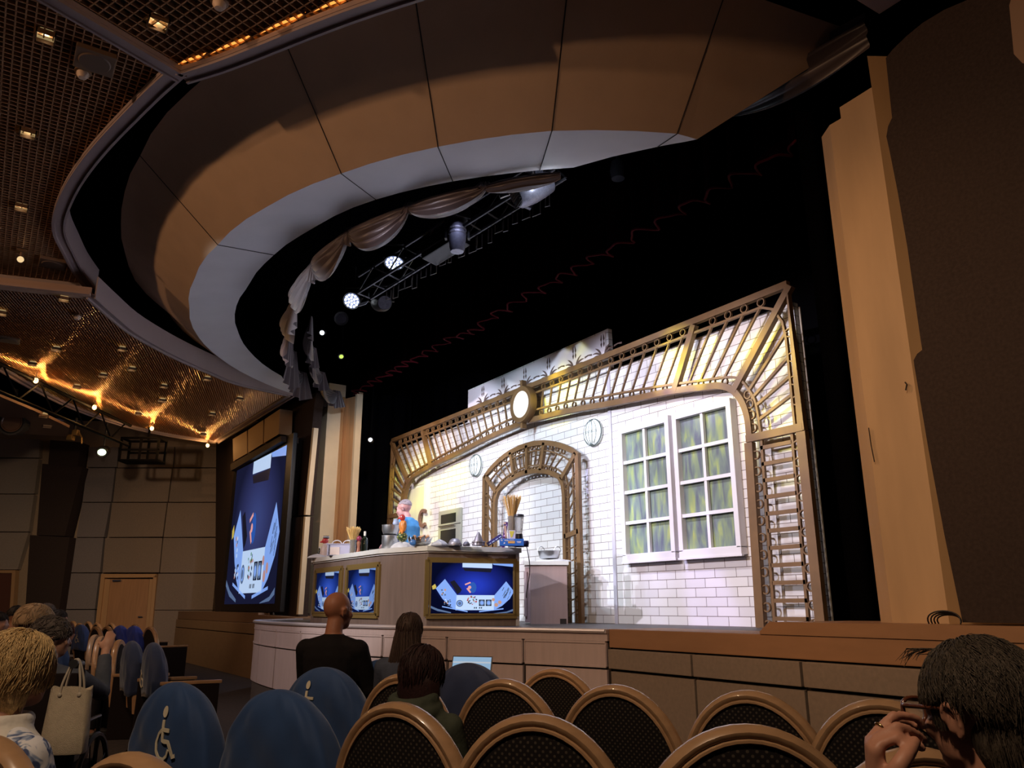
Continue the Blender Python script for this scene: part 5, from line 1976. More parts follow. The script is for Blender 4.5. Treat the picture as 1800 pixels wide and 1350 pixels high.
PW2 = [onZ(x, y, ZS) for x, y in ((548, 560), (552, 612), (566, 655), (592, 688))]
for i in range(3):
    swag(fes, PW2[i], PW2[i + 1], 0.34, folds=7, seed=20 + i, bulge=0.10)
for i in range(1, len(PW)):
    jabot(fes, PW[i], (0.10, 0.16, 0.26, 0.38, 0.65, 0.75, 0.75, 0.6)[i - 1], 0.26 if i < 5 else 0.6, i)
for i, q in enumerate(PW2):
    jabot(fes, q, 0.40, 0.5, i + 11)
fr = thing('festoon_valance', 'dim mauve swag in the corner between canopy and right column', 'curtain', (-3.8, 6.2, 5.7))
S0, S1 = onY(1285, 205, 6.1), onY(1528, 85, 6.1)
secs = []
for j in range(15):
    v = j / 14
    row = []
    for i in range(25):
        u = i / 24
        c = 4 * u * (1 - u)
        p = S0.lerp(S1, u)
        row.append(p + Vector((0, 0.05 * math.sin(v * 16) * (0.4 + c) - 0.1 * c, 0.30 * (1 - v) * (0.3 + u) - 0.20 * c * v)))
    secs.append(row)
mb = MB()
mb.loft(secs, closed=False, caps=False)
mb.build('swag', SATIN, fr, smooth=True)

BLK = mat('black_metal', (0.012, 0.012, 0.014), 0.45, metal=0.3)
GRYM = mat('grey_fixture_metal', (0.10, 0.10, 0.13), 0.4, metal=0.4, noise=0.3, nscale=30)
LAMPC = emitter('cool_lamp', (0.85, 0.92, 1.0), 4.0)
LENSG = emitter('green_lens', (0.55, 0.75, 0.12), 1.3)

# lighting truss
TR0, TR1 = onT(640, 520, 10.6), onT(985, 305, 8.6)
trs = thing('lighting_truss', 'black lighting truss with cable loops behind the festoon', 'truss', (TR0 + TR1) / 2)
td = (TR1 - TR0).normalized()
tu = Vector((0, 0, 1))
ts = td.cross(tu).normalized()
mb = MB()
for a in (0, 0.26):
    for b in (-0.13, 0.13):
        mb.tube([TR0 + tu * a + ts * b, TR1 + tu * a + ts * b], 0.022, 6)
ln = (TR1 - TR0).length
k = 0
while k * 0.3 < ln:
    p = TR0 + td * (k * 0.3)
    q = TR0 + td * min((k + 1) * 0.3, ln)
    for b in (-0.13, 0.13):
        mb.tube([p + ts * b + tu * (0.26 if k % 2 else 0), q + ts * b + tu * (0 if k % 2 else 0.26)], 0.012, 5)
    mb.tube([p + ts * 0.13, p - ts * 0.13], 0.012, 5)
    k += 1
mb.build('lattice', mat('dark_truss_metal', (0.05, 0.05, 0.06), 0.35, metal=0.6), trs)
mb = MB()
rr = random.Random(3)
s = 0.3
while s < ln - 0.3:
    p = TR0 + td * s - tu * 0.02 - ts * 0.16
    h_ = rr.uniform(0.10, 0.22)
    w_ = rr.uniform(0.05, 0.13)
    mb.tube([p, p - tu * h_, p - tu * (h_ + 0.02) + td * w_, p - tu * 0.02 + td * w_], 0.008, 5)
    s += rr.uniform(0.10, 0.2)
mb.build('cable_loops', mat('grey_cable', (0.16, 0.15, 0.15), 0.4, metal=0.4), trs)
mb = MB()
c0 = TR0.lerp(TR1, 0.36) + tu * 0.0
mb.at(Matrix.Translation(c0) @ td.to_track_quat('X', 'Z').to_matrix().to_4x4())
mb.bbox((0.0, -0.14, -0.10), (0.62, 0.16, 0.18), 0.02)
mb.build('distribution_box', BLK, trs)

def orient(loc, direction):
    return Matrix.Translation(loc) @ Vector(direction).to_track_quat('Z', 'Y').to_matrix().to_4x4()

def hanger(mb, loc, up=0.5):
    mb.tube([loc, loc + Vector((0, 0, up))], 0.018, 6)

def led_par(label, x, y, t, r, direction, bright=LAMPC, cells=True):
    p = onT(x, y, t)
    d = Vector(direction).normalized()
    th = thing('stage_wash_fixture', label, 'stage light', p)
    mb = MB()
    mb.at(orient(p, d))
    mb.lathe([(r * 0.75, -r * 1.9), (r * 1.0, -r * 1.5), (r * 1.12, -0.02), (r * 1.12, 0.0), (r * 1.02, -0.012), (0, -0.02)], (0, 0, 0), 28)
    mb.build('housing', BLK, th, smooth='auto')
    mb = MB()
    mb.at(orient(p, d))
    mb.lathe([(0, -0.008), (r, -0.008), (r, -0.004), (0, -0.004)], (0, 0, 0), 24)
    ln_ = mb.build('lens', mat('dark_lens', (0.05, 0.06, 0.12), 0.1, emit=(0.35, 0.45, 0.9), estr=0.5), th)
    mb = MB()
    mb.at(orient(p, d))
    for q, n in ((0, 1), (0.42, 6), (0.80, 12)):
        for k in range(n):
            a = 2 * PI * k / n + q
            mb.ell((r * q * math.cos(a), r * q * math.sin(a), 0.0), (r * 0.15, r * 0.15, 0.012), 8, 5)
    mb.build('led_cells', bright, ln_, smooth=True)
    mb = MB()
    s = d.cross(Vector((0, 0, 1))).normalized()
    b = p - d * r * 0.9
    mb.tube([b + s * r * 1.2, b + s * r * 1.2 + Vector((0, 0, r * 1.6)), b - s * r * 1.2 + Vector((0, 0, r * 1.6)), b - s * r * 1.2], 0.016, 6)
    hanger(mb, b + Vector((0, 0, r * 1.6)), 0.35)
    mb.build('yoke', BLK, th)
    return th
toC = -_h
led_par('lit round LED stage light hanging nearer the festoon middle', 693, 463, 10.2, 0.128, (toC * 0.42 + Vector((0, 0, -1))))
led_par('brightly lit round LED stage light facing the house at the truss end', 618, 529, 11.2, 0.118, (toC * 1.0 + _r * -0.1 + Vector((0, 0, -0.75))), emitter('cool_lamp_hot', (0.9, 0.95, 1.0), 7.0))

# moving head with green lens
p = onT(676, 532, 10.9)
mh = thing('moving_head_light', 'black moving head light with green lens under the truss', 'stage light', p)
d = (toC * 0.75 + _r * 0.35 + Vector((0, 0, -0.35))).normalized()
mb = MB()
mb.at(orient(p, d))
mb.lathe([(0.0, -0.42), (0.10, -0.40), (0.15, -0.28), (0.14, -0.1), (0.105, 0.0), (0.09, 0.0), (0.085, -0.02), (0, -0.03)], (0, 0, 0), 24)
mb.build('housing', BLK, mh, smooth='auto')
mb = MB()
mb.at(orient(p, d))
mb.lathe([(0.075, 0.003), (0.10, 0.004), (0.10, 0.01), (0.075, 0.01)], (0, 0, 0), 24)
mb.build('lens_ring', GRYM, mh)
mb = MB()
mb.at(orient(p, d))
mb.ell((0.0, 0.01, -0.008), (0.045, 0.05, 0.01), 14, 8)
mb.build('lens', LENSG, mh, smooth=True)
mb = MB()
b = p - d * 0.22
mb.tube([b + _r * 0.18, b + _r * 0.18 + tu * 0.26, b - _r * 0.18 + tu * 0.26, b - _r * 0.18], 0.025, 6)
hanger(mb, b + tu * 0.26, 0.3)
mb.build('yoke', BLK, mh)

# pale cylinder pointing down
p = onT(804, 418, 9.4)
cyl = thing('hanging_spotlight', 'pale cylindrical spotlight pointing straight down from the truss', 'stage light', p)
mb = MB()
mb.lathe([(0.0, 0.21), (0.085, 0.20), (0.105, 0.17), (0.115, 0.02), (0.10, -0.15), (0.085, -0.2), (0, -0.2)], p, 24)
mb.build('housing', mat('pale_blue_grey_metal', (0.30, 0.31, 0.40), 0.45, noise=0.15, nscale=25), cyl, smooth='auto')
mb = MB()
for z in (0.05, 0.11):
    mb.lathe([(0.116, z - 0.014), (0.119, z), (0.116, z + 0.014)], p, 24)
mb.build('vent_band', mat('silver_gauze', (0.5, 0.5, 0.58), 0.5, metal=0.5), cyl)
mb = MB()
mb.bbox(p + Vector((-0.15, -0.12, 0.24)), p + Vector((0.15, 0.12, 0.38)), 0.03)
for s in (-1, 1):
    mb.beam(p + _r * (0.15 * s) + tu * 0.28, p + _r * (0.15 * s) - tu * 0.02, 0.07, 0.03, _r)
hanger(mb, p + tu * 0.36, 0.25)
mb.build('yoke', BLK, cyl)

# big lit moving head at the right end
p = onT(938, 332, 8.3)
bm_ = thing('moving_head_light', 'large glowing moving head light at the canopy edge', 'stage light', p)
d = (_r * 0.8 + tu * 0.55 + _h * 0.25).normalized()
mb = MB()
mb.at(orient(p, d))
mb.lathe([(0.12, -0.26), (0.155, -0.22), (0.165, -0.05), (0.15, 0.10), (0.13, 0.22), (0.12, 0.22), (0.11, 0.20), (0, 0.19)], (0, 0, 0), 28)
mb.build('housing', mat('light_grey_metal', (0.28, 0.28, 0.36), 0.4, metal=0.3, noise=0.2, nscale=40), bm_, smooth='auto')
mb = MB()
mb.at(orient(p, d))
mb.lathe([(0.0, -0.275), (0.11, -0.27), (0.12, -0.255)], (0, 0, 0), 28)
for k in range(-3, 4):
    mb.box((-0.10, 0.03 * k - 0.004, -0.285), (0.10, 0.03 * k + 0.004, -0.27))
mb.build('vent_grille', BLK, bm_)
mb = MB()
mb.at(orient(p, d))
mb.lathe([(0, 0.196), (0.108, 0.2), (0.108, 0.21), (0, 0.215)], (0, 0, 0), 24)
mb.build('lens', emitter('cool_lamp_dim', (0.8, 0.88, 1.0), 2.5), bm_)
mb = MB()
b = p
s = d.cross(Vector((0, 0, 1))).normalized()
mb.beam(b - s * 0.19, b - s * 0.19 - d * 0.05 - tu * 0.12, 0.14, 0.05, s)
mb.bbox(b + Vector((-0.12, -0.12, 0.26)), b + Vector((0.12, 0.12, 0.40)), 0.03)
mb.beam(b - s * 0.19, b - s * 0.17 + tu * 0.3, 0.10, 0.04, s)
mb.beam(b + s * 0.19, b + s * 0.17 + tu * 0.3, 0.10, 0.04, s)
hanger(mb, b + tu * 0.38, 0.2)
mb.build('yoke', GRYM, bm_)
mb = MB()
q = onT(890, 342, 8.6)
mb.beam(q - _r * 0.08 - tu * 0.03, q + _r * 0.08 + tu * 0.04, 0.05, 0.03, -_h)
tag(mb.build('light_bracket', mat('silver_bracket', (0.55, 0.55, 0.6), 0.4, metal=0.5), None), 'bright silver bracket between the glowing moving head and the pale cylinder', 'bracket')
point('fixture_fill', onT(968, 322, 7.9), 5.0, (0.8, 0.88, 1.0), 0.03)  # added point lamp, puts a highlight on the moving head housing
spot('cylinder_spot', onT(806, 372, 9.1), onT(804, 440, 9.4), 3, (0.65, 0.68, 1.0), 60, 0.6)  # small spot aimed down at the pale cylinder housing

# dark fresnel, small side lights
def small_light(label, x, y, t, r, emitm, direction):
    p = onT(x, y, t)
    th = thing('small_stage_light', label, 'stage light', p)
    mb = MB()
    mb.at(orient(p, direction))
    mb.lathe([(r * 1.1, -r * 3), (r * 1.3, -r * 0.3), (r * 1.3, 0), (r, -0.005), (0, -0.01)], (0, 0, 0), 18)
    mb.build('housing', BLK, th, smooth='auto')
    mb = MB()
    mb.at(orient(p, direction))
    mb.lathe([(0, 0), (r * 0.9, -0.002), (0, -0.006)], (0, 0, 0), 16)
    mb.build('lens', emitm, th)
    mb = MB()
    hanger(mb, p - Vector(direction).normalized() * r * 1.5 + Vector((0, 0, r * 1.2)), 8.19 - (p - Vector(direction).normalized() * r * 1.5).z - r * 1.2)
    mb.build('bracket', mat('black_void', 'ffffff'), th)
small_light('small white stage light beside the left swags', 566, 585, 11.8, 0.04, LAMPC, toC + Vector((0, 0, -0.5)))
small_light('small yellow stage light low beside the left swags', 600, 627, 12.5, 0.04, LENSG, toC + _r * 0.4 + Vector((0, 0, -0.9)))
small_light('tiny white light in the dark left wing of the stage', 651, 773, 16.5, 0.045, LAMPC, toC)
small_light('dark unlit stage light with a grey rim beside the left swags', 600, 560, 11.6, 0.085, mat('unlit_lens', (0.03, 0.03, 0.04), 0.1), toC + _r * 0.3 + Vector((0, 0, -0.5)))
mb = MB()
q = onT(636, 536, 11.0)
mb.at(Matrix.Translation(q) @ Matrix.Rotation(HEAD, 4, 'Z'))
mb.add([(-0.10, 0, -0.04), (0.06, 0, 0.01), (0.10, 0, 0.07), (-0.02, 0, 0.03), (-0.10, 0.01, -0.04), (0.06, 0.01, 0.01), (0.10, 0.01, 0.07), (-0.02, 0.01, 0.03)],
       [(0, 1, 2, 3), (7, 6, 5, 4), (0, 4, 5, 1), (1, 5, 6, 2), (2, 6, 7, 3), (3, 7, 4, 0)])
tag(mb.build('barn_door_flap', mat('pale_flap', (0.5, 0.52, 0.56), 0.6), None), 'pale metal flap below the bright LED stage light', 'flap')
mb = MB()
q = onT(1086, 300, 9.2)
mb.lathe([(0, 0.14), (0.08, 0.13), (0.105, 0.0), (0.085, -0.12), (0, -0.125)], q, 18)
mb.tube([q + tu * 0.12, q + tu * 0.5], 0.02, 6)
tag(mb.build('unlit_spotlight', mat('dark_grey_metal', (0.03, 0.03, 0.04), 0.5), None, smooth='auto'), 'unlit grey spotlight under the right end of the canopy', 'stage light')

# ================================================================== HOUSE LIGHTS IN THE CEILING
WLAMP = emitter('warm_lamp', (1.0, 0.82, 0.55), 6.0)
REFL = mat('lamp_lit_reflector', (0.75, 0.60, 0.35), 0.35, metal=0.6, emit=(1.0, 0.72, 0.32), estr=0.25)  # lamp light on the reflector put in as a faint glow
DLF = mat('bronze_downlight_frame', (0.20, 0.12, 0.07), 0.5, metal=0.5)
def downlight(label, x, y, z, s, group=None, on=True):
    p = onZ(x, y, z)
    th = thing('downlight', label, 'ceiling light', (p.x, p.y, z), 0, group)
    mb = MB()
    h = s / 2
    for (x0, y0, x1, y1) in ((-h, -h, h, -h + 0.012), (-h, h - 0.012, h, h), (-h, -h, -h + 0.012, h), (h - 0.012, -h, h, h)):
        mb.box((x0, y0, -0.015), (x1, y1, 0.03))
    mb.build('frame', DLF, th, local=True)
    mb = MB()
    t = h * 0.55
    k = s * 0.42
    vs = [(-h, -h, 0), (h, -h, 0), (h, h, 0), (-h, h, 0), (-t, -t, k), (t, -t, k), (t, t, k), (-t, t, k)]
    mb.add(vs, [(0, 1, 5, 4), (1, 2, 6, 5), (2, 3, 7, 6), (3, 0, 4, 7), (4, 5, 6, 7)])
    mb.build('reflector', REFL if on else DLF, th, local=True, fix=False)
    if on:
        mb = MB()
        mb.ell((0, 0, k * 0.72), (s * 0.2, s * 0.2, s * 0.12), 12, 8)
        mb.build('lamp', WLAMP, th, local=True, smooth=True)
    return th
downlight('square downlight in the grid ceiling nearest the top left corner', 80, 66, ZC + 0.0, 0.16)
downlight('square downlight in the grid ceiling below the ceiling loudspeaker', 49, 236, ZC + 0.0, 0.16)
downlight('square downlight in the grid ceiling, third down beside the curved rim', 37, 366, ZC + 0.0, 0.16)
downlight('square downlight in the near grid ceiling beside its pointed corner', 278, 42, ZC - 0.06, 0.17)
p = onZ(36, 456, ZC - 0.12)
pen = thing('eyeball_spot', 'small hanging eyeball spot at the low end of the grid ceiling', 'ceiling light', p)
mb = MB()
mb.tube([(0, 0, 0.02), (0, 0, 0.13)], 0.02, 8)
mb.box((-0.07, -0.07, 0.11), (0.07, 0.07, 0.14))
mb.build('mount', DLF, pen, local=True)
mb = MB()
mb.ell((0, 0, 0), (0.045, 0.045, 0.045), 12, 8)
mb.build('lamp', emitter('warm_lamp_soft', (1.0, 0.7, 0.35), 0.9), pen, local=True, smooth=True)
D3 = [(112, 527), (3, 552), (99, 615), (57, 641), (214, 615), (232, 650), (181, 661), (135, 681), (288, 680), (285, 705), (243, 728), (364, 667), (421, 702), (373, 729), (357, 764)]
D3L = ['the mesh ceiling corner under the dark gap', 'the far left edge of the lit mesh ceiling', 'the second glowing streak of the mesh ceiling, first from its left', 'the first hanging bulb', 'the curved rim, second from the mesh corner',
       'the middle of the mesh ceiling', 'the second hanging bulb, above it', 'the gap between first and second bulbs', 'the third glowing streak, upper one', 'the third glowing streak, lower one', 'the gap between second and third bulbs',
       'the rim above the last bulb', 'the right tip of the mesh ceiling', 'the last glowing streak, upper one', 'the last hanging bulb']
for (x, y), l in zip(D3, D3L):
    downlight('tiny square downlight by ' + l, x, y, Z3 - 0.07, 0.15, 'downlights in the lower mesh ceiling')
for (x, y, l) in ((83, 750, 'lit downlight in the farthest left ceiling strip, lower one'), (76, 732, 'dim downlight in the farthest left ceiling strip, upper one')):
    downlight(l, x, y, 5.28, 0.2)
# ceiling loudspeaker plates and detectors
for x, y, z, lab in ((167, 107, ZC, 'square brown loudspeaker plate in the grid ceiling'), (92, 463, ZC, 'dim square plate in the grid ceiling beside the eyeball spot'), (15, 597, Z3, 'tan plate in the lit mesh ceiling at the left edge')):
    p = onZ(x, y, z)
    sp = thing('ceiling_speaker', lab, 'loudspeaker', (p.x, p.y, z))
    mb = MB()
    mb.bbox((-0.17, -0.17, -0.02), (0.17, 0.17, 0.03), 0.01)
    mb.build('plate', mat('brown_speaker_plate', (0.16, 0.10, 0.065), 0.6), sp, local=True)
    mb = MB()
    mb.lathe([(0.0, -0.03), (0.13, -0.03), (0.14, -0.02)], (0, 0, 0), 24)
    mb.build('grille', mat('brown_grille', (0.13, 0.085, 0.06), 0.7), sp, local=True)
for x, y, z, lab in ((386, 4, ZC - 0.1, 'round pale detector in the near grid ceiling'), (146, 127, ZC, 'small round detector beside the loudspeaker plate'), (136, 555, Z3 - 0.02, 'round white detector in the lit mesh ceiling')):
    p = onZ(x, y, z)
    sd_ = thing('smoke_detector', lab, 'detector', (p.x, p.y, z - 0.05))
    mb = MB()
    mb.lathe([(0.0, -0.02), (0.035, -0.015), (0.055, 0.02), (0.055, 0.05), (0.0, 0.05)], (0, 0, 0), 20)
    mb.build('housing', mat('pale_detector', (0.62, 0.48, 0.38), 0.5), sd_, local=True, smooth='auto')
    mb = MB()
    mb.lathe([(0.055, 0.04), (0.075, 0.045), (0.075, 0.065), (0.055, 0.065)], (0, 0, 0), 20)
    mb.build('collar', DLF, sd_, local=True)
# bulbs along the outer edge of the mesh ceiling
BULB = emitter('orange_bulb', (1.0, 0.60, 0.22), 7.0)
for (x, y, lab) in ((63, 669, 'glowing hanging bulb at the mesh ceiling edge, leftmost'), (166, 716, 'glowing hanging bulb at the mesh ceiling edge, second from left'), (267, 753, 'glowing hanging bulb at the mesh ceiling edge, third from left'), (365, 783, 'glowing hanging bulb at the mesh ceiling edge, beside the side screen')):
    p = onZ(x, y, Z3 - 0.16)
    bb = thing('bulb_pendant', lab, 'light bulb', p)
    mb = MB()
    mb.tube([(0, 0, 0.05), (0, 0, 0.2)], 0.014, 6)
    for s in (-1, 1):
        mb.tube([(s * 0.06, 0, 0.2), (s * 0.06, 0, 0.02), (s * 0.045, 0, -0.03)], 0.008, 5)
    mb.box((-0.07, -0.05, 0.185), (0.07, 0.05, 0.215))
    mb.build('holder', DLF, bb, local=True)
    mb = MB()
    mb.ell((0, 0, 0), (0.045, 0.045, 0.055), 14, 10)
    mb.build('bulb', BULB, bb, local=True, smooth=True)
    point('bulb_light', p + Vector((0.0, 0.0, -0.06)) + (Vector((-17, 3, 0)) - Vector((p.x, p.y, 0))).normalized() * 0.09, 18, (1.0, 0.5, 0.16), 0.05)

# dark truss and follow spots under the far ceiling
q0, q1 = onZ(-40, 672, 5.1), onZ(225, 783, 5.1)
ft = thing('lighting_truss', 'dark lattice truss hanging below the hanging bulbs', 'truss', (q0 + q1) / 2)
mb = MB()
dd = (q1 - q0).normalized()
for a in (0, 0.5):
    mb.tube([q0 + tu * a, q1 + tu * a], 0.035, 6)
ln = (q1 - q0).length
k = 0
while (k + 1) * 0.6 < ln:
    mb.tube([q0 + dd * (k * 0.6) + tu * (0.5 if k % 2 else 0), q0 + dd * ((k + 1) * 0.6) + tu * (0 if k % 2 else 0.5)], 0.02, 5)
    k += 1
mb.build('lattice', mat('black_truss', (0.004, 0.0035, 0.0035), 0.7, spec=0.04), ft)
p = onT(20, 742, 17)
fs = thing('follow_spot', 'large black follow spot at the left edge', 'stage light', p)
mb = MB()
mb.at(orient(p, -_h + _r * 0.2 + Vector((0, 0, -0.1))))
mb.lathe([(0.16, -0.5), (0.24, -0.4), (0.27, -0.05), (0.29, 0.0), (0.25, 0.0), (0.23, -0.05), (0, -0.06)], (0, 0, 0), 28)
mb.build('housing', BLK, fs, smooth='auto')
mb = MB()
mb.at(orient(p, -_h + _r * 0.2 + Vector((0, 0, -0.1))))
mb.lathe([(0.0, -0.04), (0.17, -0.03), (0.2, 0.0), (0.22, 0.0), (0.22, -0.02)], (0, 0, 0), 28)
mb.build('lens', mat('brown_lens', (0.05, 0.025, 0.015), 0.3), fs)
mb = MB()
mb.tube([p + Vector((0, 0, 0.2)), p + Vector((0, 0, 0.75))], 0.03, 6)
mb.build('bracket', BLK, fs)
p = onT(130, 766, 19)
gs = thing('bracket_light', 'gold-lit spotlight clamp on the dark truss', 'stage light', p)
mb = MB()
mb.at(Matrix.Translation(p) @ Matrix.Rotation(HEAD, 4, 'Z'))
mb.bbox((-0.14, -0.08, -0.12), (0.0, 0.08, 0.02), 0.02)
mb.bbox((-0.04, -0.06, 0.0), (0.10, 0.06, 0.15), 0.02)
mb.tube([(0.1, 0, 0.1), (0.2, 0, -0.05), (0.22, 0, -0.2)], 0.02, 6)
mb.build('clamp', mat('gold_lit_metal', (0.35, 0.22, 0.08), 0.35, metal=0.7), gs)  # gold light on the clamp painted into its metal colour
mb = MB()
mb.tube([p, p + tu * 0.45], 0.03, 6)
mb.build('hook', BLK, gs)
p = onT(179, 795, 19)
gl_ = thing('spotlight', 'black spotlight with a glowing pale green lens on the far wall', 'stage light', p)
d = (-_h + _r * 0.35 + Vector((0, 0, -0.3))).normalized()
mb = MB()
mb.at(orient(p, d))
mb.lathe([(0.10, -0.42), (0.14, -0.36), (0.14, -0.02), (0.12, 0.0), (0, -0.01)], (0, 0, 0), 20)
mb.build('housing', BLK, gl_, smooth='auto')
mb = MB()
mb.at(orient(p, d))
mb.ell((0, 0, 0.0), (0.095, 0.08, 0.02), 14, 8)
mb.build('lens', emitter('pale_green_lamp', (0.72, 1.0, 0.55), 5.0), gl_, smooth=True)
mb = MB()
mb.tube([p - d * 0.2, p - d * 0.2 + tu * (8.19 - (p - d * 0.2).z)], 0.02, 6)
mb.lathe([(0.0, -0.44), (0.12, -0.43), (0.12, -0.40), (0, -0.39)], (0, 0, 0), 18) if False else None
mb.build('bracket', BLK, gl_)
p = onT(252, 790, 20)
cg = thing('equipment_frame', 'black open equipment frame hanging on the far wall', 'frame', p)
mb = MB()
mb.at(Matrix.Translation(p) @ Matrix.Rotation(HEAD, 4, 'Z'))
w, h = 0.5, 0.32
for z in (-h, -0.05, h * 0.8):
    mb.box((-w, -0.25, z - 0.025), (w, -0.2, z + 0.025))
    mb.box((-w, 0.2, z - 0.025), (w, 0.25, z + 0.025))
for x in (-w, 0.0, w - 0.05):
    mb.box((x, -0.25, -h), (x + 0.05, -0.2, h * 0.8))
    mb.box((x, 0.2, -h), (x + 0.05, 0.25, h * 0.8))
for x in (-w, w - 0.05):
    for z in (-h, h * 0.8):
        mb.box((x, -0.25, z - 0.025), (x + 0.05, 0.25, z + 0.025))
mb.box((-w, -0.25, -h - 0.03), (w, 0.25, -h))
mb.tube([(0.1, 0, h * 0.8), (0.1, 0, h + 0.4)], 0.03, 6)
mb.build('frame', mat('black_frame_metal', (0.004, 0.0035, 0.0035), 0.7, spec=0.04), cg)

# ================================================================== AUDITORIUM SEATS
def wood_mat():
    return mat('honey_wood', (0.40, 0.235, 0.125), 0.30, noise=0.12, nscale=5, stretch=(2, 2, 6), coat=0.25)
HONEY = wood_mat()
def fabric_dots():
    m = bpy.data.materials.new('dotted_black_fabric')
    m.use_nodes = True
    nt = m.node_tree
    b = nt.nodes['Principled BSDF']
    b.inputs['Roughness'].default_value = 0.85
    b.inputs['Specular IOR Level'].default_value = 0.15
    tc = nt.nodes.new('ShaderNodeTexCoord')
    sx = nt.nodes.new('ShaderNodeSeparateXYZ')
    nt.links.new(tc.outputs['Object'], sx.inputs[0])
    def mth(op, a, bb=None):
        n = nt.nodes.new('ShaderNodeMath')
        n.operation = op
        for i, q in enumerate((a, bb)):
            if q is None:
                continue
            if isinstance(q, (int, float)):
                n.inputs[i].default_value = q
            else:
                nt.links.new(q, n.inputs[i])
        return n.outputs[0]
    f = 2 * PI / 0.024
    s1 = mth('SINE', mth('MULTIPLY', sx.outputs[0], f))
    s2 = mth('SINE', mth('MULTIPLY', sx.outputs[2], f))
    d = mth('MULTIPLY', s1, s2)
    d = mth('MULTIPLY', mth('SUBTRACT', d, 0.35), 3.0)
    d = mth('MINIMUM', mth('MAXIMUM', d, 0.0), 1.0)
    mx = nt.nodes.new('ShaderNodeMix')
    mx.data_type = 'RGBA'
    nt.links.new(d, mx.inputs[0])
    mx.inputs[6].default_value = (0.010, 0.0075, 0.007, 1)
    mx.inputs[7].default_value = (0.060, 0.047, 0.036, 1)
    nt.links.new(mx.outputs[2], b.inputs['Base Color'])
    return m
DOTS = fabric_dots()
DKFAB = mat('black_seat_fabric', (0.014, 0.010, 0.010), 0.9, spec=0.1)
BA, BB_, BZ = 0.285, 0.372, 0.528      # back ellipse half width, half height, centre height
LEAN = -0.13
def back_outline(n=22, k=1.0, zb=0.30):
    out = [(-BA * k * 0.93, zb), (-BA * k * 0.985, 0.42)]
    for i in range(n + 1):
        a = PI - PI * i / n
        out.append((BA * k * math.cos(a), BZ + BB_ * k * math.sin(a)))
    out += [(BA * k * 0.985, 0.42), (BA * k * 0.93, zb)]
    return out
def ly(z):
    return LEAN * (z - 0.45)

def make_chair(label, group):
    t = thing('theatre_seat', label, 'seat', (0, 0, 0), 0, group)
    # upholstered pad
    mb = MB()
    oo = back_outline(22, 0.955)
    secs = []
    for k, y in ((0.90, -0.030), (1.0, -0.022), (1.0, 0.022), (0.93, 0.045), (0.75, 0.058)):
        secs.append([Vector((x * k, y + ly(z), BZ - 0.1 + (z - BZ + 0.1) * k)) for x, z in oo])
    mb.loft(secs)
    mb.build('backrest', DOTS, t, local=True, smooth='auto')
    mb = MB()
    P = [Vector((x, ly(z), z)) for x, z in back_outline(26, 1.0)]
    # double-ridged wooden rim: an outer roll and a thinner inner bead
    n_ = len(P)
    prof = [(0.022, 0.024), (0.028, 0.010), (0.028, -0.010), (0.022, -0.026), (0.010, -0.036), (0.0, -0.034), (-0.007, -0.027), (-0.012, -0.033), (-0.019, -0.033), (-0.024, -0.024), (-0.024, 0.024)]
    secs = []
    for i, p in enumerate(P):
        tg = (P[min(i + 1, n_ - 1)] - P[max(i - 1, 0)]).normalized()
        yv = Vector((0, 1, 0))
        ov = tg.cross(yv).normalized()
        if ov.dot(p - Vector((0, 0, BZ))) < 0:
            ov = -ov
        secs.append([p + ov * a + yv * b for a, b in prof])
    mb.loft(secs)
    mb.build('rim', HONEY, t, local=True, smooth='auto')
    mb = MB()
    mb.bbox((-0.25, 0.04, 0.36), (0.25, 0.50, 0.47), 0.035)
    mb.build('seat_cushion', DOTS, t, local=True, smooth='auto')
    mb = MB()
    mb.bbox((-0.23, 0.06, 0.10), (0.23, 0.40, 0.355), 0.02)
    mb.box((-0.05, 0.1, 0.0), (0.05, 0.38, 0.1))
    mb.build('seat_base', DKFAB, t, local=True)
    mb = MB()
    mb.bbox((0.288, 0.0, 0.0), (0.328, 0.50, 0.58), 0.01)
    mb.build('arm_panel', DKFAB, t, local=True)
    mb = MB()
    mb.bbox((0.283, -0.01, 0.582), (0.333, 0.52, 0.612), 0.012)
    mb.build('armrest', HONEY, t, local=True, smooth='auto')
    return t

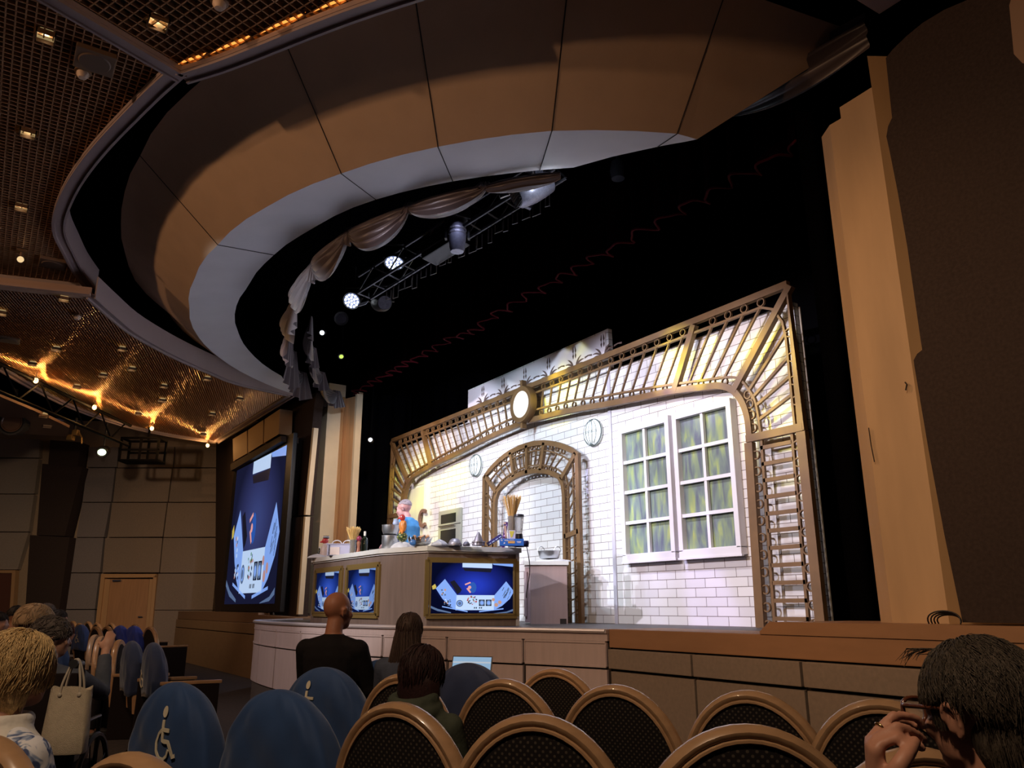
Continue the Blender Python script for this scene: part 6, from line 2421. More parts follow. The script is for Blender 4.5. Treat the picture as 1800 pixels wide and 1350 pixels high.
def yaw_ta(dt, da):
    """rotation that points local +y along (dt forward, da right) as seen from the camera"""
    v = _h * dt + _r * da
    return math.atan2(-v.x, v.y)
YN = yaw_ta(0.864, 0.503)
NEAR = [  # t, a, label
    (2.08, 0.95, 'honey-rimmed theatre seat directly in front of the man with glasses'),
    (2.47, 0.66, 'honey-rimmed theatre seat at the bottom edge, left of the raised hand'),
    (2.70, 0.056, 'honey-rimmed theatre seat at the bottom centre of the picture'),
    (3.02, -0.42, 'honey-rimmed theatre seat right behind the person in the green hoodie'),
    (3.36, -0.95, 'theatre seat under the plain blue cover near the bottom'),
    (3.68, -1.50, 'theatre seat under the large blue cover with wheelchair sign at lower left'),
    (3.11, 1.38, 'honey-rimmed theatre seat behind the raised hand of the man with glasses'),
    (3.43, 0.98, 'honey-rimmed theatre seat in the second row, beside the one behind the raised hand'),
    (3.68, 0.455, 'honey-rimmed theatre seat in the second row at the middle of the picture'),
    (3.97, -0.04, 'honey-rimmed theatre seat in the second row, beside the green hoodie'),
    (4.27, -0.57, 'theatre seat the person in the green hoodie sits in'),
    (4.58, -1.05, 'theatre seat under the blue cover with wheelchair sign behind the bald man'),
    (4.85, 0.25, 'honey-rimmed theatre seat farthest forward, by the apron panels'),
    (5.22, -0.28, 'theatre seat under the plain blue cover beside the laptop'),
    (5.55, -0.88, 'theatre seat under the blue cover half hidden by the hoodie person'),
    (2.27, -1.42, 'honey-rimmed theatre seat of the woman with blonde hair'),
    (2.00, -0.90, 'honey-rimmed theatre seat at the bottom edge, right of the blonde woman'),
]
TURN = {0: (1.0, -0.1), 1: (1.0, 0.08), 2: (0.96, 0.27), 4: (0.88, 0.47), 5: (0.88, 0.47)}
seat0 = None
KIDS.clear()
NEAR = [(t + 0.04, a * 0.976 + 0.035, l) for t, a, l in NEAR]
for i, (t, a, lab) in enumerate(NEAR):
    p = TA(t, a)
    p.z = floor_z(p)
    if seat0 is None:
        seat0 = make_chair(lab, 'theatre seats in the near rows')
        seat0.location = p
        seat0.rotation_euler = (0, 0, yaw_ta(1.0, -0.1))
    else:
        c_ = dup(seat0, p, yaw_ta(*TURN.get(i, (0.864, 0.503))), lab)
        if i == 1:
            c_.scale = (1.12, 1.0, 1.0)
        if i in (4, 5):
            c_.scale = ((0.92, 0.80)[i - 4], 1.0, 1.0)

# raised tier on the far left
mb = MB()
tier = [TA(5.6, -3.0), TA(8.2, -3.6), TA(13.2, -5.6), TA(22, -9.0), TA(22, -20), TA(5.0, -8)]
mb.prism([(p.x, p.y) for p in tier], 'z', -0.25, 0.0)
mb.build('floor_tier', CARPET, kind='structure')
def far_at(x, y, ztop=0.9):
    t = (EYE - ztop) * 1440.0 / (y - HORIZON)
    return TA(t, (x - 900) / 1440.0 * t)
FAR = [(136, 1092, 'far left theatre seat with dark back, leftmost of the farthest row'), (163, 1093, 'far left theatre seat with dark back, second of the farthest row'),
       (149, 1096, 'far left pale-rimmed seat behind the small wheelchair sign'), (179, 1095, 'far left pale-rimmed seat, third in the long row by the wooden door'),
       (204, 1095.5, 'far left pale-rimmed seat, fourth in the long row by the wooden door'), (180, 1102, 'far left pale-rimmed seat right of the small wheelchair sign'),
       (199, 1101.5, 'far left pale-rimmed seat, second right of the small wheelchair sign'), (222, 1100, 'far left pale-rimmed seat left of the bright blue covers'),
       (246, 1098.5, 'far left pale-rimmed seat behind the bright blue covers'), (274, 1102.5, 'far left pale-rimmed seat right of the bright blue covers'), (153, 1099.5, 'far left seat under the small blue cover with wheelchair sign')]
for (x, y, lab) in FAR:
    dup(seat0, far_at(x, y), yaw_ta(0.75, 0.66), lab, 'theatre seats on the far left')
EDGE = [(183, 1117, 'edge-on pale-rimmed seat, leftmost of the four in front of the tote bag'), (195, 1120, 'edge-on pale-rimmed seat, second of the four right of the tote bag'),
        (210, 1122.5, 'edge-on pale-rimmed seat, third of the four right of the tote bag'), (228, 1126, 'edge-on pale-rimmed seat, rightmost of the four right of the tote bag'),
        (252, 1130, 'seat under the dark blue cover left of the covered aisle seat'), (290, 1133, 'aisle seat under the dark blue cover with wheelchair sign on the left side')]
for (x, y, lab) in EDGE:
    dup(seat0, far_at(x, y), yaw_ta(0.22, 0.97) if x < 245 else yaw_ta(0.5, 0.86), lab, 'theatre seats on the far left')

# ---- blue seat covers, some with a wheelchair sign
def blue(c, n):
    return mat(n, c, 0.75, noise=0.15, nscale=6, bump=0.4, bscale=9, sheen=0.2)
NAVYC = blue((0.014, 0.050, 0.155), 'blue_cover_cloth')
DNAVY = blue((0.009, 0.022, 0.075), 'dark_blue_cover_cloth')
BRIGHTB = blue((0.02, 0.05, 0.42), 'bright_blue_cover_cloth')
SIGN = mat('cream_sign_print', (0.62, 0.56, 0.42), 0.7)
CVA, CVB = 0.318, 0.41
def make_cover(label, m, sign, seed=0, zb=0.47, sx=-0.06, sz=0.635, ss=1.0):
    rr = random.Random(seed)
    t = thing('seat_cover', label, 'seat cover', (0, 0, 0), 0, 'blue covers over theatre seats')
    ph = [rr.uniform(0, 6.28) for _ in range(8)]
    def hw(z):
        q = (z - BZ) / CVB
        return CVA * math.sqrt(max(0.0, 1 - max(q, 0) ** 2)) * (1 if z > BZ else 1 + 0.05 * (BZ - z))
    def dep(z):
        q = max(0, (z - BZ) / CVB)
        return 0.095 * math.sqrt(max(0.0, 1 - q ** 4)) + 0.001
    def pt(z, a):
        c, s = math.cos(a), math.sin(a)
        ex = lambda v, e: math.copysign(abs(v) ** e, v)
        x = hw(z) * ex(c, 0.75)
        y = dep(z) * ex(s, 0.55)
        low = max(0, min(1, (0.9 - z) / 0.4))
        wr = 0.014 * abs(math.sin(3.5 * a + ph[0] + 9 * z)) + 0.010 * math.sin(11 * a + ph[1] - 19 * z) + 0.007 * math.sin(26 * z + ph[2] + 5 * x * 6)
        wr += 0.012 * low * math.sin(5 * a + ph[3])
        k = 1 + wr * 1.2
        return Vector((x * k, y * (1 + wr * 4) + ly(z) + 0.0, z + (0.02 * math.sin(3 * a + ph[4]) * low if z < BZ else 0)))
    NZ, NA_ = 26, 56
    secs = []
    for j in range(NZ + 1):
        f = j / NZ
        z = zb + (BZ + CVB - 0.0008 - zb) * math.sin(f * PI / 2) ** 0.9
        secs.append([pt(z, 2 * PI * k / NA_) for k in range(NA_)])
    mb = MB()
    mb.loft(secs)
    mb.build('cloth', m, t, local=True, smooth=True)
    if sign:
        def Q(x, z):
            h_ = hw(z)
            c = max(-0.999, min(0.999, x / h_))
            a = -math.acos(math.copysign(abs(c) ** (1 / 0.75), c))
            p = pt(z, a)
            return Vector((x, p.y - 0.006, z))
        def st(pts, w):
            pp = interp([Vector((sx + x * ss, sz + z * ss)) for x, z in pts], 14 if len(pts) < 6 else 26)
            mb.ribbon([Q(p.x, p.y) for p in pp], w * ss, 0.004, NY)
        mb = MB()
        circ = [(0.018 * math.cos(2 * PI * k / 14), 0.092 + 0.023 * math.sin(2 * PI * k / 14)) for k in range(14)]
        c0 = Q(sx, sz + 0.092 * ss)
        vs = [c0 + Vector((0, -0.003, 0))] + [Q(sx + x * ss, sz + z * ss) + Vector((0, -0.003, 0)) for x, z in circ]
        mb.add(vs, [(0, k + 1, (k + 1) % 14 + 1) for k in range(14)])
        st([(-0.004, 0.06), (0.0, -0.022), (0.048, -0.024), (0.072, -0.082), (0.086, -0.076)], 0.016)
        st([(0.0, 0.022), (0.048, 0.020)], 0.015)
        st([(-0.012 + 0.0, 0.020), (-0.035, 0.005), (-0.052, -0.03), (-0.046, -0.065), (-0.022, -0.090), (0.008, -0.094), (0.032, -0.08), (0.046, -0.055)], 0.013)
        mb.build('wheelchair_sign', SIGN, t, local=True)
    return t
def cover_at(i_or_pos, rz, label, m, sign, seed, **kw):
    c = make_cover(label, m, sign, seed, **kw)
    if isinstance(i_or_pos, int):
        t, a, _ = NEAR[i_or_pos]
        p = TA(t, a)
        p.z = floor_z(p)
    else:
        p = i_or_pos
    c.location = p
    c.rotation_euler = (0, 0, rz)
    return c
cv5 = cover_at(5, yaw_ta(0.88, 0.47), 'large blue seat cover with cream wheelchair sign at lower left', NAVYC, True, 1, sx=0.045, sz=0.735)
cv5.scale = (0.80, 1.0, 1.0)
cv4 = cover_at(4, yaw_ta(0.88, 0.47), 'plain blue seat cover at the bottom between two wheelchair-sign covers', NAVYC, False, 2)
cv4.scale = (0.92, 1.0, 1.0)
cover_at(11, YN, 'blue seat cover with cream wheelchair sign right behind the bald man', NAVYC, True, 3, sx=-0.045, ss=0.92, sz=0.765)
cover_at(14, YN, 'blue seat cover with wheelchair sign partly hidden by the hoodie person', NAVYC, True, 4, sx=0.04, sz=0.765)
cover_at(13, YN, 'plain dark blue seat cover in front of the laptop', DNAVY, False, 5)
FP = lambda x, y: far_at(x, y)
cover_at(FP(153, 1099.5), yaw_ta(0.75, 0.66), 'small blue seat cover with white wheelchair sign on the far left', blue((0.04, 0.09, 0.30), 'mid_blue_cover_cloth'), True, 6, sx=0.05, sz=0.7)
cover_at(FP(222, 1100) * 0.955, yaw_ta(0.75, 0.66), 'bright blue seat cover on the far left, left of a pair', BRIGHTB, False, 7)
cover_at(FP(246, 1098.5) * 0.90, yaw_ta(0.75, 0.66), 'bright blue seat cover on the far left, right of a pair', BRIGHTB, False, 8)
cover_at(FP(252, 1130), yaw_ta(0.5, 0.86), 'dark blue seat cover beside the covered aisle seat on the left', DNAVY, False, 9)
cover_at(FP(290, 1133), yaw_ta(0.5, 0.86), 'dark blue seat cover with narrow wheelchair sign on the left aisle seat', DNAVY, True, 10, sx=-0.10)

# ================================================================== PEOPLE
def skin(n, c):
    return mat(n, c, 0.5, spec=0.35, noise=0.08, nscale=12)
def remesh(o, vox, it=3, fac=0.5):
    r = o.modifiers.new('remesh', 'REMESH')
    r.mode = 'VOXEL'
    r.voxel_size = vox
    r.use_smooth_shade = True
    s = o.modifiers.new('smooth', 'SMOOTH')
    s.factor = fac
    s.iterations = it
    return o

def loft_body(mb, spine):
    """elliptical sections: (centre, rx, ry, forward-tilt axis ignored)"""
    secs = []
    for c, rx, ry in spine:
        secs.append([Vector(c) + Vector((rx * math.cos(2 * PI * k / 20), ry * math.sin(2 * PI * k / 20), 0)) for k in range(20)])
    mb.loft(secs)

def head_mesh(mb, M, S=1.0, ears=True):
    """head with face, local: x right, y forward, z up; origin at mid-head"""
    keep = mb.x
    mb.at(keep @ M @ Matrix.Scale(S, 4))
    mb.ell((0, -0.012, 0.032), (0.073, 0.093, 0.086), 20, 14)             # cranium
    mb.ell((0, 0.030, -0.030), (0.060, 0.062, 0.080), 18, 12)             # face
    mb.ell((0, 0.048, -0.078), (0.040, 0.040, 0.034), 14, 10)             # chin
    mb.ell((0, 0.010, -0.060), (0.057, 0.060, 0.042), 14, 10)             # jaw
    mb.ell((0, 0.078, 0.022), (0.050, 0.014, 0.012), 12, 8)               # brow
    for s in (-1, 1):
        mb.ell((s * 0.036, 0.066, -0.024), (0.024, 0.022, 0.022), 10, 8)  # cheek
        mb.ell((s * 0.030, 0.078, 0.004), (0.014, 0.010, 0.010), 10, 8)   # eye
    mb.tube([(0, 0.084, 0.012), (0, 0.098, -0.014), (0, 0.108, -0.030), (0, 0.092, -0.038)], [0.008, 0.010, 0.013, 0.009], 8)
    for s in (-1, 1):
        mb.ell((s * 0.010, 0.094, -0.034), (0.009, 0.010, 0.007), 8, 6)
    mb.tube([(-0.022, 0.082, -0.060), (0, 0.093, -0.057), (0.022, 0.082, -0.060)], [0.004, 0.007, 0.004], 8)
    mb.tube([(-0.020, 0.080, -0.067), (0, 0.091, -0.069), (0.020, 0.080, -0.067)], [0.004, 0.0075, 0.004], 8)
    if ears:
        for s in (-1, 1):
            pts = []
            for k in range(9):
                a = R(-70 + 250 * k / 8)
                pts.append((s * (0.076 + 0.013 * (0.5 + 0.5 * math.sin(a))), -0.014 - 0.017 * math.cos(a), -0.008 + 0.031 * math.sin(a)))
            mb.tube(pts, [0.006, 0.007, 0.006, 0.006, 0.006, 0.006, 0.006, 0.006, 0.005], 8)
            mb.ell((s * 0.078, -0.010, -0.008), (0.007, 0.015, 0.024), 8, 8)
    mb.at(keep)

def hand_mesh(mb, W, palm_dir, normal, s=1.0, curl=0.5, side=1):
    """palm, four unequal bent fingers and a thumb. W wrist point, palm_dir towards the fingers, normal out of the back of the hand"""
    d = Vector(palm_dir).normalized()
    n = Vector(normal)
    n = (n - d * n.dot(d)).normalized()
    x = d.cross(n).normalized() * side
    W = Vector(W)
    M = Matrix((x, d, n)).transposed()
    mb.ell(W + d * 0.045 * s, (0.040 * s, 0.052 * s, 0.017 * s), 14, 10, rot=M)
    for i, (off, ln) in enumerate(((-0.030, 0.066), (-0.010, 0.076), (0.010, 0.071), (0.029, 0.056))):
        b = W + d * (0.084 - 0.004 * abs(i - 1)) * s + x * off * s
        a0, a1, a2 = curl * 0.5, curl * 1.1, curl * 1.7
        p = [b - d * 0.03 * s, b]
        for fr, an in ((0.45, a0), (0.32, a1), (0.25, a2)):
            p.append(p[-1] + (d * math.cos(an) - n * math.sin(an)) * ln * fr * s)
        mb.tube(p, [0.010 * s, 0.0095 * s, 0.0085 * s, 0.008 * s, 0.0065 * s], 8)
        mb.ell(p[-1], (0.0065 * s,) * 3, 8, 6)
    b = W + d * 0.02 * s - x * 0.03 * s
    p = [b, b - x * 0.028 * s + d * 0.025 * s - n * 0.01 * s, b - x * 0.036 * s + d * 0.052 * s - n * 0.018 * s]
    mb.tube(p, [0.013 * s, 0.0105 * s, 0.008 * s], 8)
    mb.ell(p[-1], (0.008 * s,) * 3, 8, 6)

def hair_cap(mb, strands, C, rad, thf, ths, thb, n=300, ln=(0.35, 0.7), wid=0.0022, lift=0.04, seed=0, tilt=-18, curl=0.25, fall=0.0):
    """dome of hair with an uneven hairline and loose strands. th*: how far down (deg) front, side, back"""
    rr = random.Random(seed)
    T = Matrix.Rotation(R(tilt), 3, 'X')
    def lim(a):
        # a = 0 right(+x), 90 front(+y)
        f = math.sin(a)
        return R(lerp(ths, thf, f ** 2) if f > 0 else lerp(ths, thb, (-f) ** 0.8))
    def P(th, a, k=1.0):
        v = Vector((math.sin(th) * math.cos(a) * rad[0], math.sin(th) * math.sin(a) * rad[1], math.cos(th) * rad[2])) * k
        return Vector(C) + T @ v
    NA_, NT = 40, 14
    secs = []
    for j in range(NT + 1):
        f = max(j / NT, 0.01)
        row = []
        for i in range(NA_):
            a = 2 * PI * i / NA_
            th = lim(a) * f
            k = 1 + 0.02 * math.sin(9 * a + seed) * f + 0.015 * math.sin(17 * a + 5 * f)
            p = P(th, a, k)
            row.append(p + Vector((0, 0, -fall * max(0, f - 0.55))))
        secs.append(row)
    secs.append([P(lim(2 * PI * i / NA_) * 1.02, 2 * PI * i / NA_, 0.80) + Vector((0, 0, -fall * 0.4)) for i in range(NA_)])
    mb.loft(secs)
    for i in range(n):
        a = rr.uniform(0, 2 * PI)
        L_ = lim(a)
        t0 = L_ * rr.random() ** 0.7 * 0.85
        d = rr.uniform(*ln)
        lf = lift * rr.random()
        da = rr.uniform(-curl, curl)
        pts = []
        for k in range(5):
            f = k / 4
            th = min(t0 + d * f, L_ + 0.12)
            pts.append(P(th, a + da * f, 1.0 + lf * math.sin(PI * f * 0.8) + 0.012) + Vector((0, 0, -fall * max(0, th / L_ - 0.55))))
        mb.tube(pts, [wid, wid, wid, wid * 0.8, wid * 0.3], 3, caps=False)

def seated_joints():
    return dict(pelvis=(0, 0, 0.50), waist=(0, -0.02, 0.68), chest=(0, -0.035, 0.88), sh=(0, -0.04, 0.985), neck=(0, -0.03, 1.05), head=(0, 0.005, 1.19),
                shx=0.175, elbow=(0.245, 0.04, 0.72), wrist=(0.15, 0.29, 0.62), hip=(0.09, 0.02, 0.50), knee=(0.115, 0.45, 0.52), ankle=(0.115, 0.44, 0.09), toe=(0.12, 0.58, 0.045))
def standing_joints():
    return dict(pelvis=(0, 0, 0.92), waist=(0, 0.0, 1.10), chest=(0, 0.02, 1.30), sh=(0, 0.03, 1.43), neck=(0, 0.04, 1.49), head=(0, 0.075, 1.64),
                shx=0.185, elbow=(0.25, 0.10, 1.16), wrist=(0.18, 0.34, 1.08), hip=(0.09, 0, 0.90), knee=(0.10, 0.03, 0.50), ankle=(0.10, 0.0, 0.09), toe=(0.11, 0.14, 0.045))

def person(label, loc, rz, S, skinm, shirtm, pantm, hair=None, J=None, hyaw=0.0, hpitch=0.0, vox=0.011, collar=None, sleeves=True, armL=None, armR=None, hands=True, extra=None, hs=1.0, widen=1.0, shoe=True):
    """armL/armR: (elbow, wrist, palm_dir, normal) overrides in local coordinates"""
    J = dict(seated_joints(), **(J or {})) if not (J and J.get('stand')) else dict(standing_joints(), **J)
    th = thing('person', label, 'person', loc, rz)
    th.scale = (S,) * 3
    V = lambda k: Vector(J[k])
    M = Matrix.Translation(V('head')) @ Matrix.Rotation(hyaw, 4, 'Z') @ Matrix.Rotation(hpitch, 4, 'X')
    def limbs(s):
        mx = lambda p: Vector((p[0] * s, p[1], p[2]))
        sh = V('sh') + Vector((J['shx'] * s * widen, 0, -0.035))
        arm = armR if s > 0 else armL
        if arm:
            el, wr, pd, nm = [Vector(q) for q in arm]
        else:
            el, wr = mx(J['elbow']), mx(J['wrist'])
            pd, nm = (wr - el), Vector((0, 0, 1))
        return sh, el, wr, pd, nm, mx(J['hip']), mx(J['knee']), mx(J['ankle']), mx(J['toe'])
    def torso(mb, g):
        w = widen
        loft_body(mb, [(V('pelvis') - Vector((0, 0, 0.06)), 0.10 + g, 0.08 + g), (V('pelvis'), 0.165 + g, 0.115 + g), (V('waist'), 0.14 * w + g, 0.10 + g), (V('chest') - Vector((0, 0, 0.06)), 0.16 * w + g, 0.115 + g),
                       (V('chest') + Vector((0, 0, 0.03)), 0.17 * w + g, 0.112 + g), (V('sh'), 0.15 * w + g, 0.085 + g), (V('sh') + Vector((0, 0, 0.03)), 0.09 + g, 0.065 + g), (V('neck') + Vector((0, 0, 0.0)), 0.058 + g * .6, 0.058 + g * .6)])
    # --- body: one continuous surface
    mb = MB()
    torso(mb, 0)
    hd0 = V('head')
    mb.tube([V('neck') - Vector((0, 0, 0.04)), V('neck') + Vector((0, 0.0, 0.02)), hd0 + Vector((0, -0.02, -0.05))], [0.062, 0.056, 0.054], 14)
    head_mesh(mb, M, hs)
    for s in (-1, 1):
        sh, el, wr, pd, nm, hp, kn, an, to = limbs(s)
        mb.tube([V('neck') + Vector((0.02 * s, 0, -0.03)), sh - Vector((0.03 * s, 0, -0.005))], [0.042, 0.052], 12)
        mb.ell(sh, (0.054, 0.054, 0.056), 14, 10)
        mb.tube([sh, sh.lerp(el, 0.5), el, el.lerp(wr, 0.35), wr], [0.052, 0.046, 0.038, 0.038, 0.026], 12)
        mb.ell(el, (0.038, 0.038, 0.038), 12, 8)
        if hands:
            hand_mesh(mb, wr, pd, nm, 0.95, 0.55, s)
        mb.tube([hp, hp.lerp(kn, 0.4), kn, kn.lerp(an, 0.3), an], [0.082, 0.076, 0.058, 0.054, 0.036], 12)
        mb.tube([an, an + Vector((0, 0.03, -0.04)), to], [0.036, 0.036, 0.028], 8)
    if extra:
        extra(mb, V, M)
    o = mb.build('body', skinm, th, local=True, smooth=True, fix=True)
    remesh(o, vox, 2, 0.4)
    # --- shirt
    mb = MB()
    torso(mb, 0.014)
    mb2 = mb
    for s in (-1, 1):
        sh, el, wr, *_ = limbs(s)
        if sleeves:
            mb.tube([V('neck') + Vector((0.03 * s, 0, -0.045)), sh - Vector((0.03 * s, 0, -0.005))], [0.052, 0.065], 12)
            mb.ell(sh, (0.070, 0.068, 0.070), 14, 10)
            mb.tube([sh, sh.lerp(el, 0.5), el, el.lerp(wr, 0.5), el.lerp(wr, 0.9)], [0.068, 0.060, 0.054, 0.048, 0.040], 12)
            mb.ell(el, (0.055, 0.055, 0.055), 12, 8)
        else:
            mb.tube([sh - Vector((0.06 * s, 0, 0.01)), sh, sh.lerp(el, 0.6)], [0.062, 0.068, 0.062], 12)
    if collar:
        collar(mb, V)
    o = mb.build('shirt', shirtm, th, local=True, smooth=True)
    remesh(o, max(vox, 0.010), 3)
    # --- trousers and shoes
    mb = MB()
    loft_body(mb, [(V('pelvis') - Vector((0, 0, 0.09)), 0.11, 0.09), (V('pelvis'), 0.178, 0.13), (V('pelvis') + Vector((0, 0, 0.07)), 0.165, 0.12)])
    for s in (-1, 1):
        *_, hp, kn, an, to = limbs(s)
        mb.tube([hp, hp.lerp(kn, 0.4), kn, kn.lerp(an, 0.3), an + Vector((0, 0, 0.02))], [0.095, 0.09, 0.074, 0.068, 0.055], 12)
    o = mb.build('trousers', pantm, th, local=True, smooth=True)
    remesh(o, max(vox, 0.012), 3)
    for s in (-1, 1):
        *_, hp, kn, an, to = limbs(s)
        mb = MB()
        mb.ell((an.lerp(to, 0.5)).to_tuple()[:2] + (0.045,), (0.045, 0.125, 0.045), 14, 8)
        mb.build('shoe', mat('dark_shoe', (0.02, 0.018, 0.018), 0.5), th, local=True, smooth=True)
    if hair:
        mb = MB()
        mb.at(M @ Matrix.Scale(hs, 4))
        hair[1](mb)
        mb.build('hair', hair[0], th, local=True, smooth=True, fix=False)
    return th, M

def hairmat(n, c, v=0.35):
    return mat(n, c, 0.55, spec=0.3, noise=v, nscale=60, stretch=(3, 3, 0.6), bump=0.4, bscale=160)
SK_D = skin('ruddy_skin', (0.28, 0.115, 0.065))
SK_L = skin('light_skin', (0.48, 0.26, 0.18))
SK_T = skin('tan_skin', (0.36, 0.18, 0.11))
def cloth(n, c, **k):
    return mat(n, c, 0.85, spec=0.1, noise=k.get('noise', 0.15), nscale=k.get('nscale', 14), bump=0.25, bscale=30)
BLKC = cloth('black_cotton', (0.008, 0.007, 0.008))
DKPANT = cloth('dark_trousers', (0.015, 0.013, 0.015))
SHORT = lambda seed, n=260, w=0.002: (lambda mb: hair_cap(mb, n, (0, -0.016, 0.030), (0.082, 0.104, 0.098), 62, 88, 118, n=n, ln=(0.25, 0.5), wid=w, lift=0.05, seed=seed))
def seat_loc(t, a):
    p = TA(t, a)
    p.z = floor_z(p)
    return p

# bald man in black
p = seat_loc(5.55, -1.18)
person('bald person in a black long-sleeved top watching the stage', p, yaw_ta(0.93, 0.36), 1.03, SK_D, BLKC, DKPANT, None, hyaw=R(-16), vox=0.010, widen=1.12, hs=1.04)
# woman with long hair
def long_hair(mb):
    hair_cap(mb, 0, (0, -0.018, 0.030), (0.086, 0.106, 0.102), 66, 100, 150, n=260, ln=(0.4, 0.8), wid=0.0025, lift=0.04, seed=4, fall=0.02)
    secs = []
    for z, w, d, y in ((0.02, 0.082, 0.085, -0.03), (-0.06, 0.096, 0.075, -0.045), (-0.14, 0.108, 0.06, -0.065), (-0.22, 0.116, 0.05, -0.085), (-0.28, 0.112, 0.04, -0.095), (-0.31, 0.09, 0.02, -0.095)):
        secs.append([Vector((w * math.cos(2 * PI * k / 28) * (1 + 0.03 * math.sin(7 * k)), y + d * math.sin(2 * PI * k / 28), z + 0.01 * math.sin(3 * k))) for k in range(28)])
    mb.loft(secs)
    rr = random.Random(8)
    for i in range(220):
        a = rr.uniform(PI * 0.95, PI * 2.05)
        pts = []
        for k, (z, w, d, y) in enumerate(((0.06, 0.075, 0.09, -0.02), (-0.06, 0.097, 0.078, -0.045), (-0.15, 0.11, 0.062, -0.065), (-0.24, 0.118, 0.052, -0.088), (-0.32, 0.112, 0.045, -0.095))):
            pts.append((w * math.cos(a) * 1.02, y + d * math.sin(a) * 1.03, z + 0.02 * rr.random()))
        mb.tube(pts, [0.0015, 0.0022, 0.0022, 0.002, 0.0006], 3, caps=False)
HB = hairmat('dark_brown_hair', (0.045, 0.026, 0.020))
p = seat_loc(5.35, -0.66)
person('person with long dark brown hair seated by the laptop', p, yaw_ta(0.92, 0.38), 0.93, SK_T, cloth('grey_blue_top', (0.05, 0.06, 0.09)), DKPANT, (HB, long_hair), hyaw=R(2), vox=0.012)
# hoodie person
def bob(seed):
    def f(mb):
        hair_cap(mb, 0, (0, -0.016, 0.026), (0.096, 0.114, 0.108), 66, 112, 140, n=420, ln=(0.4, 0.9), wid=0.0024, lift=0.05, seed=seed, fall=0.06)
        secs = []
        for z, w, d, y in ((0.04, 0.090, 0.10, -0.022), (-0.03, 0.101, 0.095, -0.025), (-0.09, 0.106, 0.09, -0.028), (-0.13, 0.100, 0.08, -0.030), (-0.15, 0.08, 0.06, -0.03)):
            secs.append([Vector((w * math.cos(q) * (1 + 0.02 * math.sin(9 * q)), y + d * (math.sin(q) if math.sin(q) < 0 else 0.55 * math.sin(q)), z + 0.008 * math.sin(5 * q))) for q in [2 * PI * k / 30 for k in range(30)]])
        mb.loft(secs)
    return f
HR = hairmat('dark_auburn_hair', (0.028, 0.010, 0.009))
GRH = cloth('green_hoodie_fleece', (0.055, 0.062, 0.045))
def hood(mb, V):
    c = V('neck') + Vector((0, -0.03, -0.005))
    for k, (r_, z, w) in enumerate(((0.115, -0.02, 0.042), (0.10, 0.03, 0.034))):
        pts = [c + Vector((r_ * math.cos(a) * 1.1, r_ * 0.85 * math.sin(a) - 0.02, z + 0.02 * math.sin(a))) for a in [2 * PI * k2 / 24 for k2 in range(24)]]
        mb.tube(pts, w, 10, closed=True)
    mb.ell(c + Vector((0, -0.11, -0.07)), (0.11, 0.05, 0.085), 16, 10)
p = seat_loc(3.62, -0.385)
person('person with dark auburn bob hair in an olive green hoodie', p, yaw_ta(0.864, 0.503), 0.815, SK_T, GRH, DKPANT, (HR, bob(5)), vox=0.011, collar=hood, widen=1.2, hs=1.16)
# laptop
lp = TA(5.62, -0.355)
lt = thing('laptop', 'open thin laptop with a pale blue screen in front of the blue seat cover', 'laptop', (lp.x, lp.y, floor_z(lp) + 0.76), yaw_ta(0.95, 0.3))
mb = MB()
mb.bbox((-0.15, -0.02, 0.0), (0.15, 0.20, 0.012), 0.004)
mb.build('base', mat('dark_laptop_shell', (0.03, 0.03, 0.035), 0.4), lt, local=True)
XL_ = Matrix.Translation((0, 0.20, 0.01)) @ Matrix.Rotation(R(-18), 4, 'X')
mb = MB()
mb.at(XL_)
mb.bbox((-0.15, -0.004, 0.0), (0.15, 0.004, 0.20), 0.003)
mb.build('lid', mat('dark_laptop_shell', 'ffffff'), lt, local=True)
mb = MB()
mb.at(XL_)
mb.box((-0.142, -0.007, 0.010), (0.142, -0.005, 0.192))
mb.build('display', emitter('laptop_display', (0.30, 0.50, 0.72), 0.8), lt, local=True)
mb = MB()
mb.at(XL_)
mb.box((-0.142, -0.009, 0.150), (0.142, -0.0075, 0.160))
mb.box((-0.13, -0.009, 0.05), (0.05, -0.0075, 0.13))
mb.build('display_text_block', emitter('laptop_page', (0.55, 0.62, 0.70), 0.8), lt, local=True)
# a lap tray carries the laptop
mb = MB()
mb.at(Matrix.Translation((lp.x, lp.y, floor_z(lp))) @ Matrix.Rotation(yaw_ta(0.95, 0.3), 4, 'Z'))
mb.bbox((-0.18, -0.03, 0.735), (0.18, 0.24, 0.758), 0.006)
mb.box((-0.02, 0.08, 0.0), (0.02, 0.12, 0.74))
mb.box((-0.12, 0.02, 0.0), (0.12, 0.20, 0.02))
tag(mb.build('laptop_stand', mat('black_stand', (0.01, 0.01, 0.01), 0.5), None), 'small black stand carrying the open laptop', 'stand')

# chef behind the counter
HG = hairmat('pale_grey_hair', (0.36, 0.28, 0.30), 0.2)
cp = at_px(727, 11.9, 1.03)
def short_crop(mb):
    hair_cap(mb, 0, (0, -0.020, 0.034), (0.077, 0.096, 0.088), 40, 70, 112, n=260, ln=(0.12, 0.25), wid=0.0012, lift=0.02, seed=9)
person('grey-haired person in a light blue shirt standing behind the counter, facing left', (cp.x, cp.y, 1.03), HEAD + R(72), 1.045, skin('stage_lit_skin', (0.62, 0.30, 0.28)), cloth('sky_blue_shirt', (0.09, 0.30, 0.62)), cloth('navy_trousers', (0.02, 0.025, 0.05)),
       (HG, short_crop), J=dict(stand=True, pelvis=(0, 0, 0.92), waist=(0, 0.02, 1.10), chest=(0, 0.06, 1.29), sh=(0, 0.09, 1.41), neck=(0, 0.115, 1.46), head=(0, 0.17, 1.58)), hpitch=R(-8), vox=0.011, hs=1.1, widen=1.1)

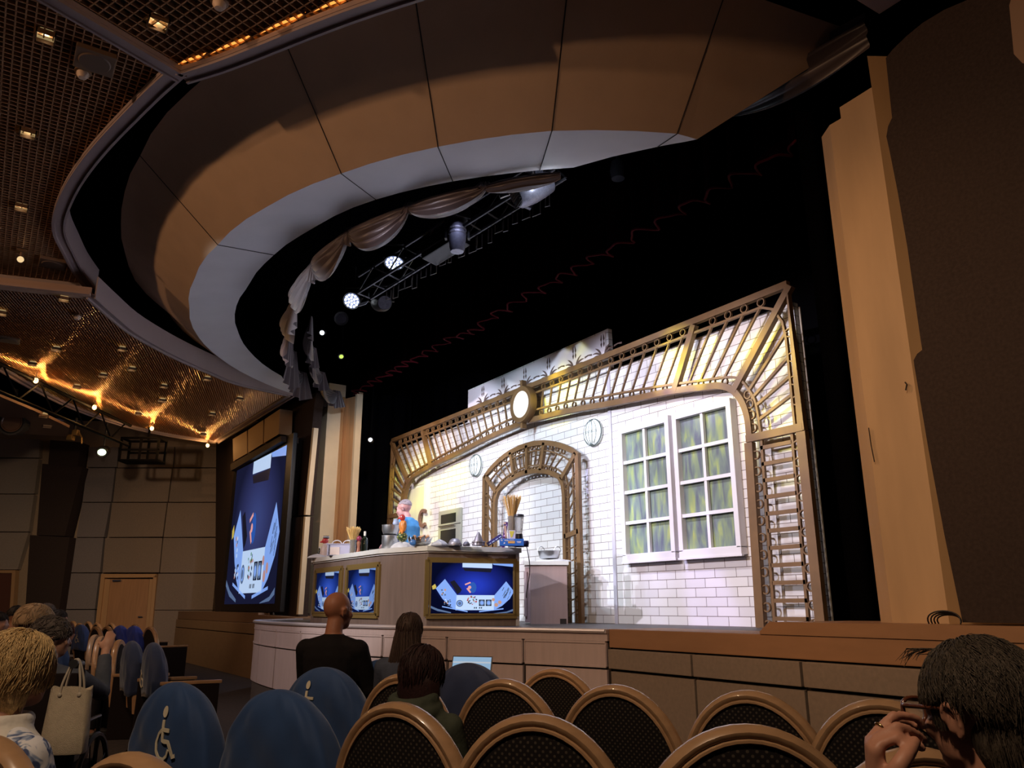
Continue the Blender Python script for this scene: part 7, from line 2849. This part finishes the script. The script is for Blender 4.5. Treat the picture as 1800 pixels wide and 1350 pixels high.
# --- left-hand audience
HBLD = hairmat('golden_blonde_hair', (0.52, 0.36, 0.17), 0.4)
def blonde(mb):
    hair_cap(mb, 0, (0, -0.014, 0.022), (0.094, 0.114, 0.108), 66, 112, 146, n=1500, ln=(0.5, 1.2), wid=0.0020, lift=0.07, seed=21, fall=0.055, curl=0.45)
    secs = []
    for z, w, d, y in ((0.03, 0.084, 0.094, -0.02), (-0.04, 0.086, 0.088, -0.022), (-0.085, 0.076, 0.076, -0.026), (-0.112, 0.060, 0.058, -0.03)):
        secs.append([Vector((w * math.cos(q) * (1 + 0.03 * math.sin(9 * q)), y + d * (math.sin(q) if math.sin(q) < 0 else 0.5 * math.sin(q)), z + 0.012 * math.sin(7 * q))) for q in [2 * PI * k / 30 for k in range(30)]])
    mb.loft(secs)
def floral():
    m = bpy.data.materials.new('blue_white_floral')
    m.use_nodes = True
    nt = m.node_tree
    tc = nt.nodes.new('ShaderNodeTexCoord')
    vo = nt.nodes.new('ShaderNodeTexNoise')
    vo.inputs['Scale'].default_value = 16
    vo.inputs['Distortion'].default_value = 1.5
    cr = nt.nodes.new('ShaderNodeValToRGB')
    cr.color_ramp.elements[0].position, cr.color_ramp.elements[0].color = 0.40, (0.04, 0.06, 0.16, 1)
    cr.color_ramp.elements[1].position, cr.color_ramp.elements[1].color = 0.52, (0.62, 0.62, 0.66, 1)
    x = cr.color_ramp.elements.new(0.46)
    x.color = (0.22, 0.28, 0.42, 1)
    nt.links.new(tc.outputs['Object'], vo.inputs['Vector'])
    nt.links.new(vo.outputs[0], cr.inputs[0])
    b = nt.nodes['Principled BSDF']
    nt.links.new(cr.outputs[0], b.inputs['Base Color'])
    b.inputs['Roughness'].default_value = 0.8
    return m
p = seat_loc(2.44, -1.44)
bw_, bM = person('person with short golden blonde hair in a white quilted vest at the left edge', p, YN, 0.90, SK_L, floral(), DKPANT, (HBLD, blonde), vox=0.010, widen=1.1, hyaw=R(4))
VEST = mat('white_quilted_vest', (0.58, 0.55, 0.50), 0.7, noise=0.05, nscale=6, bump=0.8, bscale=22)
mb = MB()
J0 = seated_joints()
V0 = lambda k: Vector(J0[k])
loft_body(mb, [(V0('pelvis') + Vector((0, 0, 0.04)), 0.19, 0.14), (V0('waist'), 0.185, 0.14), (V0('chest') - Vector((0, 0, 0.06)), 0.20, 0.15), (V0('chest') + Vector((0, 0, 0.03)), 0.205, 0.148), (V0('sh'), 0.195, 0.118), (V0('sh') + Vector((0, 0, 0.035)), 0.13, 0.095), (V0('neck'), 0.088, 0.085)])
pts = [V0('neck') + Vector((0.082 * math.cos(a), 0.078 * math.sin(a), 0.0)) for a in [2 * PI * k / 20 for k in range(20)]]
mb.tube(pts, 0.02, 8, closed=True)
remesh(mb.build('vest', VEST, bw_, local=True, smooth=True), 0.011, 3)

# grey-haired person in a wheelchair, raised hand
HGR = hairmat('grey_brown_hair', (0.10, 0.08, 0.07), 0.5)
def curly(seed, n=420):
    return lambda mb: hair_cap(mb, 0, (0, -0.016, 0.030), (0.092, 0.112, 0.104), 64, 104, 142, n=n, ln=(0.2, 0.5), wid=0.0022, lift=0.10, seed=seed, curl=0.6, fall=0.02)
gp = TA(4.55, -2.53)
wz = 0.0
rzg = yaw_ta(0.97, -0.20)
person('grey-haired person in a blue-grey sweater seated in the wheelchair with a raised hand', (gp.x, gp.y, 0.02), rzg, 0.895, SK_L, cloth('blue_grey_knit', (0.075, 0.085, 0.11)), cloth('beige_trousers', (0.30, 0.22, 0.17)),
       (HGR, curly(31)), vox=0.011, widen=1.08, hyaw=R(-60), armR=((0.27, 0.20, 0.86), (0.24, 0.30, 1.10), (0.1, 0.25, 1.0), (0.25, -1.0, 0.2)))
wc = thing('wheelchair', 'black wheelchair with a push handle holding the tote bag', 'wheelchair', (gp.x, gp.y, 0), rzg)
mb = MB()
for s in (-1, 1):
    mb.tube([(s * 0.24, -0.20, 0.35), (s * 0.24, -0.22, 0.93), (s * 0.24, -0.26, 0.965), (s * 0.24, -0.38, 0.975)], 0.014, 8)
    mb.tube([(s * 0.24, -0.20, 0.38), (s * 0.24, 0.42, 0.38), (s * 0.24, 0.50, 0.10)], 0.012, 8)
    mb.tube([(s * 0.24, -0.18, 0.66), (s * 0.24, 0.22, 0.66), (s * 0.24, 0.24, 0.40)], 0.012, 8)
mb.tube([(-0.24, -0.18, 0.38), (0.24, -0.18, 0.38)], 0.012, 8)
mb.tube([(-0.24, 0.30, 0.38), (0.24, 0.30, 0.38)], 0.012, 8)
mb.build('frame', BLK, wc, local=True, smooth='auto')
for s in (-1, 1):
    mb = MB()
    mb.tube([(s * 0.24, -0.27, 0.967), (s * 0.24, -0.39, 0.976)], 0.022, 10)
    mb.build('push_handle', mat('black_rubber', (0.006, 0.006, 0.007), 0.5), wc, local=True, smooth='auto')
    mb = MB()
    mb.tube([(s * 0.29, 0.30 * math.cos(a), 0.30 + 0.29 * math.sin(a)) for a in [2 * PI * k / 36 for k in range(36)]], 0.014, 6, closed=True)
    for k in range(10):
        a = 2 * PI * k / 10
        mb.tube([(s * 0.29, 0, 0.30), (s * 0.29, 0.29 * math.cos(a), 0.30 + 0.28 * math.sin(a))], 0.003, 4)
    mb.build('wheel', BLK, wc, local=True, smooth='auto')
    mb = MB()
    mb.tube([(s * 0.22, 0.42 + 0.07 * math.cos(a), 0.085 + 0.07 * math.sin(a)) for a in [2 * PI * k / 20 for k in range(20)]], 0.014, 6, closed=True)
    mb.tube([(s * 0.22, 0.42, 0.085), (s * 0.24, 0.42, 0.38)], 0.01, 6)
    mb.build('caster', BLK, wc, local=True, smooth='auto')
mb = MB()
mb.bbox((-0.23, -0.20, 0.385), (0.23, 0.30, 0.43), 0.015)
mb.build('seat', DKFAB, wc, local=True)
mb = MB()
mb.bbox((-0.23, -0.225, 0.45), (0.23, -0.20, 0.92), 0.01)
mb.build('backrest', DKFAB, wc, local=True)
# tote bag on the right handle
hp_ = Matrix.Translation(gp) @ Matrix.Rotation(rzg, 4, 'Z') @ Vector((0.24, -0.355, 0.985))
tb = thing('tote_bag', 'cream canvas tote bag hanging from the wheelchair handle', 'bag', (hp_.x, hp_.y, hp_.z - 0.43), HEAD + R(8))
CANV = mat('cream_canvas', (0.50, 0.42, 0.31), 0.9, noise=0.08, nscale=40, bump=0.5, bscale=260)
mb = MB()
secs = []
for z, w, d in ((0.0, 0.100, 0.045), (0.01, 0.105, 0.05), (0.10, 0.104, 0.05), (0.21, 0.100, 0.04), (0.305, 0.098, 0.03)):
    ring_ = []
    for k in range(36):
        a = 2 * PI * k / 36
        ex = lambda v, e: math.copysign(abs(v) ** e, v)
        ring_.append(Vector((w * ex(math.cos(a), 0.45), d * ex(math.sin(a), 0.55) + 0.006 * math.sin(5 * a + z * 12), z + (0.01 * math.sin(3 * a) if z > 0.3 else 0))))
    secs.append(ring_)
secs.append([Vector((p_.x * 0.95, p_.y * 0.7, 0.295)) for p_ in secs[-1]])
secs.append([Vector((p_.x * 0.9, p_.y * 0.7, 0.02)) for p_ in secs[-2]])
mb.loft(secs)
mb.build('bag_body', CANV, tb, local=True, smooth='auto')
for y in (-0.03, 0.03):
    mb = MB()
    mb.tube(smoothpath([(-0.042, y, 0.27), (-0.038, y * 0.9, 0.33), (-0.01, y * 0.3, 0.428), (0.015, y * 0.3, 0.432), (0.042, y * 0.8, 0.34), (0.050, y, 0.27)], 5), 0.006, 6)
    for x in (-0.042, 0.050):
        mb.lathe([(0.0, 0.006), (0.009, 0.004), (0.009, 0.0)], (x, -0.046 if y < 0 else 0.046, 0.315), 10, axis='y') if False else mb.ell((x, y * 1.15, 0.275), (0.011, 0.006, 0.011), 10, 6)
    mb.build('strap', mat('cream_rope', (0.46, 0.40, 0.32), 0.8), tb, local=True, smooth=True)

# farther heads on the left
HDK = hairmat('black_brown_hair', (0.020, 0.014, 0.012))
HSAND = hairmat('sandy_hair', (0.40, 0.28, 0.17), 0.08)
HAUB = hairmat('reddish_brown_hair', (0.10, 0.035, 0.022), 0.3)
def far_person(label, x, ytop, t, rz, hair, shirt, sk, hyaw=0, hs=1.0, widen=1.0, tall=1.315):
    top = EYE - (ytop - HORIZON) * t / 1440.0
    a = (x - 900) / 1440.0 * t
    S_ = top / tall
    f = Vector((-math.sin(rz), math.cos(rz), 0))
    p = TA(t, a)
    return person(label, (p.x, p.y, 0.0), rz, S_, sk, shirt, DKPANT, hair, vox=0.013, hyaw=hyaw, hs=hs, widen=widen)
RS = yaw_ta(0.35, 0.94)
def beard(mb):
    hair_cap(mb, 0, (0, -0.016, 0.032), (0.084, 0.106, 0.102), 60, 86, 118, n=240, ln=(0.25, 0.5), wid=0.0022, lift=0.05, seed=41)
    mb.ell((0, 0.046, -0.078), (0.050, 0.048, 0.044), 14, 10)
    mb.tube([(-0.064, 0.0, -0.03), (-0.055, 0.03, -0.07), (0, 0.07, -0.095), (0.055, 0.03, -0.07), (0.064, 0.0, -0.03)], [0.01, 0.02, 0.026, 0.02, 0.01], 10)
far_person('sandy-haired person with a pale balding head behind the grey-haired one', 68, 1073, 6.6, yaw_ta(0.6, 0.8), (HSAND, lambda mb: hair_cap(mb, 0, (0, -0.018, 0.03), (0.098, 0.118, 0.106), 64, 96, 124, n=300, ln=(0.2, 0.5), wid=0.002, lift=0.03, seed=44)), cloth('dim_taupe_top', (0.12, 0.09, 0.08)), SK_L, hs=1.35, widen=1.15)
far_person('bearded person with black hair in a black and white patterned shirt on the far left', 33, 1066, 9.3, RS, (HDK, beard), mat('black_white_pattern', (0.02, 0.02, 0.02), 0.8) if False else floral(), SK_T, hyaw=R(10))
far_person('person at the left picture edge resting a hand near the chin', 1, 1075, 8.6, RS, (HDK, SHORT(45)), cloth('black_jacket', (0.02, 0.018, 0.018)), SK_L)
far_person('person with short grey hair and a ruddy face, farthest back on the left', 84, 1061, 10.4, RS, (HGR, SHORT(46)), cloth('brown_shirt', (0.08, 0.045, 0.035)), SK_D)
far_person('person with dark hair pulled back and pale face in front of the dark pylon', 106, 1071.5, 9.6, RS, (HDK, SHORT(47)), cloth('grey_top', (0.06, 0.055, 0.055)), SK_L)
far_person('person with reddish brown hair in front of the small blue cover', 120, 1092, 8.4, RS, (HAUB, bob(48)), cloth('dim_blue_shirt', (0.05, 0.08, 0.16)), SK_T)

# --- foreground person with glasses and a hand at the mouth
FGt, FGa = 1.42, 0.785
rzf = HEAD + R(20)
HFG = hairmat('dark_ash_hair', (0.060, 0.045, 0.032), 0.6)
fgS = 0.905
fl = TA(FGt, FGa)
def fg_hair(mb):
    hair_cap(mb, 0, (0, -0.018, 0.030), (0.093, 0.113, 0.106), 60, 80, 146, n=3600, ln=(0.25, 0.6), wid=0.0009, lift=0.05, seed=61, curl=0.22, fall=0.012)
    mb.ell((0, -0.058, -0.040), (0.068, 0.060, 0.075), 18, 12)
    rr = random.Random(15)
    for i in range(500):
        a = rr.uniform(R(185), R(355))
        z0 = rr.uniform(-0.07, 0.03)
        pts = [(0.070 * math.cos(a), -0.058 + 0.062 * math.sin(a), z0), (0.068 * math.cos(a), -0.058 + 0.064 * math.sin(a), z0 - 0.025), (0.058 * math.cos(a), -0.058 + 0.058 * math.sin(a), z0 - 0.05)]
        mb.tube(pts, [0.0009, 0.0009, 0.0003], 3, caps=False)
    rr = random.Random(5)
    for i in range(36):            # wisps over the brow and the sideburn
        a = rr.uniform(R(40), R(140))
        x0 = 0.075 * math.cos(a)
        pts = [(x0, 0.05, 0.118), (x0 * 1.1, 0.080, 0.108 + 0.012 * rr.random()), (x0 * 1.12 + 0.01 * rr.uniform(-1, 1), 0.098 + 0.012 * rr.random(), 0.080 + 0.03 * rr.random())]
        mb.tube(pts, [0.0011, 0.001, 0.0003], 3, caps=False)
    for s in (-1, 1):
        for i in range(120):
            y = rr.uniform(0.0, 0.030)
            pts = [(s * 0.080, y, 0.05), (s * 0.078, y + 0.004, 0.01), (s * 0.071, y + 0.006, -0.012 - 0.015 * rr.random())]
            mb.tube(pts, [0.0014, 0.0013, 0.0004], 3, caps=False)
invF = (Matrix.Translation((fl.x, fl.y, 0)) @ Matrix.Rotation(rzf, 4, 'Z') @ Matrix.Scale(fgS, 4)).inverted()
def L_(x, y, t):
    return invF @ onT(x, y, t)
wristF = L_(1544, 1394, 1.268)
elbowF = L_(1600, 1640, 1.22)
def fg_hand(mb, V, M):
    k = 1 / fgS
    t0 = 1.255
    kn = [L_(1537, 1291, 1.295), L_(1532, 1297, 1.278), L_(1534, 1304, 1.262), L_(1541, 1313, 1.248)]     # little..index knuckles
    # palm
    for q, r0 in zip(kn, (0.011, 0.012, 0.0125, 0.012)):
        mb.tube([wristF, wristF.lerp(q, 0.5), q], [0.019 * k, 0.0135 * k, r0 * 0.9 * k], 12)
    chains = [
        [kn[0], L_(1562, 1270, 1.305), L_(1594, 1268, 1.312), L_(1612, 1278, 1.31)],
        [kn[1], L_(1571, 1260, 1.285), L_(1610, 1263, 1.292), L_(1622, 1277, 1.295)],
        [kn[2], L_(1577, 1279, 1.262), L_(1610, 1290, 1.272), L_(1624, 1301, 1.278)],
        [kn[3], L_(1577, 1299, 1.246), L_(1604, 1308, 1.258), L_(1621, 1316, 1.266)]]
    for c, r0 in zip(chains, (0.0072, 0.0080, 0.0084, 0.0080)):
        mb.tube(smoothpath(c, 4), [r0 * k * (1 - 0.28 * i / 12) for i in range(13)], 10)
        mb.ell(c[-1], (r0 * 0.75 * k,) * 3, 10, 8)
        mb.ell(c[1], (r0 * 1.12 * k,) * 3, 10, 8)
    th_ = [L_(1562, 1378, 1.240), L_(1581, 1346, 1.226), L_(1598, 1320, 1.234), L_(1608, 1304, 1.248)]
    mb.tube(smoothpath(th_, 4), [0.0150 * k - 0.0062 * k * i / 12 for i in range(13)], 10)
    mb.ell(th_[-1], (0.0088 * k,) * 3, 10, 8)
fg, fM = person('person with short ash-brown hair and tortoiseshell glasses at the right edge, hand at the mouth', fl, rzf, fgS, skin('warm_lit_skin', (0.42, 0.20, 0.13)), cloth('black_shirt', (0.010, 0.009, 0.010)), DKPANT,
        (HFG, fg_hair), vox=0.0048, hands=False, armL=(elbowF, wristF, (0, 0, 1), (0, -1, 0)), extra=fg_hand, hyaw=R(0), hpitch=R(-4))
# glasses and ring are worn things of their own
TORT = mat('tortoiseshell', (0.10, 0.030, 0.015), 0.25, coat=0.4)
Mw = Matrix.Translation((fl.x, fl.y, 0)) @ Matrix.Rotation(rzf, 4, 'Z') @ Matrix.Scale(fgS, 4) @ fM
gpos = Mw @ Vector((0, 0.11, 0.0))
gls = thing('eyeglasses', 'thick tortoiseshell glasses worn by the person at the right edge', 'glasses', gpos)
mb = MB()
mb.at(Mw)
for s in (-1, 1):
    ring_ = []
    for k in range(20):
        a = 2 * PI * k / 20
        ex = lambda v, e: math.copysign(abs(v) ** e, v)
        ring_.append((s * 0.036 + 0.028 * ex(math.cos(a), 0.7), 0.116 - 0.010 * abs(0.036 + 0.028 * math.cos(a) * s) * 8 * 0.3, 0.004 + 0.024 * ex(math.sin(a), 0.7)))
    mb.tube(ring_, 0.0042, 8, closed=True)
mb.tube([(-0.009, 0.117, 0.012), (0, 0.119, 0.015), (0.009, 0.117, 0.012)], 0.004, 8)
mb.build('frame', TORT, gls, smooth=True)
for s in (-1, 1):
    mb = MB()
    mb.at(Mw)
    mb.tube([(s * 0.064, 0.110, 0.016), (s * 0.076, 0.095, 0.016), (s * 0.081, 0.02, 0.014), (s * 0.084, -0.012, 0.012), (s * 0.082, -0.03, -0.012)], [0.0052, 0.005, 0.0036, 0.003, 0.0025], 8)
    mb.build('temple_arm', TORT, gls, smooth=True)
    mb = MB()
    mb.at(Mw)
    mb.ell((s * 0.036, 0.1145, 0.004), (0.026, 0.0012, 0.022), 16, 8)
    mb.build('lens', mat('clear_lens', (0.9, 0.9, 0.9), 0.05, alpha=0.12), gls, smooth=True)
c0, c1 = onT(1532, 1297, 1.278), onT(1571, 1260, 1.285)
rp = c0.lerp(c1, 0.42)
dd = (c1 - c0).normalized()
rg = MB()
rg.at(orient(rp, dd))
rg.tube([(0.0098 * math.cos(a), 0.0098 * math.sin(a), 0) for a in [2 * PI * k / 24 for k in range(24)]], 0.0017, 6, closed=True)
tag(rg.build('finger_ring', mat('gold', (0.75, 0.50, 0.20), 0.2, metal=1.0), None, smooth=True), 'thin gold ring on the raised hand at the right edge', 'ring')
